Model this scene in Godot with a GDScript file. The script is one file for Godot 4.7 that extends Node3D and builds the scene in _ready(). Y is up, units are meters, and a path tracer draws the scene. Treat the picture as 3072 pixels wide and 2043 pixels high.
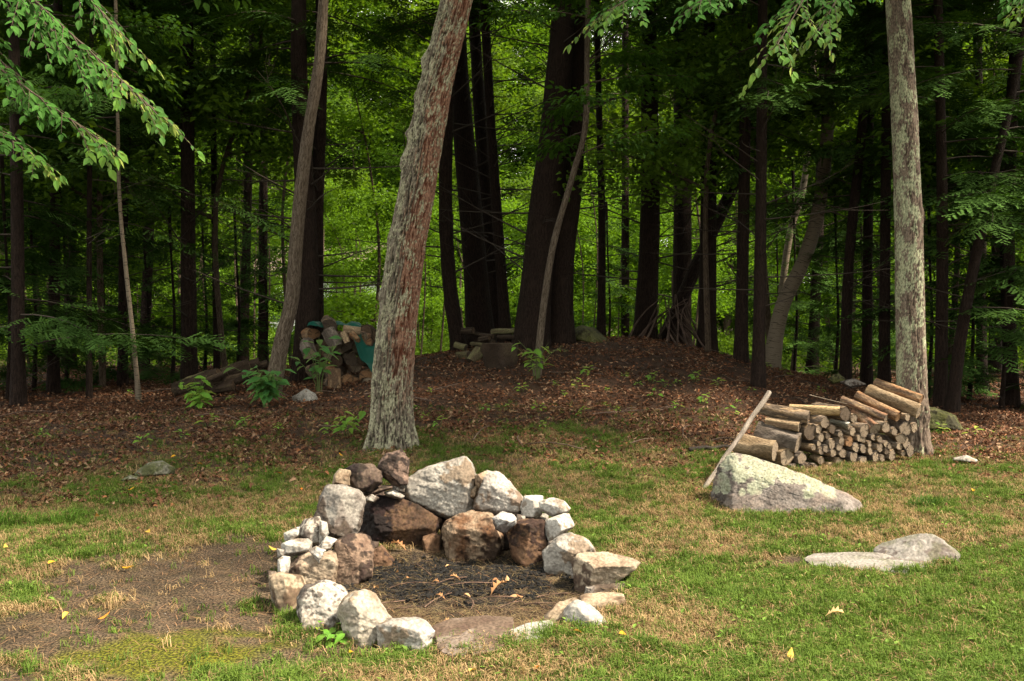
extends Node3D

const STONES = [
	["fire_ring_stone","largest pale grey slab leaning on top of the fire ring wall","stone","loose stones stacked into the fire ring",[-0.488,0.372,-7.08],[-0.178,0.069],[-0.614,-0.789,0.2,-0.381,-0.925,0.167,-0.147,-0.989,0.181,0.954,-0.298,0.227,0.997,-0.077,0.211,0.976,0.217,0.22,0.819,0.573,0.245,-0.259,0.966,0.169,-0.447,0.894,0.178,-0.868,0.496,0.258],0.16,0.14,"white",[[-0.25,0.3,0.9,0.15],[0.75,0.1,0.7,0.24],[-0.1,-0.25,1.0,0.14]],1.0,18.0,5,1.0],
	["fire_ring_stone","pale grey humped stone beside the largest slab on the ring wall","stone","loose stones stacked into the fire ring",[-0.092,0.327,-7.0],[-0.187,0.013],[-0.171,-0.985,0.122,0.832,-0.555,0.193,0.994,-0.11,0.169,0.735,0.678,0.123,0.217,0.976,0.155,-0.894,0.447,0.152,-0.957,0.29,0.143],0.13,0.12,"grey",[[0.2,0.5,0.85,0.13],[-0.2,-0.1,1.0,0.12]],1.0,18.0,5,1.0],
	["fire_ring_stone","small tan stone wedged between the two big pale slabs","stone","loose stones stacked into the fire ring",[-0.22,0.461,-6.98],[-0.169,0.032],[-0.997,-0.083,0.04,-0.316,-0.949,0.058,0.872,-0.49,0.029,0.874,0.486,0.063,-0.371,0.928,0.037],0.06,0.06,"tan",[],1.0,18.0,4,1.0],
	["fire_ring_stone","tiny tan stone tucked under the wedged tan stone","stone","loose stones stacked into the fire ring",[-0.267,0.367,-7.0],[-0.181,0.038],[-0.124,-0.992,0.047,0.968,-0.251,0.027,-0.036,0.999,0.042,-0.997,0.071,0.029],0.05,0.06,"tan",[],1.0,18.0,4,1.0],
	["fire_ring_stone","big soot-blackened brown slab at the back of the fire bed","stone","loose stones stacked into the fire ring",[-0.822,0.153,-7.0],[-0.209,0.117],[-0.968,-0.251,0.266,-0.472,-0.881,0.254,-0.18,-0.984,0.244,0.306,-0.952,0.231,0.767,-0.641,0.26,0.596,0.803,0.189,0.364,0.931,0.172,-0.073,0.997,0.178,-0.664,0.747,0.206],0.16,0.18,"soot",[[0.05,0.3,0.95,0.14],[0.1,-0.55,0.8,0.17],[-0.9,0.0,0.5,0.2]],1.0,24.0,5,1.0],
	["fire_ring_stone","wide boulder with pale top and scorched rusty face behind fire bed","stone","loose stones stacked into the fire ring",[-0.274,0.107,-6.82],[-0.222,0.04],[-0.985,-0.173,0.186,-0.303,-0.953,0.206,0.0,-1.0,0.208,0.853,-0.522,0.214,0.997,-0.083,0.197,0.924,0.383,0.169,0.108,0.994,0.146,-0.279,0.96,0.141,-0.555,0.832,0.163],0.17,0.17,"rust",[[-0.1,0.75,0.65,0.14],[0.0,-0.4,0.9,0.14],[0.2,0.25,0.95,0.165]],1.0,18.0,5,1.0],
	["fire_ring_stone","small grey stone with white cap wedged above the rusty boulders","stone","loose stones stacked into the fire ring",[-0.053,0.242,-6.58],[-0.211,0.008],[-0.949,-0.316,0.064,-0.514,-0.857,0.064,0.707,-0.707,0.056,0.992,-0.124,0.071,0.316,0.949,0.059,-0.504,0.864,0.06],0.07,0.07,"greycap",[[0.1,0.7,0.7,0.055],[-0.3,-0.3,0.9,0.055]],1.0,18.0,4,1.0],
	["fire_ring_stone","brown scorched upright boulder below the white blocks","stone","loose stones stacked into the fire ring",[0.114,0.114,-6.66],[-0.227,-0.017],[-0.97,-0.243,0.13,-0.79,-0.613,0.155,-0.103,-0.995,0.205,0.932,-0.362,0.145,0.999,-0.052,0.123,0.995,0.1,0.119,0.083,0.997,0.122,-0.333,0.943,0.127,-0.958,0.287,0.146],0.14,0.16,"rust2",[[-0.55,0.1,0.85,0.12],[0.5,-0.1,0.85,0.12]],1.0,18.0,5,1.0],
	["fire_ring_stone","chalky white block standing upright on the ring wall","stone","loose stones stacked into the fire ring",[0.14,0.289,-6.85],[-0.196,-0.02],[-0.974,-0.225,0.077,-0.275,-0.962,0.083,0.724,-0.69,0.077,0.999,-0.05,0.068,0.144,0.99,0.084,-0.252,0.968,0.08,-0.947,0.321,0.071],0.08,0.09,"chalk",[[-0.6,0.1,0.8,0.06],[0.7,0.1,0.7,0.065],[0.0,0.9,0.4,0.07]],0.4,40.0,4,1.0],
	["fire_ring_stone","chalky white block lying topmost of the two stacked white blocks","stone","loose stones stacked into the fire ring",[0.287,0.309,-6.75],[-0.196,-0.043],[-0.969,-0.247,0.088,-0.504,-0.864,0.061,0.208,-0.978,0.058,0.806,-0.591,0.087,0.781,0.625,0.075,0.316,0.949,0.057,-0.292,0.957,0.06],0.09,0.09,"chalk",[[0.05,0.85,0.5,0.05],[-0.4,-0.1,0.9,0.075]],0.4,40.0,4,1.0],
	["fire_ring_stone","chalky white block underneath the topmost white block","stone","loose stones stacked into the fire ring",[0.312,0.204,-6.62],[-0.215,-0.047],[-0.911,-0.412,0.096,0.53,-0.848,0.06,0.643,-0.766,0.06,0.927,0.376,0.1,-0.327,0.945,0.065,-0.983,0.183,0.081],0.09,0.1,"chalk",[[0.6,0.45,0.65,0.06],[-0.55,-0.1,0.8,0.06]],0.4,40.0,4,1.0],
	["fire_ring_stone","rounded grey and white stone below the chalky white blocks","stone","loose stones stacked into the fire ring",[0.361,0.094,-6.38],[-0.239,-0.056],[-0.986,-0.169,0.151,-0.508,-0.862,0.174,-0.223,-0.975,0.177,0.866,-0.499,0.128,0.88,0.474,0.141,0.298,0.954,0.113,-0.208,0.978,0.102,-0.719,0.695,0.106],0.14,0.15,"white",[[0.1,0.6,0.8,0.12],[-0.4,-0.35,0.85,0.13]],1.0,18.0,5,1.0],
	["fire_ring_stone","little grey chip behind the rounded grey and white stone","stone","loose stones stacked into the fire ring",[0.508,0.094,-6.4],[-0.238,-0.079],[-0.975,-0.222,0.035,0.112,-0.994,0.019,0.89,0.455,0.027,-0.528,0.849,0.02],0.05,0.06,"grey",[],1.0,18.0,4,1.0],
	["fire_ring_stone","long cream slab with dark broken end on the fire ring","stone","loose stones stacked into the fire ring",[0.542,0.1,-6.0],[-0.252,-0.09],[-0.996,-0.091,0.158,-0.818,-0.576,0.202,0.277,-0.961,0.171,0.576,-0.818,0.119,0.684,-0.73,0.138,0.569,0.823,0.158,-0.007,1.0,0.077,-0.91,0.414,0.154],0.15,0.16,"slabtan",[[-0.75,-0.15,0.6,0.12],[0.1,0.92,0.36,0.04],[0.3,-0.5,0.8,0.1]],1.0,28.0,5,0.3],
	["fire_ring_stone","flat grey-brown slab under the long cream slab","stone","loose stones stacked into the fire ring",[0.62,-0.015,-6.0],[-0.269,-0.103],[-0.997,-0.076,0.142,0.0,-1.0,0.137,0.098,-0.995,0.142,0.998,-0.07,0.166,0.88,0.474,0.116,0.793,0.61,0.107,-0.121,0.993,0.068,-0.985,0.172,0.143],0.15,0.16,"flat",[[0.05,0.93,0.36,0.03],[0.0,0.1,1.0,0.13]],1.0,28.0,4,0.25],
	["fire_ring_stone","tan block beside the flat grey-brown slab","stone","loose stones stacked into the fire ring",[0.521,0.028,-5.52],[-0.285,-0.094],[-0.957,-0.29,0.127,-0.25,-0.968,0.113,-0.184,-0.983,0.112,0.774,-0.634,0.134,0.999,-0.046,0.108,0.964,0.267,0.1,-0.059,0.998,0.042,-0.23,0.973,0.053],0.1,0.12,"tan",[[0.0,0.92,0.38,0.03],[0.1,0.1,1.0,0.1]],1.0,18.0,4,0.3],
	["fire_ring_stone","low tan wedge stone behind the humped white stone","stone","loose stones stacked into the fire ring",[0.266,0.033,-5.3],[-0.296,-0.05],[-0.999,-0.039,0.091,-0.96,-0.279,0.11,0.0,-1.0,0.13,0.884,-0.468,0.072,0.541,0.841,0.093,-0.268,0.964,0.047,-0.675,0.738,0.043],0.09,0.1,"tan",[[-0.2,0.8,0.6,0.05]],1.0,18.0,4,0.4],
	["fire_ring_stone","humped white stone at the open front of the ring","stone","loose stones stacked into the fire ring",[0.381,0.038,-5.2],[-0.3,-0.073],[-0.993,-0.117,0.099,-0.295,-0.955,0.125,0.028,-1.0,0.133,0.978,-0.211,0.13,0.999,-0.05,0.118,0.634,0.773,0.059,0.196,0.981,0.07,-0.625,0.781,0.091],0.1,0.12,"white",[[0.35,0.75,0.5,0.06],[-0.5,0.1,0.8,0.09]],1.0,18.0,4,1.0],
	["fire_ring_stone","flat tan stone sunk in grass beside the humped white stone","stone","loose stones stacked into the fire ring",[0.265,0.003,-5.08],[-0.313,-0.052],[-0.998,-0.065,0.098,0.073,-0.997,0.083,0.973,-0.233,0.101,0.16,0.987,0.043,-0.161,0.987,0.037],0.2,0.22,"tan",[[0.0,0.945,0.326,0.0],[0.05,0.93,0.36,0.01]],1.0,18.0,4,0.15],
	["fire_ring_stone","jagged cream stone next to the flat brown hearth slab","stone","loose stones stacked into the fire ring",[0.095,0.028,-5.0],[-0.314,-0.019],[-0.929,-0.37,0.095,0.025,-1.0,0.096,0.896,-0.444,0.079,0.96,0.28,0.109,-0.152,0.988,0.038,-0.396,0.918,0.039],0.16,0.2,"white",[[0.0,0.92,0.38,0.012],[0.3,0.4,0.8,0.09]],1.0,18.0,4,0.2],
	["fire_ring_stone","wide flat brown hearth slab lying at the open front","stone","loose stones stacked into the fire ring",[-0.198,0.024,-5.02],[-0.313,0.039],[-0.903,-0.43,0.179,-0.594,-0.804,0.165,-0.032,-0.999,0.131,0.348,-0.937,0.125,0.993,-0.117,0.196,0.993,0.121,0.193,0.093,0.996,0.075,-0.113,0.994,0.069,-0.392,0.92,0.093],0.3,0.34,"slab",[[0.02,0.945,0.326,0.01],[-0.02,0.94,0.335,0.012]],1.0,26.0,5,0.12],
	["fire_ring_stone","white stone with scooped front beside the hearth slab","stone","loose stones stacked into the fire ring",[-0.53,0.048,-4.92],[-0.313,0.107],[-1.0,-0.024,0.135,-0.998,-0.057,0.136,-0.238,-0.971,0.138,0.437,-0.899,0.156,0.961,-0.277,0.131,0.668,0.744,0.089,0.033,0.999,0.059,-0.356,0.935,0.078],0.13,0.15,"white",[[0.1,0.85,0.5,0.07],[-0.35,-0.2,0.9,0.1]],1.0,18.0,5,1.0],
	["fire_ring_stone","tall pale stone behind the bright green weed","stone","loose stones stacked into the fire ring",[-0.762,0.092,-5.03],[-0.297,0.15],[-0.95,-0.313,0.106,0.062,-0.998,0.198,0.883,-0.47,0.126,0.826,0.564,0.106,0.447,0.894,0.112,-0.287,0.958,0.122,-0.948,0.319,0.117],0.14,0.16,"pale",[[0.35,0.45,0.8,0.11],[-0.55,-0.1,0.8,0.12],[0.2,-0.2,0.95,0.13]],1.0,18.0,5,1.0],
	["fire_ring_stone","speckled white boulder with dark pits on the fire ring","stone","loose stones stacked into the fire ring",[-1.017,0.086,-5.25],[-0.284,0.191],[-0.995,-0.098,0.114,-0.937,-0.35,0.139,0.057,-0.998,0.188,0.5,-0.866,0.164,0.973,-0.231,0.119,0.915,0.403,0.133,0.423,0.906,0.118,-0.196,0.981,0.109,-0.769,0.639,0.116],0.15,0.16,"speck",[[0.3,0.5,0.8,0.14],[-0.2,0.0,1.0,0.15]],1.0,12.0,5,1.0],
	["fire_ring_stone","tan earth-stained stone on the outer side beside bare soil","stone","loose stones stacked into the fire ring",[-1.256,0.088,-5.53],[-0.269,0.223],[-0.972,-0.233,0.077,0.404,-0.915,0.16,0.809,-0.588,0.12,0.969,-0.245,0.087,0.935,0.353,0.097,0.196,0.981,0.079,-0.159,0.987,0.094],0.13,0.15,"tan",[[-0.5,0.1,0.85,0.1],[0.3,0.3,0.9,0.1]],1.0,18.0,4,1.0],
	["fire_ring_stone","thin upright slab against the earth-stained tan stone","stone","loose stones stacked into the fire ring",[-1.349,0.09,-5.6],[-0.264,0.236],[-0.993,-0.118,0.024,-0.932,-0.362,0.051,1.0,-0.012,0.029,0.998,0.067,0.018,0.141,0.99,0.079],0.06,0.08,"flat",[],1.0,18.0,4,1.0],
	["fire_ring_stone","small chalky white upright chip above the tan stone","stone","loose stones stacked into the fire ring",[-1.348,0.142,-5.85],[-0.246,0.227],[-0.26,-0.966,0.049,0.962,-0.275,0.033,0.997,-0.083,0.032,0.16,0.987,0.051,-0.549,0.836,0.044,-1.0,-0.0,0.034],0.06,0.07,"chalk",[],0.5,34.0,4,1.0],
	["fire_ring_stone","broad cream boulder below the white splintered blocks","stone","loose stones stacked into the fire ring",[-1.203,0.075,-6.05],[-0.25,0.196],[-0.943,-0.334,0.151,-0.51,-0.86,0.165,0.126,-0.992,0.165,0.97,-0.242,0.129,0.994,0.108,0.129,0.089,0.996,0.096,-0.237,0.971,0.093,-0.746,0.666,0.116],0.15,0.16,"slabtan",[[-0.2,0.65,0.75,0.12],[0.1,-0.3,0.95,0.12]],1.0,18.0,5,1.0],
	["fire_ring_stone","brown flat-faced slab scorched dark beside the fire bed","stone","loose stones stacked into the fire ring",[-0.986,0.125,-6.12],[-0.241,0.16],[-0.999,-0.047,0.118,0.119,-0.993,0.219,0.566,-0.824,0.16,0.996,-0.088,0.117,0.915,0.405,0.141,-0.017,1.0,0.123,-0.437,0.899,0.122,-0.999,0.034,0.105],0.1,0.14,"scorch",[[0.35,0.2,0.9,0.08]],1.0,26.0,5,1.0],
	["fire_ring_stone","small rusty stone at the foot of the scorched slab","stone","loose stones stacked into the fire ring",[-0.868,0.02,-6.56],[-0.241,0.132],[-0.999,-0.037,0.062,-0.103,-0.995,0.114,0.561,-0.828,0.121,0.999,-0.035,0.082,0.768,0.64,0.048,-0.442,0.897,0.055],0.07,0.08,"rust2",[],1.0,18.0,4,1.0],
	["fire_ring_stone","chalky white cube perched on the outer wall","stone","loose stones stacked into the fire ring",[-1.376,0.24,-6.22],[-0.218,0.218],[-0.987,-0.161,0.052,-0.316,-0.949,0.047,0.674,-0.738,0.035,0.999,-0.036,0.047,-0.381,0.924,0.031],0.07,0.08,"chalk",[[0.0,0.85,0.5,0.035],[-0.3,0.0,0.9,0.055]],0.4,40.0,4,1.0],
	["fire_ring_stone","chalky white flat block under the white cube","stone","loose stones stacked into the fire ring",[-1.326,0.191,-6.1],[-0.23,0.214],[-0.998,-0.068,0.087,0.049,-0.999,0.048,0.581,-0.814,0.063,0.997,0.078,0.087,-0.023,1.0,0.05,-0.309,0.951,0.05],0.09,0.1,"chalk",[[0.1,0.9,0.4,0.035],[-0.2,-0.1,1.0,0.075]],0.5,36.0,4,1.0],
	["fire_ring_stone","speckled white stone between white cube and tall grey stone","stone","loose stones stacked into the fire ring",[-1.271,0.252,-6.28],[-0.215,0.2],[-0.486,-0.874,0.072,0.232,-0.973,0.085,0.989,-0.145,0.062,0.983,0.182,0.066,-0.157,0.988,0.074,-0.777,0.63,0.072,-1.0,0.03,0.07],0.09,0.1,"speck",[],1.0,18.0,4,1.0],
	["fire_ring_stone","upright white splinter against the tall grey stone","stone","loose stones stacked into the fire ring",[-1.183,0.262,-6.2],[-0.217,0.189],[-0.204,-0.979,0.068,0.87,-0.493,0.034,0.987,0.159,0.03,0.351,0.936,0.057,-0.999,0.032,0.023],0.04,0.05,"chalk",[],0.5,40.0,4,1.0],
	["fire_ring_stone","white shard with curved edge above the cream boulder","stone","loose stones stacked into the fire ring",[-1.143,0.204,-6.12],[-0.228,0.185],[0.243,-0.97,0.035,0.793,-0.61,0.033,0.374,0.927,0.043,-0.842,0.539,0.032,-0.974,0.227,0.038],0.06,0.06,"chalk",[[0.1,0.8,0.6,0.03]],1.0,36.0,4,1.0],
	["fire_ring_stone","pointed white shard hanging over the cream boulder","stone","loose stones stacked into the fire ring",[-1.17,0.187,-5.95],[-0.237,0.194],[-0.784,-0.621,0.029,0.874,-0.487,0.034,0.419,0.908,0.034,-0.447,0.894,0.038],0.04,0.05,"chalk",[],1.0,36.0,4,1.0],
	["fire_ring_stone","tall grey stone with ragged shoulder standing in the ring wall","stone","loose stones stacked into the fire ring",[-1.138,0.319,-6.55],[-0.198,0.172],[-0.803,-0.596,0.157,-0.608,-0.794,0.162,0.13,-0.992,0.171,0.967,-0.254,0.139,0.835,0.551,0.172,0.365,0.931,0.16,0.022,1.0,0.168,-0.953,0.304,0.138],0.16,0.17,"greyd",[[-0.5,0.2,0.8,0.13],[0.5,-0.05,0.85,0.12],[-0.1,0.75,0.6,0.17]],1.0,18.0,5,1.0],
	["fire_ring_stone","rounded dark brown stone on the ring wall beside a tan stub","stone","loose stones stacked into the fire ring",[-1.026,0.497,-6.85],[-0.165,0.149],[-0.983,-0.182,0.107,-0.819,-0.574,0.099,-0.075,-0.997,0.092,0.533,-0.846,0.099,0.988,0.155,0.113,0.58,0.815,0.096,0.055,0.998,0.087,-0.5,0.866,0.107],0.12,0.13,"charred",[[0.1,0.6,0.75,0.1]],1.0,12.0,4,1.0],
	["fire_ring_stone","small tan stub stone on top of the tall grey stone","stone","loose stones stacked into the fire ring",[-1.154,0.509,-6.72],[-0.166,0.17],[-0.294,-0.956,0.058,0.356,-0.934,0.056,0.992,-0.129,0.052,0.19,0.982,0.057,-0.672,0.741,0.054,-0.986,0.164,0.054],0.07,0.08,"tan",[],1.0,14.0,4,1.0],
	["fire_ring_stone","dark brown lump topmost of the ring wall","stone","loose stones stacked into the fire ring",[-0.826,0.527,-7.02],[-0.158,0.117],[-0.886,-0.464,0.097,-0.669,-0.743,0.095,0.357,-0.934,0.124,1.0,-0.03,0.088,0.852,0.524,0.107,-0.186,0.983,0.109,-0.784,0.62,0.107],0.12,0.13,"charred2",[[-0.45,0.3,0.85,0.1],[0.4,0.1,0.9,0.1]],1.0,18.0,5,1.0],
	["fire_ring_stone","thin dark slab under the rounded dark stone","stone","loose stones stacked into the fire ring",[-0.939,0.392,-6.92],[-0.178,0.135],[-0.279,-0.96,0.051,0.304,-0.953,0.021,0.707,-0.707,0.056,0.027,1.0,0.033,-0.357,0.934,0.023],0.09,0.1,"charred",[],1.0,18.0,4,1.0],
	["fire_ring_stone","small dark grey stone under the thin dark slab","stone","loose stones stacked into the fire ring",[-0.963,0.355,-6.8],[-0.186,0.141],[-0.974,-0.225,0.039,-0.135,-0.991,0.026,0.756,-0.655,0.031,0.518,0.856,0.03,-0.484,0.875,0.027],0.06,0.07,"greyd",[],1.0,18.0,4,1.0],
	["fire_ring_stone","flat grey stone under the edge of the largest slab","stone","loose stones stacked into the fire ring",[-0.824,0.355,-6.95],[-0.183,0.118],[-0.677,-0.736,0.041,-0.259,-0.966,0.023,0.656,-0.755,0.058,0.514,0.857,0.028,-0.211,0.978,0.034],0.08,0.1,"grey",[],1.0,18.0,4,1.0],
	["fire_ring_stone","small rusty stone filling the gap behind the fire bed","stone","loose stones stacked into the fire ring",[-0.546,0.03,-6.88],[-0.231,0.079],[-0.994,-0.106,0.071,-0.748,-0.664,0.107,0.069,-0.998,0.131,1.0,-0.026,0.063,1.0,0.022,0.06,0.152,0.988,0.061,-0.321,0.947,0.06],0.08,0.1,"rust2",[],1.0,18.0,4,1.0],
	["fire_ring_stone","dark stone behind the soot-blackened slab seen in the gap","stone","loose stones stacked into the fire ring",[-1.025,0.223,-7.25],[-0.192,0.14],[-0.97,-0.243,0.101,0.243,-0.97,0.099,0.966,0.258,0.103,-0.184,0.983,0.099],0.1,0.12,"charred",[],1.0,18.0,4,1.0],
	["fire_ring_stone","dark stone under the largest slab seen in the gap","stone","loose stones stacked into the fire ring",[-0.421,0.108,-7.2],[-0.211,0.058],[-0.956,-0.294,0.103,0.229,-0.973,0.074,0.958,0.287,0.113,-0.055,0.998,0.072],0.1,0.12,"charred",[],1.0,18.0,4,1.0],
	["fire_ring_stone","dark stone between the two rusty boulders seen in the gap","stone","loose stones stacked into the fire ring",[-0.027,0.055,-6.95],[-0.226,0.004],[0.083,-0.997,0.086,1.0,-0.0,0.069,-0.316,0.949,0.082,-1.0,-0.0,0.074],0.1,0.12,"charred",[],1.0,18.0,4,1.0],
	["fire_ring_stone","dark grey stone under the humped grey stone seen in the gap","stone","loose stones stacked into the fire ring",[-0.218,0.144,-7.2],[-0.206,0.03],[-0.164,-0.986,0.069,0.984,-0.179,0.078,0.152,0.988,0.068,-0.996,0.091,0.078],0.1,0.12,"greyd",[],1.0,18.0,4,1.0],
	["fire_ring_stone","dark grey stone under the upright chalky block","stone","loose stones stacked into the fire ring",[0.158,0.182,-6.9],[-0.21,-0.023],[-0.976,-0.217,0.079,0.0,-1.0,0.053,0.97,-0.243,0.083,0.062,0.998,0.048],0.1,0.1,"greyd",[],1.0,18.0,4,1.0],
	["fire_ring_stone","dark stone under the tall grey stone","stone","loose stones stacked into the fire ring",[-1.099,0.12,-6.5],[-0.228,0.168],[-0.995,-0.1,0.071,0.0,-1.0,0.059,1.0,-0.0,0.069,-0.077,0.997,0.058],0.12,0.12,"charred",[],1.0,18.0,4,1.0],
	["fire_ring_stone","grey stone under the speckled white stone","stone","loose stones stacked into the fire ring",[-1.272,0.116,-6.35],[-0.233,0.198],[-0.992,-0.124,0.077,-0.071,-0.997,0.046,0.994,0.11,0.074,0.0,1.0,0.046],0.1,0.1,"greyd",[],1.0,18.0,4,1.0],
	["fire_ring_stone","small filler stone wedged between larger fire ring stones","stone","loose stones stacked into the fire ring",[0.53,-0.012,-5.42],[-0.296,-0.097],[-0.945,-0.326,0.039,0.143,-0.99,0.023,0.962,0.275,0.046,0.1,0.995,0.021],0.06,0.08,"tan",[],1.0,18.0,4,1.0],
	["fire_ring_stone","small filler stone wedged between larger fire ring stones","stone","loose stones stacked into the fire ring",[0.395,0.02,-6.12],[-0.26,-0.064],[-0.984,-0.179,0.027,-0.1,-0.995,0.033,0.99,0.141,0.025,-0.196,0.981,0.033],0.06,0.08,"grey",[],1.0,18.0,4,1.0],
	["fire_ring_stone","small filler stone wedged between larger fire ring stones","stone","loose stones stacked into the fire ring",[0.272,0.101,-6.5],[-0.234,-0.042],[0.164,-0.986,0.035,0.99,0.141,0.031,-0.371,0.928,0.036,-1.0,-0.0,0.032],0.06,0.08,"greyd",[],1.0,18.0,4,1.0],
	["fire_ring_stone","small filler stone wedged between larger fire ring stones","stone","loose stones stacked into the fire ring",[0.059,0.217,-6.75],[-0.209,-0.009],[-0.196,-0.981,0.031,1.0,-0.0,0.028,0.217,0.976,0.032,-0.996,0.091,0.028],0.06,0.08,"greyd",[],1.0,18.0,4,1.0],
	["fire_ring_stone","small filler stone wedged between larger fire ring stones","stone","loose stones stacked into the fire ring",[-1.392,0.185,-5.95],[-0.235,0.23],[-0.995,-0.104,0.018,-0.423,-0.906,0.024,0.995,-0.096,0.018,0.243,0.97,0.024],0.06,0.08,"greyd",[],1.0,18.0,4,1.0],
	["fire_ring_stone","small filler stone wedged between larger fire ring stones","stone","loose stones stacked into the fire ring",[-1.111,0.132,-6.2],[-0.237,0.177],[-0.866,-0.5,0.031,0.464,-0.886,0.033,0.981,0.196,0.03,-0.447,0.894,0.03],0.06,0.08,"grey",[],1.0,18.0,4,1.0],
	["fire_ring_stone","small filler stone wedged between larger fire ring stones","stone","loose stones stacked into the fire ring",[-0.793,0.392,-7.0],[-0.177,0.113],[-0.959,-0.282,0.044,-0.096,-0.995,0.026,0.987,-0.158,0.039,-0.124,0.992,0.024],0.06,0.08,"greyd",[],1.0,18.0,4,1.0],
	["fire_ring_stone","small filler stone wedged between larger fire ring stones","stone","loose stones stacked into the fire ring",[0.171,0.014,-5.12],[-0.309,-0.033],[-0.976,-0.217,0.021,0.217,-0.976,0.02,0.994,0.11,0.021,-0.196,0.981,0.02],0.06,0.08,"tan",[],1.0,18.0,4,1.0],
	["fire_ring_stone","small filler stone wedged between larger fire ring stones","stone","loose stones stacked into the fire ring",[0.457,0.005,-5.8],[-0.275,-0.079],[-0.1,-0.995,0.023,0.995,-0.1,0.024,-0.1,0.995,0.022,-0.992,0.124,0.026],0.06,0.08,"greyd",[],1.0,18.0,4,1.0],
	["fire_ring_stone","small filler stone wedged between larger fire ring stones","stone","loose stones stacked into the fire ring",[-1.027,0.122,-6.6],[-0.225,0.154],[-0.986,-0.164,0.026,0.243,-0.97,0.035,1.0,-0.0,0.026,-0.196,0.981,0.033],0.06,0.08,"charred",[],1.0,18.0,4,1.0],
	["fire_ring_stone","small filler stone wedged between larger fire ring stones","stone","loose stones stacked into the fire ring",[-0.937,0.041,-6.75],[-0.232,0.138],[-0.995,-0.1,0.026,0.0,-1.0,0.03,0.995,-0.1,0.026,0.0,1.0,0.028],0.06,0.08,"charred",[],1.0,18.0,4,1.0],
	["boulder","grey boulder with round pale lichen patches in front of the woodpile","boulder","",[2.171,0.165,-8.25],[-0.172,-0.257],[-0.992,-0.129,0.521,-0.947,-0.321,0.53,-0.088,-0.996,0.307,0.034,-0.999,0.326,0.626,-0.78,0.607,0.985,-0.171,0.706,0.809,0.588,0.495,0.398,0.918,0.205,0.379,0.925,0.196,0.256,0.967,0.219,-0.071,0.997,0.318,-0.707,0.707,0.451,-0.932,0.362,0.467],0.28,0.3,"lichen",[[0.0,0.35,0.93,0.16],[0.12,0.75,0.62,0.14],[-0.8,0.2,0.5,0.36]],0.8,9.0,6,1.0],
	["half_buried_rock","pale humped rock half buried in the lawn","rock","",[2.693,0.029,-6.6],[-0.224,-0.387],[-0.994,-0.11,0.237,-0.04,-0.999,0.11,0.179,-0.984,0.1,0.874,-0.486,0.222,0.707,0.707,0.187,0.485,0.875,0.155,-0.022,1.0,0.122,-0.243,0.97,0.113,-0.362,0.932,0.117,-0.774,0.633,0.187],0.2,0.25,"lawnrock",[[0.1,0.6,0.75,0.09],[-0.3,0.7,0.6,0.09]],0.6,10.0,5,1.0],
	["half_buried_rock","long low rock tongue flush with the lawn beside humped rock","rock","",[2.454,0.012,-6.5],[-0.231,-0.361],[-0.971,-0.237,0.477,-0.566,-0.824,0.325,-0.034,-0.999,0.114,0.039,-0.999,0.099,0.07,-0.998,0.101,0.957,-0.29,0.413,0.0,1.0,0.044,-0.033,0.999,0.041,-0.124,0.992,0.054,-0.133,0.991,0.056],0.24,0.28,"lawnrock",[[0.0,0.965,0.26,0.008],[0.03,0.96,0.28,0.012]],0.5,10.0,5,0.12],
	["half_buried_rock","mossy grey rock poking out of shaded lawn beside an orange leaf","rock","",[-3.358,0.14,-9.35],[-0.151,0.345],[-0.625,-0.781,0.129,0.077,-0.997,0.061,0.933,-0.359,0.156,0.581,0.814,0.1,-0.11,0.994,0.078,-0.608,0.794,0.092],0.12,0.2,"moss",[],1.0,12.0,4,1.0],
	["half_buried_rock","low mossy stone in the grass below the mossy grey rock","rock","",[-3.502,0.097,-9.1],[-0.158,0.367],[-0.958,-0.287,0.069,0.067,-0.998,0.03,0.894,-0.447,0.063,0.33,0.944,0.039,-0.447,0.894,0.038],0.1,0.15,"moss",[],1.0,12.0,4,1.0],
	["pale_rock","pale rock on leaf litter beside the broad-leaved shrub","rock","",[-2.914,0.412,-14.0],[-0.086,0.205],[-0.976,-0.217,0.153,-0.057,-0.998,0.092,0.625,-0.781,0.122,0.923,0.385,0.146,0.514,0.857,0.114,-0.483,0.876,0.102],0.15,0.15,"white",[[-0.2,0.6,0.75,0.12]],1.0,18.0,4,1.0],
	["mossy_boulder","smooth mossy boulder on the mound beside the twin trunks","boulder","",[1.44,1.098,-18.4],[-0.03,-0.078],[-0.997,-0.08,0.392,-0.316,-0.949,0.179,-0.196,-0.981,0.165,0.41,-0.912,0.352,0.669,0.743,0.21,0.669,0.743,0.21,0.196,0.981,0.212,-0.376,0.926,0.284],0.5,0.5,"mossy",[],0.6,9.0,5,1.0],
	["mossy_boulder","mossy boulder with dark hollow behind the lichen-covered trunk","boulder","",[5.349,0.232,-12.6],[-0.103,-0.401],[-0.196,-0.981,0.155,0.122,-0.993,0.157,0.829,0.56,0.234,0.351,0.936,0.162,-0.1,0.995,0.172,-1.0,-0.0,0.275],0.35,0.4,"mossy",[],0.8,10.0,5,1.0],
	["pale_rock","small white stone in grass past the lichen-covered trunk","rock","",[4.705,0.097,-10.3],[-0.136,-0.428],[-0.768,-0.64,0.094,-0.05,-0.999,0.03,0.707,-0.707,0.081,0.399,0.917,0.048,-0.316,0.949,0.041],0.1,0.1,"white",[],1.0,18.0,4,1.0],
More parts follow.
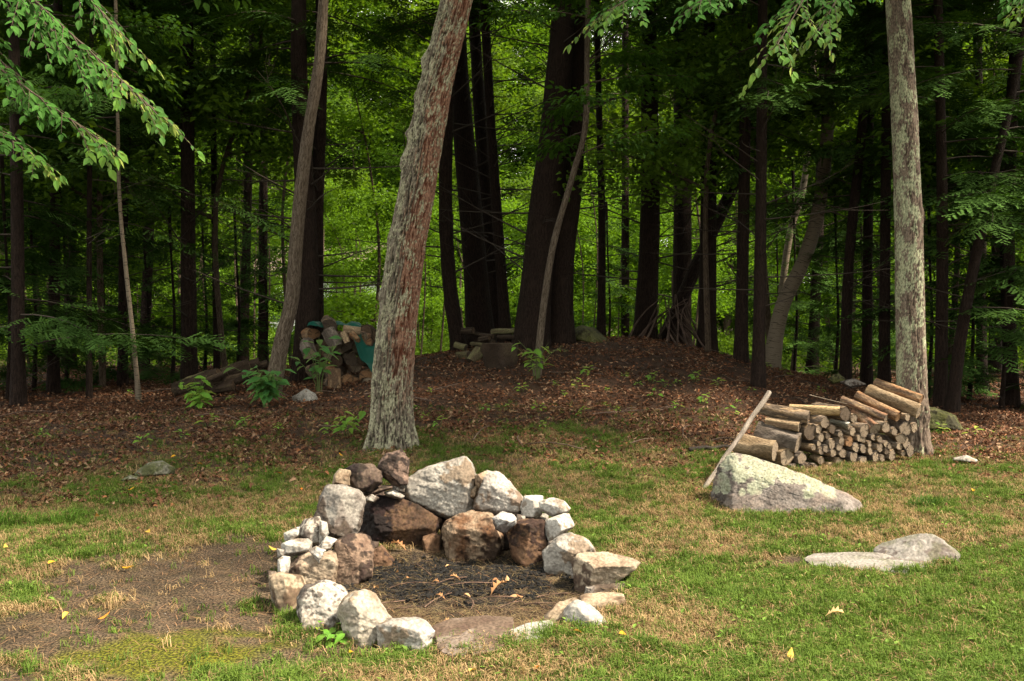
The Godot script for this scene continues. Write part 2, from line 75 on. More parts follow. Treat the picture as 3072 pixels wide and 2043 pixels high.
	["mossy_stone","small mossy stone on litter behind the woodpile","rock","stones along the edge of the litter",[5.03,0.582,-15.4],[-0.066,-0.316],[-0.625,-0.781,0.088,0.258,-0.966,0.061,0.625,0.781,0.08,-0.433,0.902,0.068],0.1,0.1,"mossy",[],1.0,18.0,4,1.0],
	["mossy_stone","flat grey stone on litter behind the woodpile","rock","stones along the edge of the litter",[5.11,0.554,-14.9],[-0.069,-0.33],[-0.461,-0.887,0.074,0.249,-0.968,0.06,0.371,0.928,0.065,-0.258,0.966,0.064],0.15,0.15,"greyd",[],1.0,18.0,4,1.0],
	["mossy_stone","low greenish stone at the foot of the mossy boulder","rock","stones at the mossy boulder",[0.845,0.947,-17.0],[-0.041,-0.05],[-0.243,-0.97,0.04,0.471,-0.882,0.073,0.233,0.972,0.043,-0.263,0.965,0.053],0.1,0.12,"mossy",[],1.0,18.0,4,1.0]
]

const LOGS = [
	["log","thick weathered log lying lowest at the boulder end of woodpile","logs of the stacked woodpile by the lichen-covered trunk",[2.231,0.325,-9.848],[2.555,0.279,-9.628],0.1,"bare"],
	["log","thick log with ridged grey bark and striped cut end","logs of the stacked woodpile by the lichen-covered trunk",[2.46,0.437,-9.959],[2.813,0.34,-9.739],0.106,"bark"],
	["log","thick log end standing behind the lichen boulder","logs of the stacked woodpile by the lichen-covered trunk",[2.484,0.219,-10.043],[2.684,0.209,-9.683],0.091,"bare"],
	["log","slim log resting on the ridged-bark log","logs of the stacked woodpile by the lichen-covered trunk",[2.54,0.544,-9.922],[2.819,0.505,-9.742],0.045,"tan"],
	["log","long dark weathered log on top beside the leaning pole","logs of the stacked woodpile by the lichen-covered trunk",[2.513,0.662,-10.007],[2.926,0.589,-9.787],0.068,"dark"],
	["log","dark log end between the ridged-bark log and a pale end","logs of the stacked woodpile by the lichen-covered trunk",[2.734,0.452,-10.15],[2.934,0.442,-9.79],0.087,"dark"],
	["log","smooth yellowish barkless log lying across the top","logs of the stacked woodpile by the lichen-covered trunk",[2.821,0.654,-10.093],[3.279,0.645,-9.933],0.058,"yellow"],
	["log","pale round log end under the yellowish barkless log","logs of the stacked woodpile by the lichen-covered trunk",[2.913,0.543,-10.225],[3.113,0.533,-9.865],0.06,"grey"],
	["log","short cut log with bleached end packed low in the woodpile","logs of the stacked woodpile by the lichen-covered trunk",[2.836,0.481,-10.192],[3.036,0.471,-9.832],0.045,"grey"],
	["log","short cut log with bleached end packed low in the woodpile","logs of the stacked woodpile by the lichen-covered trunk",[3.246,0.57,-10.361],[3.446,0.56,-10.001],0.048,"grey"],
	["log","dark log end just past the yellowish barkless log","logs of the stacked woodpile by the lichen-covered trunk",[3.145,0.622,-10.32],[3.345,0.612,-9.96],0.072,"dark"],
	["log","log crusted with pale green lichen in middle of woodpile","logs of the stacked woodpile by the lichen-covered trunk",[3.267,0.531,-10.13],[3.395,0.489,-9.98],0.041,"lichen"],
	["log","short cut log with bleached end packed low in the woodpile","logs of the stacked woodpile by the lichen-covered trunk",[3.371,0.442,-10.411],[3.571,0.432,-10.051],0.07,"grey"],
	["log","reddish rough-barked log sloping down to a pale end","logs of the stacked woodpile by the lichen-covered trunk",[3.6,0.585,-10.402],[3.699,0.438,-10.102],0.066,"red"],
	["log","thin long reddish log sloping over the woodpile top","logs of the stacked woodpile by the lichen-covered trunk",[3.471,0.711,-10.453],[3.809,0.548,-10.103],0.044,"red"],
	["log","orange-barked log sloping beside the thick barkless log","logs of the stacked woodpile by the lichen-covered trunk",[3.658,0.742,-10.556],[3.965,0.55,-10.206],0.055,"orange"],
	["log","thick split barkless log sloping against the lichen-covered trunk","logs of the stacked woodpile by the lichen-covered trunk",[3.816,0.783,-10.678],[4.236,0.599,-10.328],0.077,"bare"],
	["log","ragged split log topmost of the woodpile against the trunk","logs of the stacked woodpile by the lichen-covered trunk",[3.932,0.867,-10.77],[4.297,0.714,-10.42],0.048,"orange"],
	["log","short cut log with bleached end packed low in the woodpile","logs of the stacked woodpile by the lichen-covered trunk",[3.889,0.554,-10.615],[4.089,0.544,-10.255],0.04,"grey"],
	["log","log with broad round end below the sloping logs","logs of the stacked woodpile by the lichen-covered trunk",[4.033,0.424,-10.543],[4.061,0.427,-10.243],0.072,"bark"],
	["log","short cut log with bleached end packed low in the woodpile","logs of the stacked woodpile by the lichen-covered trunk",[3.631,0.454,-10.514],[3.831,0.444,-10.154],0.061,"grey"],
	["log","short cut log with bleached end packed low in the woodpile","logs of the stacked woodpile by the lichen-covered trunk",[3.971,0.445,-10.646],[4.171,0.435,-10.286],0.05,"grey"],
	["log","short cut log with bleached end packed low in the woodpile","logs of the stacked woodpile by the lichen-covered trunk",[4.006,0.322,-10.521],[4.004,0.325,-10.221],0.054,"tan"],
	["log","short cut log with bleached end packed low in the woodpile","logs of the stacked woodpile by the lichen-covered trunk",[3.706,0.322,-10.321],[3.751,0.331,-10.121],0.034,"tan"],
	["log","short cut log with bleached end packed low in the woodpile","logs of the stacked woodpile by the lichen-covered trunk",[3.536,0.331,-10.245],[3.558,0.333,-10.045],0.029,"tan"],
	["log","short cut log with bleached end packed low in the woodpile","logs of the stacked woodpile by the lichen-covered trunk",[2.655,0.205,-10.116],[2.855,0.195,-9.756],0.061,"bark"],
	["log","short cut log with bleached end packed low in the woodpile","logs of the stacked woodpile by the lichen-covered trunk",[2.783,0.304,-10.17],[2.983,0.294,-9.81],0.033,"tan"],
	["log","short cut log with bleached end packed low in the woodpile","logs of the stacked woodpile by the lichen-covered trunk",[2.844,0.337,-10.195],[3.044,0.327,-9.835],0.031,"bark"],
	["log","short cut log with bleached end packed low in the woodpile","logs of the stacked woodpile by the lichen-covered trunk",[2.872,0.261,-10.207],[3.072,0.251,-9.847],0.039,"grey"],
	["log","short cut log with bleached end packed low in the woodpile","logs of the stacked woodpile by the lichen-covered trunk",[2.946,0.413,-10.238],[3.146,0.403,-9.878],0.036,"dark"],
	["log","short cut log with bleached end packed low in the woodpile","logs of the stacked woodpile by the lichen-covered trunk",[2.871,0.395,-10.207],[3.071,0.385,-9.847],0.043,"grey"],
	["log","short cut log with bleached end packed low in the woodpile","logs of the stacked woodpile by the lichen-covered trunk",[3.091,0.42,-10.297],[3.291,0.41,-9.937],0.038,"bark"],
	["log","short cut log with bleached end packed low in the woodpile","logs of the stacked woodpile by the lichen-covered trunk",[3.237,0.443,-10.357],[3.437,0.433,-9.997],0.046,"grey"],
	["log","short cut log with bleached end packed low in the woodpile","logs of the stacked woodpile by the lichen-covered trunk",[3.078,0.288,-10.292],[3.278,0.278,-9.932],0.043,"bark"],
	["log","short cut log with bleached end packed low in the woodpile","logs of the stacked woodpile by the lichen-covered trunk",[2.926,0.284,-10.229],[3.126,0.274,-9.869],0.043,"bark"],
	["log","short cut log with bleached end packed low in the woodpile","logs of the stacked woodpile by the lichen-covered trunk",[3.01,0.229,-10.263],[3.21,0.219,-9.903],0.043,"grey"],
	["log","short cut log with bleached end packed low in the woodpile","logs of the stacked woodpile by the lichen-covered trunk",[3.121,0.222,-10.309],[3.321,0.212,-9.949],0.048,"grey"],
	["log","short cut log with bleached end packed low in the woodpile","logs of the stacked woodpile by the lichen-covered trunk",[3.274,0.277,-10.371],[3.474,0.267,-10.011],0.048,"bark"],
	["log","short cut log with bleached end packed low in the woodpile","logs of the stacked woodpile by the lichen-covered trunk",[3.43,0.302,-10.433],[3.63,0.292,-10.073],0.036,"grey"],
	["log","short cut log with bleached end packed low in the woodpile","logs of the stacked woodpile by the lichen-covered trunk",[3.559,0.259,-10.484],[3.759,0.249,-10.124],0.044,"grey"],
	["log","short cut log with bleached end packed low in the woodpile","logs of the stacked woodpile by the lichen-covered trunk",[3.638,0.217,-10.515],[3.838,0.207,-10.155],0.037,"dark"],
	["log","short cut log with bleached end packed low in the woodpile","logs of the stacked woodpile by the lichen-covered trunk",[3.704,0.176,-10.541],[3.904,0.166,-10.181],0.056,"grey"],
	["log","short cut log with bleached end packed low in the woodpile","logs of the stacked woodpile by the lichen-covered trunk",[3.923,0.204,-10.626],[4.123,0.194,-10.266],0.064,"bark"],
	["log","short cut log with bleached end packed low in the woodpile","logs of the stacked woodpile by the lichen-covered trunk",[2.99,0.098,-10.255],[3.19,0.088,-9.895],0.036,"tan"],
	["log","short cut log with bleached end packed low in the woodpile","logs of the stacked woodpile by the lichen-covered trunk",[3.143,0.088,-10.317],[3.343,0.078,-9.957],0.043,"dark"],
	["log","short cut log with bleached end packed low in the woodpile","logs of the stacked woodpile by the lichen-covered trunk",[3.241,0.094,-10.357],[3.441,0.084,-9.997],0.043,"dark"],
	["log","short cut log with bleached end packed low in the woodpile","logs of the stacked woodpile by the lichen-covered trunk",[3.361,0.125,-10.405],[3.561,0.115,-10.045],0.056,"bark"],
	["log","short cut log with bleached end packed low in the woodpile","logs of the stacked woodpile by the lichen-covered trunk",[2.805,0.098,-10.178],[3.005,0.088,-9.818],0.043,"bark"],
	["log","short cut log with bleached end packed low in the woodpile","logs of the stacked woodpile by the lichen-covered trunk",[2.67,0.083,-10.122],[2.87,0.073,-9.762],0.054,"bark"],
	["log","short cut log with bleached end packed low in the woodpile","logs of the stacked woodpile by the lichen-covered trunk",[2.562,0.114,-10.076],[2.762,0.104,-9.716],0.042,"bark"],
	["log","short cut log with bleached end packed low in the woodpile","logs of the stacked woodpile by the lichen-covered trunk",[2.73,0.115,-10.147],[2.93,0.105,-9.787],0.035,"dark"],
	["log","short cut log with bleached end packed low in the woodpile","logs of the stacked woodpile by the lichen-covered trunk",[2.754,0.05,-10.157],[2.954,0.04,-9.797],0.035,"dark"],
	["log","short cut log with bleached end packed low in the woodpile","logs of the stacked woodpile by the lichen-covered trunk",[3.425,0.046,-10.43],[3.625,0.036,-10.07],0.034,"dark"],
	["log","short cut log with bleached end packed low in the woodpile","logs of the stacked woodpile by the lichen-covered trunk",[3.478,0.063,-10.451],[3.678,0.053,-10.091],0.027,"tan"],
	["log","short cut log with bleached end packed low in the woodpile","logs of the stacked woodpile by the lichen-covered trunk",[3.535,0.078,-10.474],[3.735,0.068,-10.114],0.024,"bark"],
	["log","short cut log with bleached end packed low in the woodpile","logs of the stacked woodpile by the lichen-covered trunk",[3.247,0.181,-10.36],[3.447,0.171,-10.0],0.055,"bark"],
	["log","short cut log with bleached end packed low in the woodpile","logs of the stacked woodpile by the lichen-covered trunk",[3.503,0.166,-10.462],[3.703,0.156,-10.102],0.056,"bark"],
	["log","short cut log with bleached end packed low in the woodpile","logs of the stacked woodpile by the lichen-covered trunk",[2.995,0.328,-10.258],[3.195,0.318,-9.898],0.05,"grey"],
	["log","short cut log with bleached end packed low in the woodpile","logs of the stacked woodpile by the lichen-covered trunk",[3.359,0.257,-10.405],[3.559,0.247,-10.045],0.048,"bark"],
	["log","short cut log with bleached end packed low in the woodpile","logs of the stacked woodpile by the lichen-covered trunk",[3.63,0.292,-10.513],[3.83,0.282,-10.153],0.037,"grey"],
	["log","short cut log with bleached end packed low in the woodpile","logs of the stacked woodpile by the lichen-covered trunk",[3.878,0.281,-10.609],[4.078,0.271,-10.249],0.057,"grey"],
	["log","short cut log with bleached end packed low in the woodpile","logs of the stacked woodpile by the lichen-covered trunk",[3.674,0.265,-10.53],[3.874,0.255,-10.17],0.034,"bark"],
	["log","short cut log with bleached end packed low in the woodpile","logs of the stacked woodpile by the lichen-covered trunk",[3.445,0.231,-10.439],[3.645,0.221,-10.079],0.041,"grey"],
	["log","short cut log with bleached end packed low in the woodpile","logs of the stacked woodpile by the lichen-covered trunk",[3.589,0.149,-10.496],[3.789,0.139,-10.136],0.037,"grey"],
	["log","short cut log with bleached end packed low in the woodpile","logs of the stacked woodpile by the lichen-covered trunk",[3.79,0.261,-10.575],[3.99,0.251,-10.215],0.042,"grey"],
	["log","short cut log with bleached end packed low in the woodpile","logs of the stacked woodpile by the lichen-covered trunk",[3.0,0.472,-10.26],[3.2,0.462,-9.9],0.048,"dark"],
	["log","short cut log with bleached end packed low in the woodpile","logs of the stacked woodpile by the lichen-covered trunk",[3.106,0.346,-10.303],[3.306,0.336,-9.943],0.041,"grey"],
	["log","short cut log with bleached end packed low in the woodpile","logs of the stacked woodpile by the lichen-covered trunk",[3.316,0.372,-10.388],[3.516,0.362,-10.028],0.041,"grey"],
	["log","short cut log with bleached end packed low in the woodpile","logs of the stacked woodpile by the lichen-covered trunk",[3.472,0.364,-10.45],[3.672,0.354,-10.09],0.037,"bark"],
	["log","short cut log with bleached end packed low in the woodpile","logs of the stacked woodpile by the lichen-covered trunk",[3.73,0.413,-10.552],[3.93,0.403,-10.192],0.042,"grey"],
	["log","rotten orange log end in the middle of the woodpile","logs of the stacked woodpile by the lichen-covered trunk",[3.203,0.339,-10.343],[3.403,0.329,-9.983],0.058,"orange"],
	["log","short cut log with bleached end packed low in the woodpile","logs of the stacked woodpile by the lichen-covered trunk",[3.994,0.192,-10.352],[4.035,0.171,-10.232],0.03,"tan"],
	["log","short cut log with bleached end packed low in the woodpile","logs of the stacked woodpile by the lichen-covered trunk",[3.034,0.169,-9.997],[3.073,0.155,-9.847],0.038,"tan"],
	["log","short cut log with bleached end packed low in the woodpile","logs of the stacked woodpile by the lichen-covered trunk",[3.223,0.149,-10.132],[3.28,0.13,-9.932],0.041,"tan"],
	["log","upright bark-covered round leaning on the tarp-covered heap","firewood heaped under the green tarp",[-2.921,1.332,-15.8],[-2.767,1.06,-15.7],0.11,"bark"],
	["log","short bark-covered round beside the broad-leaved shrub","firewood heaped under the green tarp",[-3.291,1.12,-15.95],[-3.179,0.962,-15.6],0.11,"bark"],
	["log","upright split chunk with orange wood below the heap","firewood heaped under the green tarp",[-2.741,0.738,-15.35],[-2.734,0.44,-15.3],0.11,"orange"],
	["log","round log topmost of the tarp-covered heap","firewood heaped under the green tarp",[-3.031,1.477,-16.4],[-2.923,1.412,-16.0],0.11,"dark"],
	["log","pale split stick lying on top of the tarp-covered heap","firewood heaped under the green tarp",[-2.412,1.317,-15.85],[-2.68,1.346,-15.8],0.06,"tan"],
	["log","pale split wedge hanging in the tarp-covered heap","firewood heaped under the green tarp",[-2.655,1.301,-15.65],[-2.579,1.132,-15.6],0.05,"tan"],
	["log","reddish split piece beside the tarp fold","firewood heaped under the green tarp",[-2.543,1.263,-15.8],[-2.424,1.163,-15.7],0.06,"orange"],
	["log","dark firewood log in the heap under the green tarp","firewood heaped under the green tarp",[-2.707,0.795,-16.336],[-2.5,0.752,-15.957],0.103,"red"],
	["log","dark firewood log in the heap under the green tarp","firewood heaped under the green tarp",[-2.924,1.168,-16.421],[-2.817,1.194,-16.025],0.085,"rotten"],
	["log","dark firewood log in the heap under the green tarp","firewood heaped under the green tarp",[-2.514,1.098,-16.302],[-2.352,1.137,-15.928],0.12,"orange"],
	["log","dark firewood log in the heap under the green tarp","firewood heaped under the green tarp",[-2.32,1.261,-16.326],[-2.364,1.291,-16.043],0.128,"rotten"],
	["log","dark firewood log in the heap under the green tarp","firewood heaped under the green tarp",[-2.516,1.085,-16.429],[-2.351,1.12,-15.986],0.128,"rotten"],
	["log","dark firewood log in the heap under the green tarp","firewood heaped under the green tarp",[-3.033,1.314,-16.473],[-2.892,1.272,-16.106],0.097,"rotten"],
	["log","dark firewood log in the heap under the green tarp","firewood heaped under the green tarp",[-3.085,0.655,-16.222],[-3.117,0.683,-15.876],0.104,"dark"],
	["log","dark firewood log in the heap under the green tarp","firewood heaped under the green tarp",[-2.156,1.236,-16.408],[-2.247,1.242,-16.048],0.098,"rotten"],
	["log","dark firewood log in the heap under the green tarp","firewood heaped under the green tarp",[-2.58,1.018,-16.302],[-2.395,0.964,-16.013],0.089,"orange"],
	["log","dark firewood log in the heap under the green tarp","firewood heaped under the green tarp",[-2.284,0.459,-16.106],[-2.239,0.498,-15.764],0.125,"dark"],
	["log","dark firewood log in the heap under the green tarp","firewood heaped under the green tarp",[-3.012,0.57,-16.143],[-2.811,0.622,-15.825],0.127,"dark"],
	["log","dark firewood log in the heap under the green tarp","firewood heaped under the green tarp",[-3.031,0.47,-16.187],[-2.83,0.507,-15.777],0.114,"red"],
	["log","dark firewood log in the heap under the green tarp","firewood heaped under the green tarp",[-3.032,0.723,-16.153],[-2.863,0.676,-15.796],0.082,"orange"],
	["log","dark firewood log in the heap under the green tarp","firewood heaped under the green tarp",[-2.739,1.039,-16.317],[-2.653,1.09,-15.884],0.101,"dark"],
	["log","dark firewood log in the heap under the green tarp","firewood heaped under the green tarp",[-2.293,0.819,-16.313],[-2.379,0.868,-15.883],0.108,"rotten"],
	["log","dark firewood log in the heap under the green tarp","firewood heaped under the green tarp",[-2.915,1.137,-16.565],[-2.942,1.142,-16.115],0.095,"rotten"],
	["log","dark firewood log in the heap under the green tarp","firewood heaped under the green tarp",[-2.728,0.416,-16.168],[-2.728,0.454,-15.824],0.096,"orange"],
	["log","dark firewood log in the heap under the green tarp","firewood heaped under the green tarp",[-2.31,1.202,-16.263],[-2.405,1.197,-15.945],0.111,"red"],
	["log","dark firewood log in the heap under the green tarp","firewood heaped under the green tarp",[-2.567,1.086,-16.418],[-2.464,1.055,-16.029],0.119,"red"],
	["log","dark firewood log in the heap under the green tarp","firewood heaped under the green tarp",[-2.796,0.679,-16.313],[-2.832,0.635,-15.919],0.093,"dark"],
	["log","dark firewood log in the heap under the green tarp","firewood heaped under the green tarp",[-3.192,0.982,-16.214],[-3.124,1.0,-15.91],0.119,"rotten"],
	["log","dark firewood log in the heap under the green tarp","firewood heaped under the green tarp",[-2.676,0.884,-16.281],[-2.561,0.863,-15.865],0.112,"dark"],
	["log","dark firewood log in the heap under the green tarp","firewood heaped under the green tarp",[-2.204,0.57,-16.046],[-2.299,0.578,-15.69],0.128,"orange"],
	["log","dark firewood log in the heap under the green tarp","firewood heaped under the green tarp",[-2.364,0.586,-16.139],[-2.249,0.576,-15.805],0.084,"orange"],
	["log","dark firewood log in the heap under the green tarp","firewood heaped under the green tarp",[-2.784,0.519,-16.167],[-2.672,0.485,-15.863],0.108,"orange"],
	["log","dark firewood log in the heap under the green tarp","firewood heaped under the green tarp",[-2.68,1.149,-16.278],[-2.664,1.126,-15.902],0.091,"red"],
	["log","dark firewood log in the heap under the green tarp","firewood heaped under the green tarp",[-3.019,0.936,-16.272],[-3.075,0.885,-15.925],0.086,"rotten"],
	["log","dark firewood log in the heap under the green tarp","firewood heaped under the green tarp",[-3.121,0.959,-16.222],[-2.928,0.935,-15.897],0.09,"red"],
	["log","dark firewood log in the heap under the green tarp","firewood heaped under the green tarp",[-2.306,0.524,-16.043],[-2.312,0.485,-15.683],0.107,"rotten"],
	["log","dark firewood log in the heap under the green tarp","firewood heaped under the green tarp",[-2.886,0.995,-16.327],[-2.763,1.036,-15.995],0.098,"red"],
	["log","dark firewood log in the heap under the green tarp","firewood heaped under the green tarp",[-2.849,0.871,-16.359],[-2.801,0.828,-15.915],0.108,"rotten"],
	["log","dark firewood log in the heap under the green tarp","firewood heaped under the green tarp",[-2.41,1.037,-16.273],[-2.321,0.99,-15.915],0.096,"rotten"],
	["log","dark firewood log in the heap under the green tarp","firewood heaped under the green tarp",[-2.698,0.506,-16.176],[-2.603,0.546,-15.731],0.091,"orange"],
	["log","dark firewood log in the heap under the green tarp","firewood heaped under the green tarp",[-2.259,0.452,-15.91],[-2.245,0.483,-15.609],0.117,"red"],
	["log","dark firewood log in the heap under the green tarp","firewood heaped under the green tarp",[-3.034,0.491,-16.114],[-2.843,0.492,-15.672],0.081,"dark"],
	["log","dark firewood log in the heap under the green tarp","firewood heaped under the green tarp",[-3.459,1.232,-16.583],[-3.217,1.255,-16.145],0.107,"orange"],
	["log","dark firewood log in the heap under the green tarp","firewood heaped under the green tarp",[-3.057,1.076,-16.451],[-3.041,1.079,-16.002],0.094,"rotten"],
	["log","dark firewood log in the heap under the green tarp","firewood heaped under the green tarp",[-2.511,0.515,-16.186],[-2.304,0.553,-15.795],0.086,"rotten"],
	["log","dark firewood log in the heap under the green tarp","firewood heaped under the green tarp",[-3.225,0.678,-16.011],[-3.131,0.67,-15.754],0.117,"dark"],
	["log","dark firewood log in the heap under the green tarp","firewood heaped under the green tarp",[-2.453,0.929,-16.335],[-2.303,0.897,-15.966],0.101,"red"],
	["log","dark firewood log in the heap under the green tarp","firewood heaped under the green tarp",[-2.596,0.488,-16.154],[-2.52,0.481,-15.724],0.114,"orange"],
	["log","dark firewood log in the heap under the green tarp","firewood heaped under the green tarp",[-2.902,0.601,-16.314],[-2.889,0.637,-15.908],0.102,"rotten"],
	["log","dark firewood log in the heap under the green tarp","firewood heaped under the green tarp",[-2.747,1.176,-16.382],[-2.81,1.167,-16.047],0.129,"red"],
	["log","dark firewood log in the heap under the green tarp","firewood heaped under the green tarp",[-2.474,1.274,-16.383],[-2.534,1.248,-16.127],0.12,"dark"],
	["log","dark firewood log in the heap under the green tarp","firewood heaped under the green tarp",[-2.388,0.404,-16.215],[-2.194,0.45,-15.836],0.122,"orange"],
	["log","dark firewood log in the heap under the green tarp","firewood heaped under the green tarp",[-3.045,0.638,-16.185],[-3.053,0.677,-15.898],0.102,"dark"],
	["log","mossy round log leaning on the rotten stump","rotten wood on the mound by the twin trunks",[-0.541,0.984,-16.75],[-0.681,0.773,-16.6],0.09,"mossy"],
	["log","dark rotten billet stacked on the mound between trunks","rotten wood on the mound by the twin trunks",[-0.891,1.273,-17.776],[-0.675,1.292,-17.6],0.058,"rotten"],
	["log","dark rotten billet stacked on the mound between trunks","rotten wood on the mound by the twin trunks",[-0.359,1.264,-17.88],[0.068,1.285,-17.56],0.05,"mossy"],
	["log","dark rotten billet stacked on the mound between trunks","rotten wood on the mound by the twin trunks",[-0.691,1.227,-17.826],[-0.331,1.186,-17.52],0.04,"rotten"],
	["log","dark rotten billet stacked on the mound between trunks","rotten wood on the mound by the twin trunks",[-0.249,1.171,-17.644],[0.068,1.17,-17.48],0.044,"rotten"],
	["log","dark rotten billet stacked on the mound between trunks","rotten wood on the mound by the twin trunks",[-0.58,1.119,-17.571],[-0.396,1.161,-17.44],0.048,"rotten"],
	["log","dark rotten billet stacked on the mound between trunks","rotten wood on the mound by the twin trunks",[-0.489,1.122,-17.717],[-0.316,1.09,-17.4],0.038,"rotten"],
	["log","dark rotten billet stacked on the mound between trunks","rotten wood on the mound by the twin trunks",[-0.717,1.052,-17.654],[-0.421,1.029,-17.36],0.039,"mossy"],
	["log","dark rotten billet stacked on the mound between trunks","rotten wood on the mound by the twin trunks",[-0.991,1.044,-17.422],[-0.801,0.992,-17.32],0.059,"mossy"],
	["log","dark rotten billet stacked on the mound between trunks","rotten wood on the mound by the twin trunks",[-0.395,1.001,-17.48],[-0.211,0.979,-17.28],0.047,"rotten"],
	["log","dark rotten billet stacked on the mound between trunks","rotten wood on the mound by the twin trunks",[-0.433,0.953,-17.574],[-0.17,0.934,-17.24],0.048,"rotten"],
	["log","dark rotten billet stacked on the mound between trunks","rotten wood on the mound by the twin trunks",[-0.662,0.918,-17.294],[-0.336,0.908,-17.2],0.061,"rotten"],
	["log","dark rotten billet stacked on the mound between trunks","rotten wood on the mound by the twin trunks",[-0.943,0.855,-17.367],[-0.736,0.877,-17.16],0.068,"mossy"],
	["log","dark rotten billet stacked on the mound between trunks","rotten wood on the mound by the twin trunks",[-0.726,0.837,-17.215],[-0.308,0.83,-17.12],0.05,"rotten"],
	["log","dark rotten billet stacked on the mound between trunks","rotten wood on the mound by the twin trunks",[-0.602,0.79,-17.378],[-0.435,0.775,-17.08],0.065,"rotten"],
	["log","dark rotten billet stacked on the mound between trunks","rotten wood on the mound by the twin trunks",[-0.902,0.764,-17.104],[-0.715,0.782,-17.04],0.043,"rotten"],
	["log","dark rotten billet stacked on the mound between trunks","rotten wood on the mound by the twin trunks",[-0.888,0.696,-17.12],[-0.73,0.765,-17.0],0.051,"rotten"],
	["log","rotten mossy log heaped behind the broad-leaved shrub","rotten timber heaped in the dark undergrowth",[-4.825,0.526,-15.082],[-4.262,0.602,-15.365],0.06,"rotten"],
	["log","rotten mossy log heaped behind the broad-leaved shrub","rotten timber heaped in the dark undergrowth",[-4.543,0.636,-15.436],[-3.956,0.823,-15.607],0.084,"rotten"],
	["log","rotten mossy log heaped behind the broad-leaved shrub","rotten timber heaped in the dark undergrowth",[-4.975,0.485,-15.522],[-4.24,0.599,-15.351],0.062,"rotten"],
	["log","rotten mossy log heaped behind the broad-leaved shrub","rotten timber heaped in the dark undergrowth",[-4.688,0.626,-15.888],[-4.067,0.698,-15.642],0.053,"rotten"],
	["log","rotten mossy log heaped behind the broad-leaved shrub","rotten timber heaped in the dark undergrowth",[-5.177,0.499,-15.765],[-4.706,0.649,-15.407],0.078,"mossy"],
	["log","rotten mossy log heaped behind the broad-leaved shrub","rotten timber heaped in the dark undergrowth",[-5.04,0.416,-15.027],[-4.333,0.69,-15.157],0.053,"rotten"],
	["log","rotten mossy log heaped behind the broad-leaved shrub","rotten timber heaped in the dark undergrowth",[-4.697,0.425,-15.372],[-3.953,0.681,-15.224],0.072,"rotten"],
	["log","rotten mossy log heaped behind the broad-leaved shrub","rotten timber heaped in the dark undergrowth",[-4.266,0.689,-15.582],[-3.865,0.808,-15.718],0.059,"rotten"],
	["log","rotten mossy log heaped behind the broad-leaved shrub","rotten timber heaped in the dark undergrowth",[-4.547,0.684,-15.961],[-4.101,0.754,-15.75],0.054,"mossy"],
	["log","rotten mossy log heaped behind the broad-leaved shrub","rotten timber heaped in the dark undergrowth",[-5.19,0.398,-15.303],[-4.56,0.567,-15.165],0.069,"mossy"],
	["log","rotten mossy log heaped behind the broad-leaved shrub","rotten timber heaped in the dark undergrowth",[-5.193,0.423,-15.297],[-4.477,0.681,-15.209],0.1,"rotten"],
	["log","rotten mossy log heaped behind the broad-leaved shrub","rotten timber heaped in the dark undergrowth",[-4.853,0.56,-15.239],[-4.54,0.677,-15.448],0.066,"rotten"],
	["log","rotten mossy log heaped behind the broad-leaved shrub","rotten timber heaped in the dark undergrowth",[-4.721,0.565,-15.366],[-4.084,0.818,-15.472],0.083,"rotten"],
	["log","rotten mossy log heaped behind the broad-leaved shrub","rotten timber heaped in the dark undergrowth",[-4.432,0.561,-15.216],[-4.139,0.612,-15.447],0.069,"rotten"],
	["log","rotten mossy log heaped behind the broad-leaved shrub","rotten timber heaped in the dark undergrowth",[-4.581,0.617,-15.996],[-3.955,0.692,-15.638],0.064,"rotten"],
	["log","rotten mossy log heaped behind the broad-leaved shrub","rotten timber heaped in the dark undergrowth",[-4.73,0.583,-15.763],[-4.116,0.761,-15.554],0.098,"mossy"],
	["log","rotten mossy log heaped behind the broad-leaved shrub","rotten timber heaped in the dark undergrowth",[-4.788,0.583,-15.428],[-4.424,0.682,-15.513],0.066,"rotten"],
	["log","rotten mossy log heaped behind the broad-leaved shrub","rotten timber heaped in the dark undergrowth",[-4.924,0.419,-15.292],[-4.248,0.503,-15.202],0.088,"rotten"]
]

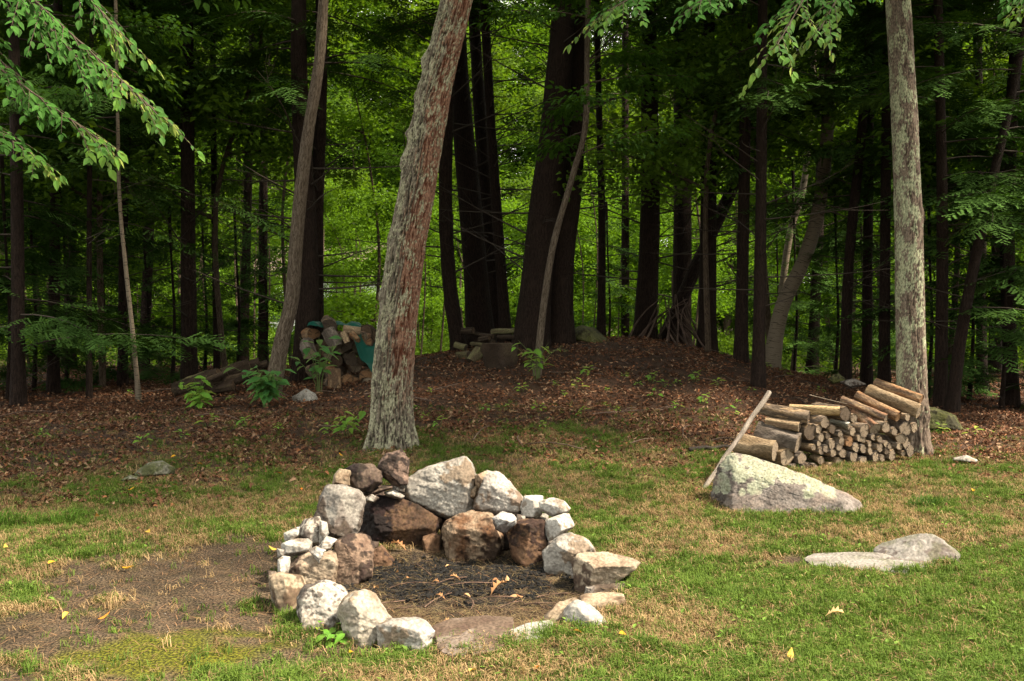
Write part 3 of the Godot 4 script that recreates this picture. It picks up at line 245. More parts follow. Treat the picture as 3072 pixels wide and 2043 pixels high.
const TREES = [
	["leaning_tree","thick leaning trunk with reddish bark and lichen behind the fire ring","","big",[[-1.272,0.217,-10.5],[-1.266,0.888,-10.5],[-1.208,1.53,-10.5],[-1.101,2.352,-10.5],[-0.961,3.125,-10.5],[-0.8,3.984,-10.5],[-0.576,4.884,-10.5]],0.215,0.16,14.0,8.0,2.6,1.0],
	["lichen_tree","straight grey trunk covered in lichen beside the stacked woodpile","","lichen",[[4.354,0.092,-10.75],[4.326,0.776,-10.75],[4.303,1.434,-10.75],[4.265,2.649,-10.75],[4.204,3.809,-10.75],[4.126,4.961,-10.75]],0.155,0.117,13.0,7.2,2.6,1.0],
	["curved_tree","slender curved grey trunk rising from the broad-leaved shrub","","grey",[[-3.484,0.357,-14.4],[-3.336,1.172,-14.4],[-3.181,1.8,-14.4],[-3.113,2.613,-14.4],[-3.032,3.424,-14.4],[-2.914,4.294,-14.4],[-2.772,5.16,-14.4],[-2.698,6.085,-14.4]],0.116,0.072,12.0,8.0,2.6,1.0],
	["hemlock_tree","dark double evergreen trunk directly behind the slender curved trunk","dark evergreens at the edge of the wood","hemlock",[[-3.458,0.45,-16.6],[-3.402,2.472,-16.6],[-3.514,5.34,-16.6],[-3.519,6.763,-16.6]],0.21,0.123,19.0,4.8,2.6,0.65],
	["hemlock_tree","straight dark evergreen just past the dark double trunk","dark evergreens at the edge of the wood","hemlock",[[-3.345,0.476,-17.0],[-3.317,3.229,-17.0],[-3.23,5.429,-17.0],[-3.222,6.886,-17.0]],0.126,0.096,19.0,4.8,2.6,0.65],
	["hemlock_tree","dark straight evergreen behind the heap of rotten timber","dark evergreens at the edge of the wood","hemlock",[[-5.677,0.318,-17.5],[-5.673,3.276,-17.5],[-5.658,7.04,-17.5]],0.137,0.107,19.0,4.8,2.6,0.65],
	["hemlock_tree","thin dark evergreen pole next to the straight trunk behind rotten timber","dark evergreens at the edge of the wood","hemlock",[[-5.78,0.319,-19.5],[-5.805,3.461,-19.5],[-5.808,7.656,-19.5]],0.064,0.051,19.0,4.8,2.6,0.65],
	["hemlock_tree","dark evergreen trunk below the overhanging large-leaved boughs","dark evergreens at the edge of the wood","hemlock",[[-7.206,0.261,-14.5],[-7.177,2.997,-14.5],[-7.189,5.496,-14.5]],0.101,0.076,19.0,1.4,2.6,1.0],
	["hemlock_tree","dark evergreen with low drooping sprays near the thin white birch","dark evergreens at the edge of the wood","hemlock",[[-7.616,0.264,-16.5],[-7.543,3.183,-16.5],[-7.456,6.379,-16.5]],0.094,0.072,19.0,2.8,2.6,0.7],
	["hemlock_tree","dark slim evergreen close behind the thin white birch","dark evergreens at the edge of the wood","hemlock",[[-7.048,0.278,-18.0],[-6.993,3.322,-18.0],[-6.844,6.038,-18.0]],0.086,0.063,19.0,3.6,2.6,0.75],
	["hemlock_tree","dark evergreen with straight trunk standing in the shaded wood","dark evergreens at the edge of the wood","hemlock",[[-9.202,0.254,-17.0],[-9.093,6.886,-17.0]],0.126,0.104,19.0,1.0,2.6,1.0],
	["hemlock_tree","very thin dark evergreen pole between boughs and white birch","dark evergreens at the edge of the wood","hemlock",[[-6.594,0.275,-15.5],[-6.55,3.425,-15.5],[-6.47,6.424,-15.5]],0.044,0.03,19.0,3.6,2.6,0.75],
	["hemlock_tree","slim dark evergreen behind the slender curved trunk","dark evergreens at the edge of the wood","hemlock",[[-6.484,0.257,-24],[-6.322,4.917,-24],[-6.154,9.042,-24]],0.115,0.084,19.0,7.5,2.6,0.6],
	["hemlock_tree","slim dark evergreen close to the slender curved trunk","dark evergreens at the edge of the wood","hemlock",[[-6.512,0.182,-26],[-6.434,6.311,-26],[-6.274,9.659,-26]],0.125,0.091,19.0,7.5,2.6,0.6],
	["hemlock_tree","dark curved evergreen trunk beside the leaning reddish trunk","dark evergreens at the edge of the wood","hemlock",[[-1.003,0.864,-19.0],[-1.199,2.261,-19.0],[-1.262,4.237,-19.0],[-1.14,7.502,-19.0]],0.141,0.116,19.0,6.8,2.6,0.7],
	["hemlock_tree","broad dark evergreen trunk behind the rotten billets","dark evergreens at the edge of the wood","hemlock",[[-0.619,0.899,-20.0],[-0.817,3.508,-20.0],[-1.047,6.096,-20.0],[-1.114,7.81,-20.0]],0.27,0.174,19.0,6.8,2.6,0.7],
	["hemlock_tree","dark evergreen trunk behind the broad trunk and rotten billets","dark evergreens at the edge of the wood","hemlock",[[-0.247,0.873,-21.0],[-0.583,4.509,-21.0],[-0.763,7.22,-21.0]],0.156,0.119,19.0,6.8,2.6,0.7],
	["hemlock_tree","slimmer dark trunk between the broad trunk and the twin trunks","dark evergreens at the edge of the wood","hemlock",[[-0.111,0.989,-19.6],[-0.349,4.318,-19.6],[-0.5,6.848,-19.6]],0.111,0.085,19.0,6.8,2.6,0.7],
	["hemlock_tree","thickest dark trunk of the twin evergreens on the mound","dark evergreens at the edge of the wood","hemlock",[[0.33,0.988,-17.6],[0.528,3.132,-17.6],[0.732,4.805,-17.6],[0.919,7.071,-17.6]],0.299,0.2,19.0,6.8,2.6,0.7],
	["hemlock_tree","second dark trunk leaning beside the thickest twin trunk","dark evergreens at the edge of the wood","hemlock",[[0.867,1.049,-17.9],[0.904,2.536,-17.9],[1.08,4.087,-17.9],[1.185,6.014,-17.9],[1.205,7.164,-17.9]],0.234,0.156,19.0,6.8,2.6,0.7],
	["hemlock_tree","thin dark evergreen rising behind the smooth mossy boulder","dark evergreens at the edge of the wood","hemlock",[[1.833,1.026,-20.5],[1.844,3.554,-20.5],[1.766,6.207,-20.5]],0.089,0.063,19.0,6.4,2.6,0.7],
	["hemlock_tree","dark evergreen trunk on the mound beside the brush heap","dark evergreens at the edge of the wood","hemlock",[[2.635,1.037,-19.8],[2.736,3.489,-19.8],[2.706,6.477,-19.8]],0.224,0.155,19.0,6.4,2.6,0.7],
	["hemlock_tree","dark evergreen trunk rising straight behind the brush heap","dark evergreens at the edge of the wood","hemlock",[[3.665,0.693,-21.5],[3.667,4.577,-21.5],[3.61,8.272,-21.5]],0.206,0.178,19.0,6.4,2.6,0.7],
	["hemlock_tree","dark trunk leaning over the brush heap","dark evergreens at the edge of the wood","hemlock",[[3.078,0.927,-20.4],[3.738,2.483,-20.4],[4.613,4.427,-20.4],[5.392,6.623,-20.4]],0.142,0.107,19.0,6.4,2.6,0.7],
	["hemlock_tree","stout dark trunk at the foot of the brush heap","dark evergreens at the edge of the wood","hemlock",[[3.761,0.844,-19.2],[3.775,4.264,-19.2],[3.743,6.742,-19.2]],0.176,0.134,19.0,6.4,2.6,0.7],
	["hemlock_tree","slim dark trunk between brush heap and litter slope evergreen","dark evergreens at the edge of the wood","hemlock",[[4.047,0.719,-17.6],[4.086,4.046,-17.6],[4.11,7.071,-17.6]],0.115,0.092,19.0,4.6,2.6,0.8],
	["hemlock_tree","slim dark evergreen standing at the top of the leaf litter slope","dark evergreens at the edge of the wood","hemlock",[[3.714,0.487,-15.0],[3.735,3.043,-15.0],[3.737,5.307,-15.0]],0.098,0.072,19.0,4.6,2.6,0.8],
	["hemlock_tree","slightly leaning dark trunk past the thick banded birch","dark evergreens at the edge of the wood","hemlock",[[5.862,0.314,-17.5],[5.909,2.517,-17.5],[6.113,4.787,-17.5]],0.099,0.076,19.0,3.6,2.6,0.75],
	["hemlock_tree","straight dark trunk between banded birch and lichen-covered trunk","dark evergreens at the edge of the wood","hemlock",[[6.6,0.217,-18.5],[6.592,4.169,-18.5],[6.597,7.348,-18.5]],0.097,0.073,19.0,3.6,2.6,0.75],
	["hemlock_tree","dark trunk close behind the sloping logs of the woodpile","dark evergreens at the edge of the wood","hemlock",[[6.362,0.224,-17.0],[6.352,3.964,-17.0],[6.355,6.886,-17.0]],0.096,0.074,19.0,3.6,2.6,0.75],
	["hemlock_tree","dark trunk rising behind the mossy hollow boulder","dark evergreens at the edge of the wood","hemlock",[[6.471,0.154,-15.0],[6.46,3.043,-15.0],[6.352,6.27,-15.0]],0.092,0.065,19.0,2.6,2.6,1.0],
	["hemlock_tree","thin dark trunk leaning away behind the mossy hollow boulder","dark evergreens at the edge of the wood","hemlock",[[6.465,0.143,-14.6],[6.596,1.356,-14.6],[6.92,3.133,-14.6],[7.276,4.77,-14.6]],0.089,0.057,19.0,3.4,2.6,1.0],
	["hemlock_tree","dark evergreen with low sprays past the thin leaning trunk","dark evergreens at the edge of the wood","hemlock",[[8.99,0.075,-19.0],[8.872,4.237,-19.0],[8.785,7.502,-19.0]],0.099,0.075,19.0,3.4,2.6,0.7],
	["hemlock_tree","thick dark evergreen past the thin leaning trunk","dark evergreens at the edge of the wood","hemlock",[[8.049,0.089,-16.0],[7.933,3.136,-16.0],[8.054,6.578,-16.0]],0.112,0.091,19.0,1.8,2.6,1.2],
	["hemlock_tree","dark evergreen with straight trunk standing in the shaded wood","dark evergreens at the edge of the wood","hemlock",[[9.022,0.071,-16.5],[8.911,6.732,-16.5]],0.122,0.094,19.0,1.2,2.6,1.2],
	["hemlock_tree","dark evergreen deep behind the thick banded birch","dark evergreens at the edge of the wood","hemlock",[[7.239,0.086,-24],[7.406,4.917,-24],[7.47,9.042,-24]],0.136,0.105,19.0,7.5,2.6,0.6],
	["hemlock_tree","thin dark evergreen deep behind the mound","dark evergreens at the edge of the wood","hemlock",[[3.074,0.043,-27],[3.054,6.491,-27],[3.042,9.967,-27]],0.118,0.082,19.0,7.5,2.6,0.6],
	["hemlock_tree","dark evergreen deep behind the thin white birch","dark evergreens at the edge of the wood","hemlock",[[-8.525,0.255,-23],[-8.275,4.781,-23],[-8.033,8.734,-23]],0.12,0.09,19.0,3.6,2.6,0.75],
	["hemlock_tree","dark evergreen deep behind the low drooping sprays","dark evergreens at the edge of the wood","hemlock",[[-10.679,0.241,-24],[-10.562,4.917,-24],[-10.454,9.042,-24]],0.146,0.105,19.0,3.6,2.6,0.75],
	["hemlock_tree","dark evergreen deep behind the lichen-covered trunk","dark evergreens at the edge of the wood","hemlock",[[9.757,0.055,-24],[9.801,4.917,-24],[9.801,9.042,-24]],0.146,0.105,19.0,3.6,2.6,0.75],
	["hemlock_tree","dark evergreen deep behind the thin leaning trunk","dark evergreens at the edge of the wood","hemlock",[[12.613,-0.012,-26],[12.649,5.19,-26],[12.638,9.659,-26]],0.159,0.113,19.0,4.5,2.6,0.7],
	["young_hemlock","young evergreen with drooping sprays down to the wood floor","young evergreens under the trees","hemlock",[[-7.708,0.26,-15.2],[-7.658,1.46,-15.2],[-7.708,2.66,-15.2]],0.035,0.02,3.86,0.25,1.5,0.9],
	["young_hemlock","young evergreen with drooping sprays down to the wood floor","young evergreens under the trees","hemlock",[[-8.081,0.261,-16.8],[-8.031,1.461,-16.8],[-8.081,2.661,-16.8]],0.035,0.02,4.461,0.25,1.5,0.9],
	["young_hemlock","young evergreen with drooping sprays down to the wood floor","young evergreens under the trees","hemlock",[[-8.159,0.262,-18.2],[-8.109,1.462,-18.2],[-8.159,2.662,-18.2]],0.035,0.02,4.062,0.25,1.5,0.9],
	["young_hemlock","young evergreen with drooping sprays down to the wood floor","young evergreens under the trees","hemlock",[[-8.02,0.263,-19.5],[-7.97,1.463,-19.5],[-8.02,2.663,-19.5]],0.035,0.02,4.763,0.25,1.5,0.9],
	["young_hemlock","young evergreen with drooping sprays down to the wood floor","young evergreens under the trees","hemlock",[[-7.538,0.268,-20.5],[-7.488,1.468,-20.5],[-7.538,2.668,-20.5]],0.035,0.02,4.268,0.25,1.5,0.9],
	["young_hemlock","young evergreen with drooping sprays down to the wood floor","young evergreens under the trees","hemlock",[[-6.353,0.297,-18.6],[-6.303,1.497,-18.6],[-6.353,2.697,-18.6]],0.035,0.02,3.297,0.25,1.5,0.9],
	["young_hemlock","young evergreen with drooping sprays down to the wood floor","young evergreens under the trees","hemlock",[[-6.641,0.28,-21.5],[-6.591,1.48,-21.5],[-6.641,2.68,-21.5]],0.035,0.02,4.48,0.25,1.5,0.9],
	["young_hemlock","young evergreen with drooping sprays down to the wood floor","young evergreens under the trees","hemlock",[[-5.662,0.319,-20.5],[-5.612,1.519,-20.5],[-5.662,2.719,-20.5]],0.035,0.02,3.519,0.25,1.5,0.9],
	["young_hemlock","young evergreen with drooping sprays down to the wood floor","young evergreens under the trees","hemlock",[[-5.578,0.299,-22.5],[-5.528,1.499,-22.5],[-5.578,2.699,-22.5]],0.035,0.02,4.299,0.25,1.5,0.9],
	["young_hemlock","young evergreen with drooping sprays down to the wood floor","young evergreens under the trees","hemlock",[[-8.391,0.257,-15.8],[-8.341,1.457,-15.8],[-8.391,2.657,-15.8]],0.035,0.02,4.257,0.25,1.5,0.9],
	["young_hemlock","young evergreen with drooping sprays down to the wood floor","young evergreens under the trees","hemlock",[[6.098,0.243,-21.5],[6.148,1.443,-21.5],[6.098,2.643,-21.5]],0.035,0.02,4.443,0.25,1.5,0.9],
	["young_hemlock","young evergreen with drooping sprays down to the wood floor","young evergreens under the trees","hemlock",[[6.435,0.237,-19.8],[6.485,1.437,-19.8],[6.435,2.637,-19.8]],0.035,0.02,4.037,0.25,1.5,0.9],
	["young_hemlock","young evergreen with drooping sprays down to the wood floor","young evergreens under the trees","hemlock",[[7.612,0.122,-19.5],[7.662,1.322,-19.5],[7.612,2.522,-19.5]],0.035,0.02,4.322,0.25,1.5,0.9],
	["young_hemlock","young evergreen with drooping sprays down to the wood floor","young evergreens under the trees","hemlock",[[7.285,0.138,-17.4],[7.335,1.338,-17.4],[7.285,2.538,-17.4]],0.035,0.02,3.538,0.25,1.5,0.9],
	["young_hemlock","young evergreen with drooping sprays down to the wood floor","young evergreens under the trees","hemlock",[[7.637,0.109,-16.6],[7.687,1.309,-16.6],[7.637,2.509,-16.6]],0.035,0.02,4.109,0.25,1.5,0.9],
	["young_hemlock","young evergreen with drooping sprays down to the wood floor","young evergreens under the trees","hemlock",[[7.687,0.098,-15.6],[7.737,1.298,-15.6],[7.687,2.498,-15.6]],0.035,0.02,3.698,0.25,1.5,0.9],
	["young_hemlock","young evergreen with drooping sprays down to the wood floor","young evergreens under the trees","hemlock",[[8.477,0.079,-16.2],[8.527,1.279,-16.2],[8.477,2.479,-16.2]],0.035,0.02,4.279,0.25,1.5,0.9],
	["young_hemlock","young evergreen with drooping sprays down to the wood floor","young evergreens under the trees","hemlock",[[7.901,0.09,-22.5],[7.951,1.29,-22.5],[7.901,2.49,-22.5]],0.035,0.02,4.59,0.25,1.5,0.9],
	["young_hemlock","young evergreen with drooping sprays down to the wood floor","young evergreens under the trees","hemlock",[[6.389,0.122,-24],[6.439,1.322,-24],[6.389,2.522,-24]],0.035,0.02,4.122,0.25,1.5,0.9],
	["young_hemlock","young evergreen with drooping sprays down to the wood floor","young evergreens under the trees","hemlock",[[2.359,0.4,-24.5],[2.409,1.6,-24.5],[2.359,2.8,-24.5]],0.035,0.02,4.0,0.25,1.5,0.9],
	["young_hemlock","young evergreen with drooping sprays down to the wood floor","young evergreens under the trees","hemlock",[[0.804,0.267,-26],[0.854,1.467,-26],[0.804,2.667,-26]],0.035,0.02,4.067,0.25,1.5,0.9],
	["birch_tree","thick leaning birch with dark banded bark beyond the mound","pale birches in the wood","birch",[[4.838,0.566,-18.6],[5.034,1.681,-18.6],[5.431,2.571,-18.6],[5.705,3.539,-18.6],[5.853,4.985,-18.6],[5.91,7.379,-18.6]],0.146,0.097,13.0,6.5,2.6,1.0],
	["birch_tree","slim pale birch behind the thick leaning birch","pale birches in the wood","birch",[[6.023,0.192,-23],[6.362,3.188,-23],[6.7,4.483,-23],[6.864,6.269,-23],[6.96,8.734,-23]],0.09,0.06,12.0,6.5,2.6,1.0],
	["birch_tree","thin white birch stem beside the dark undergrowth","pale birches in the wood","birch",[[-5.631,0.29,-15.0],[-5.717,1.348,-15.0],[-5.804,2.262,-15.0],[-5.889,3.368,-15.0],[-5.902,4.985,-15.0]],0.036,0.023,9.0,4.0,2.6,1.0],
	["maple_tree","thin grey maple stem in front of the twin trunks","","maple",[[0.371,0.653,-14.9],[0.461,1.61,-14.9],[0.622,2.646,-14.9],[0.912,3.679,-14.9],[1.091,4.386,-14.9],[1.115,5.474,-14.9]],0.055,0.039,8.0,3.3,2.6,1.0]
]

const YELLOW_LEAVES = [
	[-3.36,0.148,-9.915],
	[-3.264,0.005,-7.8],
	[-2.635,0.001,-7.2],
	[-3.338,0.042,-8.615],
	[-2.13,0.089,-9.19],
	[-1.403,0.172,-10.05],
	[1.926,0.081,-9.335],
	[-2.185,0.0,-5.205],
	[-2.408,0.0,-5.355],
	[-0.789,0.0,-4.79],
	[0.306,0.0,-4.93],
	[1.305,0.0,-4.62],
	[0.534,0.0,-4.93],
	[3.683,0.033,-8.98],
	[-0.194,0.0,-4.44],
	[-1.707,0.168,-10.025],
	[-3.075,0.13,-9.7],
	[-1.6,0.001,-6.76],
	[-2.961,0.0,-6.305],
	[0.101,0.0,-4.51],
	[1.662,0.0,-5.24],
	[-2.468,0.001,-6.25],
	[-1.86,0.049,-8.68],
	[-3.455,0.001,-6.76],
	[4.055,0.022,-8.72],
	[-0.642,0.051,-8.67]
]

const PIT_LEAVES = [
	[-0.124,0.001,-5.785],
	[-0.72,0.002,-6.715],
	[-0.409,0.001,-6.535],
	[-0.317,0.001,-6.06],
	[-0.089,0.001,-6.095],
	[-0.026,0.001,-6.06],
	[-0.794,0.001,-5.89],
	[-0.831,0.001,-5.8],
	[0.035,0.001,-5.75],
	[-0.387,0.001,-5.7],
	[-0.655,0.001,-6.155],
	[-0.74,0.001,-6.3],
	[-0.494,0.001,-6.06],
	[0.065,0.001,-5.765],
	[-0.281,0.001,-5.75],
	[-0.314,0.0,-5.3]
]

const SEEDLINGS = [
	[-4.691,0.31,-14.525],
	[-6.107,0.288,-15.9],
	[-4.065,0.329,-14.33],
	[-1.895,0.396,-13.595],
	[-1.608,0.318,-11.9],
	[-1.043,0.335,-11.985],
	[-3.138,0.277,-11.59],
	[-3.554,0.272,-11.625],
	[-0.05,0.411,-12.825],
	[0.329,0.375,-12.355],
	[0.71,0.471,-13.43],
	[0.916,0.522,-13.88],
	[1.19,0.404,-12.9],
	[1.316,0.362,-12.49],
	[2.048,0.591,-14.605],
	[2.202,0.546,-14.36],
	[2.422,0.563,-14.555],
	[1.815,0.553,-14.28],
	[2.575,0.389,-13.36],
	[2.819,0.293,-12.615],
	[3.084,0.371,-13.545],
	[3.432,0.269,-12.845],
	[4.559,0.6,-17.67],
	[4.577,0.518,-16.61],
	[7.189,0.037,-25.29],
	[0.625,0.56,-14.175],
	[0.128,0.52,-13.905],
	[0.853,0.347,-12.115],
	[1.45,0.335,-12.235],
	[-2.657,0.265,-11.27],
	[-2.036,0.261,-11.105],
	[-0.833,0.291,-11.265],
	[-0.353,0.195,-10.205],
	[2.16,0.369,-12.97],
	[2.721,0.577,-14.795],
	[-0.319,0.374,-12.37],
	[1.344,0.519,-13.92],
	[1.69,0.64,-14.825],
	[1.103,0.644,-14.775],
	[1.948,0.437,-13.47],
	[-0.147,0.326,-11.605],
	[0.349,0.292,-11.25],
	[5.285,0.125,-12.19],
	[5.527,0.108,-11.905],
	[6.003,0.105,-12.35],
	[-3.986,0.214,-10.73],
	[-5.193,0.226,-11.0],
	[-3.635,0.233,-10.945],
	[-1.233,0.379,-12.875],
	[-1.164,0.474,-14.09],
	[4.765,0.37,-15.34],
	[3.011,0.524,-14.635],
	[3.518,0.462,-14.615]
]

const POLE_TOP = Vector3(2.461, 0.869, -9.500)

const POLE_FOOT = Vector3(1.707, 0.052, -8.835)

const SHRUB = Vector3(-3.379, 0.333, -13.635)

const SHRUB_TALL = Vector3(-2.982, 0.434, -15.375)

const WEED = Vector3(-0.894, 0.000, -4.930)

const TREE_IVY = Vector3(-1.820, 0.254, -10.975)

const MAPLE_FOOT = Vector3(0.362, 0.641, -14.815)

const TUFT = Vector3(3.339, 0.015, -8.270)

const MOUND_TUFT = Vector3(-3.758, 0.002, -7.655)

const STUMP = Vector3(-0.197, 0.711, -15.575)

const BRUSH = Vector3(3.207, 1.110, -19.300)

const PIT = Vector3(-0.281, 0.001, -5.965)

const BARE = Vector3(-2.123, 0.001, -6.195)

const MOSS = Vector3(-1.662, 0.000, -4.745)

const TARP_A = Vector3(-3.307, 1.412, -16.000)

const TARP_B = Vector3(-2.199, 0.983, -15.900)

const BOUGH_L0 = Vector3(-2.991, 3.662, -5.600)

const BOUGH_L1 = Vector3(-1.689, 2.481, -5.200)

const BOUGH_L2 = Vector3(-2.095, 2.397, -5.400)

const BOUGH_L3 = Vector3(-2.057, 2.991, -5.600)

const BOUGH_C1 = Vector3(2.289, 3.326, -7.000)

const BOUGH_C2 = Vector3(1.828, 3.132, -6.800)

const BOUGH_C3 = Vector3(0.483, 3.597, -7.400)

const BOUGH_R1 = Vector3(4.324, 3.921, -9.000)

const TONGUE = Vector3(2.268, 0.002, -6.495)

const TWIG = Vector3(2.061, 0.161, -10.440)
var sn: FastNoiseLite      # single octave noise, one unit = one metre
var fb: FastNoiseLite      # four octaves
var cell: FastNoiseLite    # broken plates
var rng := RandomNumberGenerator.new()
var used := {}
var ico := {}
var M := {}

class Buf:
	var v := PackedVector3Array()
	var n := PackedVector3Array()
	var c := PackedColorArray()
	var uv := PackedVector2Array()
	var ix := PackedInt32Array()

# ---------------------------------------------------------------- naming
func numbered(called: String) -> String:
	if not used.has(called):
		used[called] = 0
		return called
	used[called] += 1
	return "%s_%03d" % [called, used[called]]

func tag(o: Node, label: String, category: String, group := "", kind := "") -> void:
	if label != "": o.set_meta("label", label)
	if category != "": o.set_meta("category", category)
	if group != "": o.set_meta("group", group)
	if kind != "": o.set_meta("kind", kind)

func thing(called: String, label: String, category: String, pos: Vector3, group := "") -> Node3D:
	var o := Node3D.new()
	o.name = numbered(called)
	add_child(o)
	o.position = pos
	tag(o, label, category, group)
	return o

func part(called: String, mesh: Mesh, mat: Material, parent: Node, xf := Transform3D.IDENTITY) -> MeshInstance3D:
	var o := MeshInstance3D.new()
	o.name = numbered(called) if parent == self else called
	o.mesh = mesh
	o.material_override = mat
	o.transform = xf
	parent.add_child(o, true)
	return o

func copies(called: String, mesh: Mesh, mat: Material, parent: Node, buffer: PackedFloat32Array) -> MultiMeshInstance3D:
	var mm := MultiMesh.new()
	mm.transform_format = MultiMesh.TRANSFORM_3D
	mm.use_colors = true
	mm.mesh = mesh
	mm.instance_count = buffer.size() / 16
	mm.buffer = buffer
	var o := MultiMeshInstance3D.new()
	o.name = numbered(called) if parent == self else called
	o.multimesh = mm
	o.material_override = mat
	parent.add_child(o, true)
	o.set_meta("kind", "stuff")
	return o

func put(buffer: PackedFloat32Array, b: Basis, o: Vector3, c: Color) -> void:
	buffer.append_array(PackedFloat32Array([b.x.x, b.y.x, b.z.x, o.x, b.x.y, b.y.y, b.z.y, o.y, b.x.z, b.y.z, b.z.z, o.z, c.r, c.g, c.b, 1.0]))

func commit(b: Buf) -> ArrayMesh:
	var a := []
	a.resize(Mesh.ARRAY_MAX)
	a[Mesh.ARRAY_VERTEX] = b.v
	if b.n.size() == b.v.size(): a[Mesh.ARRAY_NORMAL] = b.n
	if b.c.size() == b.v.size(): a[Mesh.ARRAY_COLOR] = b.c
	if b.uv.size() == b.v.size(): a[Mesh.ARRAY_TEX_UV] = b.uv
	a[Mesh.ARRAY_INDEX] = b.ix
	var m := ArrayMesh.new()
	m.add_surface_from_arrays(Mesh.PRIMITIVE_TRIANGLES, a)
	return m

func smooth_normals(b: Buf) -> void:
	var n := PackedVector3Array()
	n.resize(b.v.size())
	var i := 0
	var ix := b.ix
	var v := b.v
	while i < ix.size():
		var f := (v[ix[i + 2]] - v[ix[i]]).cross(v[ix[i + 1]] - v[ix[i]])
		n[ix[i]] += f
		n[ix[i + 1]] += f
		n[ix[i + 2]] += f
		i += 3
	for k in n.size(): n[k] = n[k].normalized()
	b.n = n

# ---------------------------------------------------------------- terrain
func ground_h(x: float, z: float) -> float:
	var d := -z
	var b := 0.25 * smoothstep(7.5, 12.0, d) * (1.0 - 0.75 * smoothstep(-0.5, 4.5, x))
	var sx := 5.0 if x < 2.3 else 3.2
	var q := (x - 2.3) / sx
	var w := (d - 19.0) / 5.0
	return b + 0.95 * exp(-q * q - w * w) - 0.9 * smoothstep(23.0, 40.0, d)

func ell(x: float, z: float, c: Vector3, rx: float, rz: float) -> float:
	var a := (x - c.x) / rx
	var b := (z - c.z) / rz
	return sqrt(a * a + b * b)

# how much leaf litter (1) rather than lawn (0)
func litter_w(x: float, z: float) -> float:
	var edge := 10.7 + 0.25 * x * (1.4 if x < 0.0 else 0.12) + 0.9 * sn.get_noise_2d(x * 0.5, z * 0.5) + 0.5 * sn.get_noise_2d(x * 2.0 + 9.0, z * 2.0)
	return smoothstep(edge - 1.7, edge + 1.2, -z)

# bare soil: 1 = no grass
func bare_w(x: float, z: float) -> float:
	var n := 0.35 * sn.get_noise_2d(x * 1.3 + 40.0, z * 1.3) + 0.25 * sn.get_noise_2d(x * 4.0, z * 4.0 + 7.0)
	var a := 1.0 - smoothstep(0.7, 1.05, minf(ell(x, z, BARE + Vector3(0.3, 0, 0.1), 1.1, 1.05), ell(x, z, BARE + Vector3(0.25, 0, 1.15), 0.9, 0.9)) + n)
	var p := 1.0 - smoothstep(0.9, 1.02, ell(x, z, PIT, 0.98, 1.06))
	var m := 1.0 - smoothstep(0.6, 1.0, ell(x, z, MOSS, 0.42, 0.35) + n)
	var w := 1.0 - smoothstep(0.6, 1.1, ell(x, z, WEED + Vector3(0, 0, 0.1), 0.5, 0.3) + n)
	var t := 1.0 - smoothstep(0.75, 1.0, ell(x, z, TONGUE, 0.62, 0.2))
	return maxf(maxf(a, p), maxf(m, maxf(t, w * 0.8)))

func axis_lines(lo: float, hi: float, a: float, b: float, step: float, far_lo: float, grow: float) -> PackedFloat32Array:
	var up := PackedFloat32Array()
	var x := a
	while x < b:
		up.append(x)
		x += step
	var s := step
	while x < hi:
		up.append(x)
		s *= grow
		x += s
	up.append(hi)
	var down := PackedFloat32Array()
	x = a
	s = step
	while x > far_lo:
		s *= grow
		x -= s
		down.append(maxf(x, far_lo))
	down.reverse()
	down.append_array(up)
	return down

func build_ground() -> void:
	var xs := axis_lines(0, 220.0, -6.6, 6.6, 0.06, -220.0, 1.12)
	var ds := axis_lines(0, 320.0, 3.7, 13.0, 0.055, -60.0, 1.045)
	var b := Buf.new()
	var nx := xs.size()
	for d in ds:
		for x in xs:
			var z := -d
			var h := ground_h(x, z)
			var near := clampf(1.6 - d / 30.0, 0.0, 1.0)
			var f := fb.get_noise_2d(x * 0.8, z * 0.8)
			h += near * (0.03 * f + 0.012 * fb.get_noise_2d(x * 5.0, z * 5.0))
			var lw := litter_w(x, z)
			var bw := bare_w(x, z)
			var pit := 1.0 - smoothstep(0.75, 0.95, ell(x, z, PIT, 0.98, 0.92))
			h -= 0.03 * pit + 0.012 * bw * near
			b.v.append(Vector3(x, h, z))
			var g := fb.get_noise_2d(x * 3.0 + 5.0, z * 3.0)
			var thatch := Color(0.14, 0.098, 0.052).lerp(Color(0.095, 0.095, 0.035), clampf(0.5 + f + g, 0.0, 1.0))
			var soil := Color(0.058, 0.041, 0.026).lerp(Color(0.098, 0.07, 0.044), clampf(0.5 + g * 1.4, 0.0, 1.0))
			var lit := Color(0.05, 0.029, 0.019).lerp(Color(0.085, 0.047, 0.03), clampf(0.5 + g * 1.4, 0.0, 1.0))
			var c := thatch.lerp(soil, bw).lerp(lit, lw)
			var ash := (1.0 - smoothstep(0.6, 0.95, ell(x, z + 0.18, PIT, 0.85, 0.75) + 0.5 * g))
			c = c.lerp(Color(0.022, 0.019, 0.017), 0.92 * ash)
			var ms := 1.0 - smoothstep(0.5, 1.0, ell(x, z, MOSS, 0.62, 0.42) + 0.5 * g)
			c = c.lerp(Color(0.10, 0.105, 0.008), ms * 0.95)
			b.c.append(c)
	for j in ds.size() - 1:
		for i in nx - 1:
			var k := j * nx + i
			b.ix.append_array(PackedInt32Array([k, k + nx, k + 1, k + 1, k + nx, k + nx + 1]))
	smooth_normals(b)
	if b.n[0].y < 0.0:
		for k in b.n.size(): b.n[k] = -b.n[k]
		for k in range(0, b.ix.size(), 3):
			var t := b.ix[k]
			b.ix[k] = b.ix[k + 1]
			b.ix[k + 1] = t
	var o := part("ground", commit(b), M.ground, self)
	o.set_meta("kind", "structure")
	o.set_meta("label", "lawn soil rising to a leaf-covered mound in the wood")

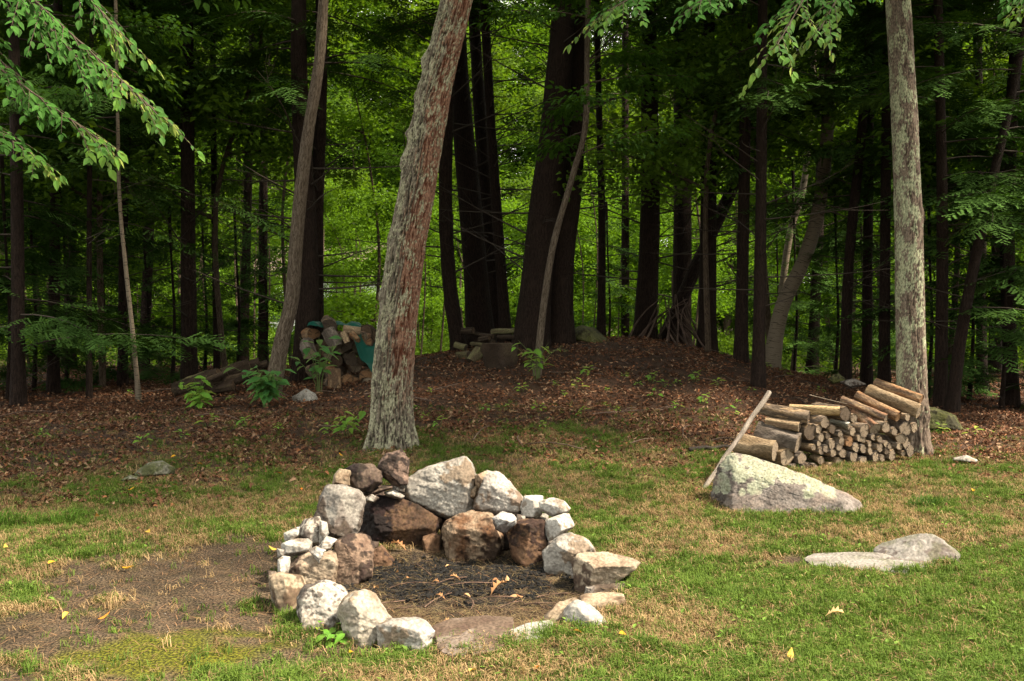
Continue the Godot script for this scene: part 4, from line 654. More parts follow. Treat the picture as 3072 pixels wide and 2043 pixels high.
# ---------------------------------------------------------------- textures and materials
func grain_image(size: int, freq: float, oct: int, lo: float, hi: float, sx := 1.0) -> ImageTexture:
	var f := FastNoiseLite.new()
	f.seed = 11 + oct
	f.frequency = freq
	f.fractal_type = FastNoiseLite.FRACTAL_FBM
	f.fractal_octaves = oct
	var im := f.get_seamless_image(size, int(size * sx))
	im.convert(Image.FORMAT_L8)
	var d := im.get_data()
	for i in d.size(): d[i] = int(clampf(lerpf(lo, hi, d[i] / 255.0), 0.0, 1.0) * 255.0)
	im = Image.create_from_data(im.get_width(), im.get_height(), false, Image.FORMAT_L8, d)
	return ImageTexture.create_from_image(im)

func bark_images() -> Array:
	# vertical furrows: u runs round the trunk, v along it
	var w := 256
	var h := 512
	var f := FastNoiseLite.new()
	f.seed = 5
	f.frequency = 1.0
	f.fractal_type = FastNoiseLite.FRACTAL_FBM
	f.fractal_octaves = 3
	var hd := PackedByteArray()
	var cd := PackedByteArray()
	for y in h:
		for x in w:
			var a := TAU * x / w
			var q := TAU * y / h
			var r := f.get_noise_3d(cos(a) * 3.2 + 0.25 * sin(q * 3.0), sin(a) * 3.2 + cos(q) * 0.5, sin(q) * 1.1)
			var e := clampf(1.0 - absf(r) * 4.0, 0.0, 1.0)
			var fine := f.get_noise_3d(cos(a) * 14.0, sin(a) * 14.0 + cos(q) * 9.0, sin(q) * 9.0)
			var t := clampf(0.85 - e * 0.7 + fine * 0.35, 0.0, 1.0)
			hd.append(int(t * 255.0))
			var k := 0.45 + 0.55 * t
			cd.append_array(PackedByteArray([int(255.0 * k), int(255.0 * k * (0.93 + 0.07 * t)), int(255.0 * k * (0.88 + 0.12 * t))]))
	return [ImageTexture.create_from_image(Image.create_from_data(w, h, false, Image.FORMAT_RGB8, cd)), ImageTexture.create_from_image(Image.create_from_data(w, h, false, Image.FORMAT_L8, hd))]

func birch_image() -> ImageTexture:
	var w := 128
	var h := 512
	var im := Image.create(w, h, false, Image.FORMAT_RGB8)
	im.fill(Color(0.74, 0.71, 0.66))
	var r := RandomNumberGenerator.new()
	r.seed = 77
	for i in 900:
		var g := r.randf_range(0.5, 0.8)
		im.fill_rect(Rect2i(r.randi() % w, r.randi() % h, r.randi_range(2, 14), 1), Color(g, g * 0.95, g * 0.88))
	for i in 70:
		var g2 := r.randf_range(0.12, 0.3)
		im.fill_rect(Rect2i(r.randi() % w, r.randi() % h, r.randi_range(8, 40), r.randi_range(1, 4)), Color(g2, g2 * 0.9, g2 * 0.8))
	return ImageTexture.create_from_image(im)

func mat(col: Color, rough := 0.9, vc := false) -> StandardMaterial3D:
	var m := StandardMaterial3D.new()
	m.albedo_color = col.linear_to_srgb() if not vc else Color.WHITE
	m.roughness = rough
	m.vertex_color_use_as_albedo = vc
	m.metallic_specular = 0.3
	m.cull_mode = BaseMaterial3D.CULL_DISABLED
	return m

func leaf_mat(vc: bool, col: Color, back: Color, rough := 0.5) -> StandardMaterial3D:
	var m := mat(col, rough, vc)
	m.metallic_specular = 0.15
	m.backlight_enabled = true
	m.backlight = back
	return m

func build_materials() -> void:
	M.ground = mat(Color.WHITE, 0.95, true)
	M.ground.albedo_texture = grain_image(512, 0.05, 5, 0.2, 1.35)
	M.ground.uv1_triplanar = true
	M.ground.uv1_world_triplanar = true
	M.ground.uv1_scale = Vector3(1.9, 1.9, 1.9)
	M.ground.heightmap_enabled = true
	M.ground.heightmap_texture = M.ground.albedo_texture
	M.ground.heightmap_scale = 1.5
	M.rock = mat(Color.WHITE, 0.88, true)
	M.rock.albedo_texture = grain_image(512, 0.022, 6, 0.58, 1.12)
	M.rock.uv1_triplanar = true
	M.rock.uv1_scale = Vector3(3.5, 3.5, 3.5)
	M.rock.heightmap_enabled = true
	M.rock.heightmap_texture = grain_image(512, 0.012, 6, 0.0, 1.0)
	M.rock.heightmap_scale = 0.45
	M.bigbark = mat(Color.WHITE, 0.92, true)
	M.bigbark.albedo_texture = grain_image(512, 0.03, 5, 0.35, 1.4)
	M.bigbark.uv1_triplanar = true
	M.bigbark.uv1_scale = Vector3(5.0, 1.6, 5.0)
	M.wood = mat(Color.WHITE, 0.9, true)
	M.wood.albedo_texture = grain_image(512, 0.03, 5, 0.4, 1.35)
	M.wood.uv1_triplanar = true
	M.wood.uv1_scale = Vector3(9.0, 9.0, 1.4)
	M.wood.heightmap_enabled = true
	M.wood.heightmap_texture = M.wood.albedo_texture
	M.wood.heightmap_scale = 1.2
	var bi := bark_images()
	for e in [["bark", Color(0.036, 0.023, 0.018)], ["greybark", Color(0.2, 0.165, 0.13)], ["sapbark", Color(0.15, 0.115, 0.085)]]:
		var m := mat(e[1], 0.95)
		m.albedo_texture = bi[0]
		m.heightmap_enabled = true
		m.heightmap_texture = bi[1]
		m.heightmap_scale = 2.5
		M[e[0]] = m
	M.birch = mat(Color(0.27, 0.24, 0.21), 0.8)
	M.birch.albedo_texture = birch_image()
	M.twig = mat(Color(0.05, 0.037, 0.028), 0.9)
	M.deadtwig = mat(Color(0.042, 0.034, 0.028), 0.95)
	M.needle = leaf_mat(true, Color.WHITE, Color(0.45, 0.5, 0.2), 0.85)
	M.needle.metallic_specular = 0.1
	M.leaf = leaf_mat(true, Color.WHITE, Color(1.0, 1.0, 0.55), 0.5)
	M.grass = leaf_mat(true, Color.WHITE, Color(0.6, 0.6, 0.35), 0.6)
	M.litter = leaf_mat(true, Color.WHITE, Color(0.25, 0.2, 0.15), 0.75)
	M.bough = []
	for c in [Color(0.034, 0.10, 0.018), Color(0.026, 0.08, 0.016), Color(0.05, 0.12, 0.018), Color(0.02, 0.064, 0.014)]:
		M.bough.append(leaf_mat(false, c, Color(0.6, 0.65, 0.35), 0.6))
	M.boughleaf = leaf_mat(true, Color.WHITE, Color(0.6, 0.65, 0.35), 0.6)
	M.yellow = []
	for c in [Color(0.48, 0.25, 0.02), Color(0.42, 0.15, 0.025), Color(0.46, 0.31, 0.06), Color(0.5, 0.34, 0.17)]:
		M.yellow.append(leaf_mat(false, c, Color(0.5, 0.4, 0.2), 0.6))
	M.tan_leaf = []
	for c in [Color(0.27, 0.145, 0.07), Color(0.22, 0.11, 0.055), Color(0.36, 0.225, 0.12)]:
		M.tan_leaf.append(leaf_mat(false, c, Color(0.4, 0.3, 0.2), 0.6))
	M.tarp = mat(Color(0.005, 0.06, 0.045), 0.5)
	M.siding = mat(Color(0.74, 0.75, 0.76), 0.7)
	M.roof = mat(Color(0.13, 0.095, 0.085), 0.9)
	M.glass = mat(Color(0.03, 0.04, 0.05), 0.1)
	M.trim = mat(Color(0.8, 0.8, 0.8), 0.6)

# ---------------------------------------------------------------- shapes
func icosphere(level: int) -> Array:
	if ico.has(level): return ico[level]
	var t := (1.0 + sqrt(5.0)) / 2.0
	var v: Array = []
	for p in [[-1, t, 0], [1, t, 0], [-1, -t, 0], [1, -t, 0], [0, -1, t], [0, 1, t], [0, -1, -t], [0, 1, -t], [t, 0, -1], [t, 0, 1], [-t, 0, -1], [-t, 0, 1]]:
		v.append(Vector3(p[0], p[1], p[2]).normalized())
	var f := PackedInt32Array([0, 11, 5, 0, 5, 1, 0, 1, 7, 0, 7, 10, 0, 10, 11, 1, 5, 9, 5, 11, 4, 11, 10, 2, 10, 7, 6, 7, 1, 8, 3, 9, 4, 3, 4, 2, 3, 2, 6, 3, 6, 8, 3, 8, 9, 4, 9, 5, 2, 4, 11, 6, 2, 10, 8, 6, 7, 9, 8, 1])
	for l in level:
		var mids := {}
		var g := PackedInt32Array()
		for i in range(0, f.size(), 3):
			var e := [f[i], f[i + 1], f[i + 2]]
			var m := [0, 0, 0]
			for k in 3:
				var a: int = e[k]
				var b: int = e[(k + 1) % 3]
				var key := mini(a, b) * 1000000 + maxi(a, b)
				if not mids.has(key):
					mids[key] = v.size()
					v.append(((v[a] + v[b]) * 0.5).normalized())
				m[k] = mids[key]
			g.append_array(PackedInt32Array([e[0], m[0], m[2], e[1], m[1], m[0], e[2], m[2], m[1], m[0], m[1], m[2]]))
		f = g
	# front faces run clockwise
	var out := PackedInt32Array()
	for i in range(0, f.size(), 3): out.append_array(PackedInt32Array([f[i], f[i + 2], f[i + 1]]))
	ico[level] = [PackedVector3Array(v), out]
	return ico[level]

func add_tube(b: Buf, pts: PackedVector3Array, radii: PackedFloat32Array, segs: int, col := Color(1, 1, 1), cap := false) -> void:
	var start := b.v.size()
	var ref := Vector3(0, 0, 1) if absf((pts[pts.size() - 1] - pts[0]).normalized().z) < 0.9 else Vector3(1, 0, 0)
	var along := 0.0
	var girth := maxf(0.02, radii[0] * TAU)
	for i in pts.size():
		var t := (pts[mini(i + 1, pts.size() - 1)] - pts[maxi(i - 1, 0)]).normalized()
		var sx := ref.cross(t).normalized()
		var sy := t.cross(sx)
		if i > 0: along += pts[i].distance_to(pts[i - 1])
		for k in segs + 1:
			var a := TAU * k / segs
			var n := sx * cos(a) + sy * sin(a)
			b.v.append(pts[i] + n * radii[i])
			b.n.append(n)
			b.c.append(col)
			b.uv.append(Vector2(float(k) / segs * maxf(1.0, roundf(girth / 0.5)), along / 1.0))
	for i in pts.size() - 1:
		for k in segs:
			var q := start + i * (segs + 1) + k
			b.ix.append_array(PackedInt32Array([q, q + segs + 1, q + 1, q + 1, q + segs + 1, q + segs + 2]))

func spline(pts: Array, t: float) -> Vector3:
	# t in 0..1 over the polyline, Catmull-Rom
	var m := pts.size() - 1
	var s := clampf(t, 0.0, 1.0) * m
	var i := mini(int(s), m - 1)
	var p0: Vector3 = pts[maxi(i - 1, 0)]
	var p1: Vector3 = pts[i]
	var p2: Vector3 = pts[i + 1]
	var p3: Vector3 = pts[mini(i + 2, m)]
	return p1.cubic_interpolate(p2, p0, p3, s - i)

func v3(a: Array) -> Vector3:
	return Vector3(a[0], a[1], a[2])

# ---------------------------------------------------------------- stones
const ROCKS = {
	"white": [[0.340, 0.323, 0.299], [0.204, 0.187, 0.170], [0.184, 0.139, 0.102], 0.72],
	"pale": [[0.340, 0.309, 0.265], [0.224, 0.194, 0.160], [0.204, 0.156, 0.112], 0.72],
	"speck": [[0.367, 0.343, 0.316], [0.340, 0.299, 0.258], [0.068, 0.054, 0.048], 0.60],
	"chalk": [[0.408, 0.394, 0.371], [0.272, 0.255, 0.235], [0.184, 0.150, 0.122], 0.66],
	"grey": [[0.340, 0.320, 0.299], [0.204, 0.184, 0.170], [0.136, 0.095, 0.068], 0.62],
	"greyd": [[0.272, 0.252, 0.231], [0.129, 0.109, 0.099], [0.068, 0.051, 0.041], 0.58],
	"greycap": [[0.374, 0.360, 0.354], [0.150, 0.129, 0.122], [0.095, 0.075, 0.068], 0.6],
	"tan": [[0.313, 0.252, 0.184], [0.197, 0.143, 0.099], [0.088, 0.058, 0.037], 0.6],
	"slabtan": [[0.326, 0.272, 0.211], [0.204, 0.153, 0.112], [0.068, 0.044, 0.034], 0.62],
	"flat": [[0.204, 0.170, 0.136], [0.129, 0.099, 0.075], [0.061, 0.044, 0.034], 0.6],
	"slab": [[0.115, 0.083, 0.064], [0.08, 0.054, 0.04], [0.184, 0.150, 0.129], 0.6],
	"soot": [[0.082, 0.048, 0.031], [0.034, 0.022, 0.016], [0.010, 0.007, 0.007], 0.36],
	"scorch": [[0.224, 0.160, 0.119], [0.122, 0.078, 0.058], [0.024, 0.017, 0.015], 0.5],
	"rust": [[0.245, 0.184, 0.133], [0.116, 0.060, 0.034], [0.027, 0.016, 0.012], 0.52],
	"rust2": [[0.136, 0.082, 0.051], [0.085, 0.046, 0.027], [0.027, 0.017, 0.014], 0.52],
	"charred": [[0.116, 0.085, 0.068], [0.058, 0.041, 0.034], [0.020, 0.015, 0.014], 0.5],
	"charred2": [[0.177, 0.122, 0.099], [0.082, 0.058, 0.048], [0.027, 0.020, 0.018], 0.5],
	"lichen": [[0.184, 0.163, 0.153], [0.116, 0.099, 0.092], [0.068, 0.058, 0.054], 0.62],
	"lawnrock": [[0.256, 0.242, 0.229], [0.169, 0.155, 0.144], [0.109, 0.088, 0.082], 0.6],
	"moss": [[0.184, 0.177, 0.143], [0.102, 0.109, 0.061], [0.061, 0.068, 0.027], 0.55],
	"rotten": [[0.061, 0.044, 0.031], [0.029, 0.020, 0.015]], "mossy": [[0.116, 0.116, 0.051], [0.082, 0.085, 0.027], [0.041, 0.037, 0.024], 0.62],
}

func rock_mesh(d: Array, seed_: int) -> ArrayMesh:
	var pl: Array = d[6]
	var fd: float = d[7]
	var bd: float = d[8]
	var kind: String = d[9]
	var rough: float = d[11]
	var soft: float = minf(110.0, d[12] * 5.0)
	var r := RandomNumberGenerator.new()
	r.seed = seed_
	var N: Array[Vector3] = []
	var D := PackedFloat32Array()
	var size := 0.0
	for i in range(0, pl.size(), 3):
		var tilt: float = r.randf_range(0.12, 0.4) * d[14]
		for s in [-1.0, 1.0]:
			var t: float = tilt if s > 0.0 else r.randf_range(0.15, 0.5) * d[14]
			var q := Vector3(pl[i] * cos(t), pl[i + 1] * cos(t), s * sin(t))
			N.append(q)
			D.append(maxf(0.01, pl[i + 2]) * cos(t) * 1.11)
		size = maxf(size, pl[i + 2])
	var given: Array = d[10]
	for f in given:
		var q := Vector3(f[0], f[1], f[2]).normalized()
		N.append(q)
		D.append(f[3])
	if given.size() < 2:
		for i in 3:
			var q := Vector3(r.randf_range(-0.7, 0.7), r.randf_range(-0.2, 0.8), 1.0).normalized()
			N.append(q)
			D.append(fd * r.randf_range(0.75, 1.0))
	for i in 3:
		var q := Vector3(r.randf_range(-0.5, 0.5), r.randf_range(-0.5, 0.5), -1.0).normalized()
		N.append(q)
		D.append(bd * r.randf_range(0.85, 1.05))
	N.append(Vector3(0, 0, 1))
	D.append(fd * 1.1)
	# chip facets off the corners: planes just inside the farthest point in each direction
	var probe: PackedVector3Array = icosphere(3)[0].duplicate()
	for k in probe.size():
		var far := 1e9
		for e in N.size():
			var q := probe[k].dot(N[e])
			if q > 0.02: far = minf(far, D[e] / q)
		probe[k] *= far
	for i in (9 if rough >= 0.9 else 5):
		var q := Vector3(r.randf_range(-1, 1), r.randf_range(-0.6, 1), r.randf_range(-0.2, 1)).normalized()
		var h := 0.0
		for k in probe.size(): h = maxf(h, probe[k].dot(q))
		N.append(q)
		D.append(h * r.randf_range(0.91, 0.985))
	var S := icosphere(d[13])
	var b := Buf.new()
	b.ix = S[1]
	var dirs: PackedVector3Array = S[0]
	var off := Vector3(seed_ * 3.7, seed_ * 1.3, seed_ * 0.7)
	var C: Array = ROCKS[kind]
	var ca := Color(C[0][0], C[0][1], C[0][2])
	var cb := Color(C[1][0], C[1][1], C[1][2])
	var cs := Color(C[2][0], C[2][1], C[2][2])
	var freq := 0.55 / maxf(size, 0.05)
	var np := N.size()
	for dir in dirs:
		var sum := 0.0
		for i in np:
			var q := dir.dot(N[i])
			if q > 0.02: sum += pow(q / D[i], soft)
		var rad := pow(sum, -1.0 / soft)
		var p := dir * rad
		var w := p + off
		var big := fb.get_noise_3dv(w * freq * 1.6)
		var mid := fb.get_noise_3dv(w * 14.0)
		var strat := fb.get_noise_3d(w.x * 4.0, w.y * 22.0 + w.x * 6.0, w.z * 4.0)
		var k := 1.0 + rough * (0.035 * big + 0.03 * strat) + rough * mid * 0.007 / maxf(rad, 0.03)
		var plate := cell.get_noise_3dv(w * Vector3(7.0, 10.0, 7.0))
		var plate2 := cell.get_noise_3dv(w * Vector3(18.0, 24.0, 18.0) + Vector3(5, 5, 5))
		k += rough * (0.045 * plate + 0.018 * plate2)
		p *= k
		b.v.append(p)
		var c := ca.lerp(cb, clampf(0.4 + 1.3 * fb.get_noise_3dv(w * 5.0 + Vector3(9, 0, 0)) + 0.35 * mid + 0.12 * plate, 0.0, 1.0))
		var s := fb.get_noise_3dv(w * freq * 1.1 + Vector3(0, 50, 0)) * 0.9 + mid * 0.35 + 0.5
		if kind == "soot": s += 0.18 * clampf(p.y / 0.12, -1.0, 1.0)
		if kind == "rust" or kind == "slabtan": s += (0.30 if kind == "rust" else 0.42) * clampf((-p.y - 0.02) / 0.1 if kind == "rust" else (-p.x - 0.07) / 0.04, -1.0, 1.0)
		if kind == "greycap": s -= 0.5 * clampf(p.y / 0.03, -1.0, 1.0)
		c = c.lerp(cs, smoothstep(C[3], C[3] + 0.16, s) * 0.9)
		if kind == "speck":
			c = c.lerp(cs, smoothstep(0.42, 0.5, sn.get_noise_3dv(w * 34.0)) * 0.8)
		if kind == "lichen":
			# round pale lichen thalli on the upper face
			var best := 9.0
			for l in LICHEN_SPOTS:
				var rr: float = Vector2(p.x - l[0] - 0.04, p.y - l[1] - 0.03).length() / (l[2] * 1.2)
				best = minf(best, rr + 0.24 * sn.get_noise_3dv(w * 13.0) + 0.2 * sn.get_noise_3dv(w * 44.0) + 0.05)
			var lc := Color(0.29, 0.305, 0.235).lerp(Color(0.35, 0.36, 0.285), smoothstep(0.6, 0.95, best))
			lc = lc.lerp(Color(0.2, 0.21, 0.15), clampf(0.5 + 1.6 * mid, 0.0, 0.6))
			c = c.lerp(lc, 1.0 - smoothstep(0.95, 1.08, best))
			c = c.lerp(Color(0.28, 0.22, 0.19), smoothstep(0.1, 0.45, fb.get_noise_3d(w.x * 3.0, w.y * 5.0, w.z)) * 0.45)
		if kind == "lawnrock" or kind == "moss":
			c = c.lerp(Color(0.10, 0.11, 0.05), smoothstep(0.12, 0.4, fb.get_noise_3dv(w * 5.0)) * (0.35 if kind == "lawnrock" else 0.8))
		b.c.append(c)
	smooth_normals(b)
	return commit(b)

const LICHEN_SPOTS = [[-0.40, 0.185, 0.075], [-0.22, 0.20, 0.065], [-0.30, 0.06, 0.055], [-0.16, 0.12, 0.075], [-0.03, 0.14, 0.085], [0.06, 0.10, 0.07], [-0.45, 0.02, 0.05], [-0.42, -0.04, 0.045], [-0.19, -0.03, 0.055], [-0.08, 0.04, 0.05], [0.18, 0.07, 0.05], [0.28, 0.02, 0.06], [0.24, -0.06, 0.04], [-0.32, 0.12, 0.05], [-0.28, -0.07, 0.025], [0.4, -0.03, 0.05], [-0.5, -0.06, 0.03]]

func build_stones() -> void:
	var i := 0
	for d in STONES:
		i += 1
		var e: Array = d[5]
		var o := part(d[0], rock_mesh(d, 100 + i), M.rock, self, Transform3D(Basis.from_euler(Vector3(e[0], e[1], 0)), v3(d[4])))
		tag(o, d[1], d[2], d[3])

# ---------------------------------------------------------------- logs
const LOGS_COL = {
	"grey": [[0.265, 0.218, 0.175], [0.139, 0.106, 0.085]], "bare": [[0.288, 0.217, 0.143], [0.165, 0.118, 0.074]], "bark": [[0.201, 0.170, 0.149], [0.090, 0.072, 0.060]],
	"tan": [[0.361, 0.271, 0.175], [0.212, 0.149, 0.095]], "dark": [[0.170, 0.133, 0.101], [0.080, 0.059, 0.045]], "yellow": [[0.468, 0.345, 0.196], [0.340, 0.229, 0.117]],
	"red": [[0.265, 0.144, 0.090], [0.160, 0.117, 0.090]], "orange": [[0.282, 0.149, 0.074], [0.157, 0.104, 0.070]], "lichen": [[0.510, 0.510, 0.468], [0.212, 0.201, 0.160]], "rotten": [[0.076, 0.055, 0.039], [0.036, 0.025, 0.019]], "mossy": [[0.170, 0.160, 0.080], [0.106, 0.085, 0.053]]}

func log_mesh(l: float, r: float, kind: String, seed_: int) -> Array:
	var bk := Buf.new()
	var segs := 26
	var rings := maxi(6, int(l / 0.035))
	var C: Array = LOGS_COL[kind]
	var ca := Color(C[0][0], C[0][1], C[0][2])
	var cb := Color(C[1][0], C[1][1], C[1][2])
	var o := seed_ * 7.3
	var ridged := 0.10 if kind == "bark" else (0.05 if kind in ["yellow", "tan", "bare"] else 0.08)
	var edge: Array = [PackedVector3Array(), PackedVector3Array()]
	var flat_a := fposmod(seed_ * 1.7, TAU)
	for i in rings + 1:
		var z := l * (float(i) / rings - 0.5)
		for k in segs + 1:
			var a := TAU * (k % segs) / segs
			var p := Vector3(cos(a), sin(a), 0)
			var lump := sn.get_noise_3d(p.x * 0.9 + o, p.y * 0.9, z * 2.0)
			var furrow := absf(sn.get_noise_3d(p.x * 4.0 + o, p.y * 4.0, z * (6.0 if kind == "bark" else 2.5)))
			var fine := sn.get_noise_3d(p.x * 9.0 + o, p.y * 9.0, z * 14.0)
			var rr := r * (1.0 + 0.16 * lump - ridged * (1.0 - furrow * 2.2) + 0.02 * fine)
			if kind in ["orange", "yellow"] or seed_ % 3 == 0: rr *= 1.0 - 0.22 * smoothstep(0.3, 1.0, cos(a - flat_a))
			var q := p * rr + Vector3(0, 0, z)
			if i == 0 and k < segs: edge[0].append(q)
			if i == rings and k < segs: edge[1].append(q)
			bk.v.append(q)
			var t := clampf(0.35 + 1.2 * lump + 1.1 * (furrow - 0.25) + 0.5 * fine, 0.0, 1.0)
			var bc := cb.lerp(ca, t)
			# bark has peeled off in patches
			var peel := sn.get_noise_3d(p.x * 1.4 + o, p.y * 1.4 + 20.0, z * 5.0) + 0.3 * fine
			if kind in ["grey", "dark", "red", "orange"]: bc = bc.lerp(Color(0.34, 0.235, 0.14), smoothstep(0.25, 0.35, peel) * 0.75)
			bk.c.append(bc)
	for i in rings:
		for k in segs:
			var q := i * (segs + 1) + k
			bk.ix.append_array(PackedInt32Array([q, q + segs + 1, q + 1, q + 1, q + segs + 1, q + segs + 2]))
	smooth_normals(bk)
	if bk.n[segs * 2 + 3].dot(Vector3(bk.v[segs * 2 + 3].x, bk.v[segs * 2 + 3].y, 0)) < 0.0:
		for k in bk.n.size(): bk.n[k] = -bk.n[k]
		for k in range(0, bk.ix.size(), 3):
			var t2 := bk.ix[k]
			bk.ix[k] = bk.ix[k + 1]
			bk.ix[k + 1] = t2
	var ends := []
	for s in 2:
		var eb := Buf.new()
		var pts: PackedVector3Array = edge[s]
		var nrm := Vector3(0, 0, -1.0 if s == 0 else 1.0)
		var rows := 7
		var pale := Color(0.38, 0.30, 0.22).lerp(Color(0.24, 0.19, 0.145), fposmod(seed_ * 0.37, 1.0))
		if kind == "rotten": pale = Color(0.11, 0.075, 0.05)
		if kind in ["dark", "mossy"]: pale = pale.lerp(Color(0.07, 0.05, 0.038), 0.8)
		if kind == "orange": pale = Color(0.3, 0.17, 0.09)
		for j in rows + 1:
			var f := 1.0 - float(j) / rows
			for k in pts.size():
				var p := pts[k] * Vector3(f, f, 1.0)
				var a := TAU * k / pts.size()
				var crack := absf(sn.get_noise_2d(cos(a) * 3.0 + o, sin(a) * 3.0))
				var cr := (1.0 - smoothstep(0.02, 0.12, crack)) * smoothstep(0.1, 0.4, f)
				p -= nrm * (0.004 + 0.006 * cr + 0.003 * sn.get_noise_2d(p.x * 40.0 + o, p.y * 40.0))
				eb.v.append(p)
				eb.n.append(nrm)
				var ring := 0.5 + 0.5 * sin(f * r * 420.0 + 2.0 * sn.get_noise_2d(cos(a) + o, sin(a)))
				var c := pale.lerp(pale * 0.62, ring * 0.5 + 0.35 * sn.get_noise_2d(p.x * 30.0 + o, p.y * 30.0))
				c = c.lerp(Color(0.05, 0.037, 0.03), cr * 0.8)
				if j == 0: c = cb
				eb.c.append(c)
		for j in rows:
			for k in pts.size():
				var k2 := (k + 1) % pts.size()
				var a0 := j * pts.size()
				var a1 := a0 + pts.size()
				var tri := [a0 + k, a0 + k2, a1 + k, a0 + k2, a1 + k2, a1 + k]
				if s == 1: tri = [a0 + k, a1 + k, a0 + k2, a0 + k2, a1 + k, a1 + k2]
				eb.ix.append_array(PackedInt32Array(tri))
		ends.append(commit(eb))
	return [commit(bk), ends[0], ends[1]]

func build_logs() -> void:
	var i := 0
	for d in LOGS:
		i += 1
		var a := v3(d[3])
		var b := v3(d[4])
		var r: float = d[5]
		var z := (b - a).normalized()
		var up := Vector3.UP if absf(z.y) < 0.95 else Vector3.RIGHT
		var x := up.cross(z).normalized()
		var o := thing(d[0], d[1], "log", (a + b) * 0.5, d[2])
		o.basis = Basis(x, z.cross(x), z) * Basis(Vector3(0, 0, 1), i * 2.1)
		var m := log_mesh(a.distance_to(b), r, d[6], i)
		part("bark" if d[6] in ["bark", "grey", "dark", "red", "orange", "lichen", "mossy", "rotten"] else "barkless_wood", m[0], M.wood, o)
		part("cut_end", m[1], M.wood, o)
		part("cut_end", m[2], M.wood, o)

# ---------------------------------------------------------------- leaves
func add_leaf(b: Buf, xf: Transform3D, length: float, width: float, fold := 0.18, curl := 0.15, col := Color(1, 1, 1)) -> void:
	# leaf lies along +x, blade in xz, folded along the midrib; eight faces
	var s := b.v.size()
	var pts := [[0.0, 0.0], [0.2, 0.36], [0.45, 0.45], [0.76, 0.24], [1.0, 0.0], [0.76, -0.24], [0.45, -0.45], [0.2, -0.36], [0.48, 0.0]]
	for p in pts:
		var y: float = absf(p[1]) * width * fold * 2.0 - curl * length * p[0] * p[0]
		b.v.append(xf * Vector3(p[0] * length, y, p[1] * width))
		b.c.append(col)
	for k in 8:
		b.ix.append_array(PackedInt32Array([s + k, s + (k + 1) % 8, s + 8]))

func oak_leaf() -> ArrayMesh:
	var b := Buf.new()
	var half := [[0.0, 0.02], [0.12, 0.06], [0.2, 0.2], [0.3, 0.08], [0.42, 0.3], [0.52, 0.1], [0.66, 0.28], [0.74, 0.09], [0.88, 0.13], [1.0, 0.0]]
	for p in half:
		var c: float = p[0]
		var y := 0.22 * sin(c * 2.6) 
		b.v.append(Vector3(c, y, 0))
		b.v.append(Vector3(c + p[1] * 0.3, y + p[1] * 0.5, p[1]))
		b.v.append(Vector3(c + p[1] * 0.3, y + p[1] * 0.8, -p[1]))
	for i in half.size() - 1:
		var q := i * 3
		b.ix.append_array(PackedInt32Array([q, q + 1, q + 3, q + 1, q + 4, q + 3, q, q + 3, q + 2, q + 2, q + 3, q + 5]))
	return commit(b)

func single_leaf(fold := 0.2, curl := 0.15) -> ArrayMesh:
	var b := Buf.new()
	add_leaf(b, Transform3D.IDENTITY, 1.0, 0.62, fold, curl)
	return commit(b)

func twig_mesh(n: int, length: float, leaf: float, seed_: int, three_d := 0.5) -> ArrayMesh:
	var r := RandomNumberGenerator.new()
	r.seed = seed_
	var b := Buf.new()
	for i in n:
		var t := (i + 0.6) / n
		var side := 1.0 if i % 2 == 0 else -1.0
		var yaw := side * r.randf_range(0.5, 1.25) * (1.0 - 0.5 * t)
		var bs := Basis(Vector3.UP, -yaw) * Basis(Vector3(0, 0, 1), r.randf_range(-0.6, 0.3)) * Basis(Vector3(1, 0, 0), r.randf_range(-0.6, 0.6))
		var g := r.randf_range(0.75, 1.2)
		add_leaf(b, Transform3D(bs, Vector3(t * length, r.randf_range(-1, 1) * three_d * length * 0.25, side * 0.12 * length * r.randf())), leaf * r.randf_range(0.7, 1.15), leaf * 0.55, 0.15, 0.15, Color(g, g, g))
	return commit(b)

func spray_mesh(seed_: int) -> ArrayMesh:
	# a flat evergreen spray along +x, 0.7 m long
	var r := RandomNumberGenerator.new()
	r.seed = seed_
	var b := Buf.new()
	for i in 22:
		var t := (i + 0.5) / 22.0
		var side := 1.0 if i % 2 == 0 else -1.0
		var l := 0.27 * (1.0 - t * 0.8) * r.randf_range(0.6, 1.2)
		var yaw := side * r.randf_range(0.75, 1.15)
		var o := Vector3(t * 0.62, -0.12 * t * t, 0)
		var dir := Vector3(cos(yaw), r.randf_range(-0.35, 0.05), sin(yaw))
		var wd := Vector3(-dir.z, 0, dir.x) * 1.0
		var k := 5
		for j in k:
			var p0 := o + dir * l * j / k
			var p1 := o + dir * l * (j + 1.3) / k
			var g := r.randf_range(0.7, 1.25)
			for s2 in [-1.0, 1.0]:
				var q := b.v.size()
				var tipv: Vector3 = (p0 + p1) * 0.5 + dir * 0.012 + wd * s2 * r.randf_range(0.013, 0.024) + Vector3(0, r.randf_range(-0.004, 0.004), 0)
				b.v.append_array(PackedVector3Array([p0, p1, tipv]))
				for z in 3: b.c.append(Color(g, g, g))
				b.ix.append_array(PackedInt32Array([q, q + 1, q + 2]))
	return commit(b)

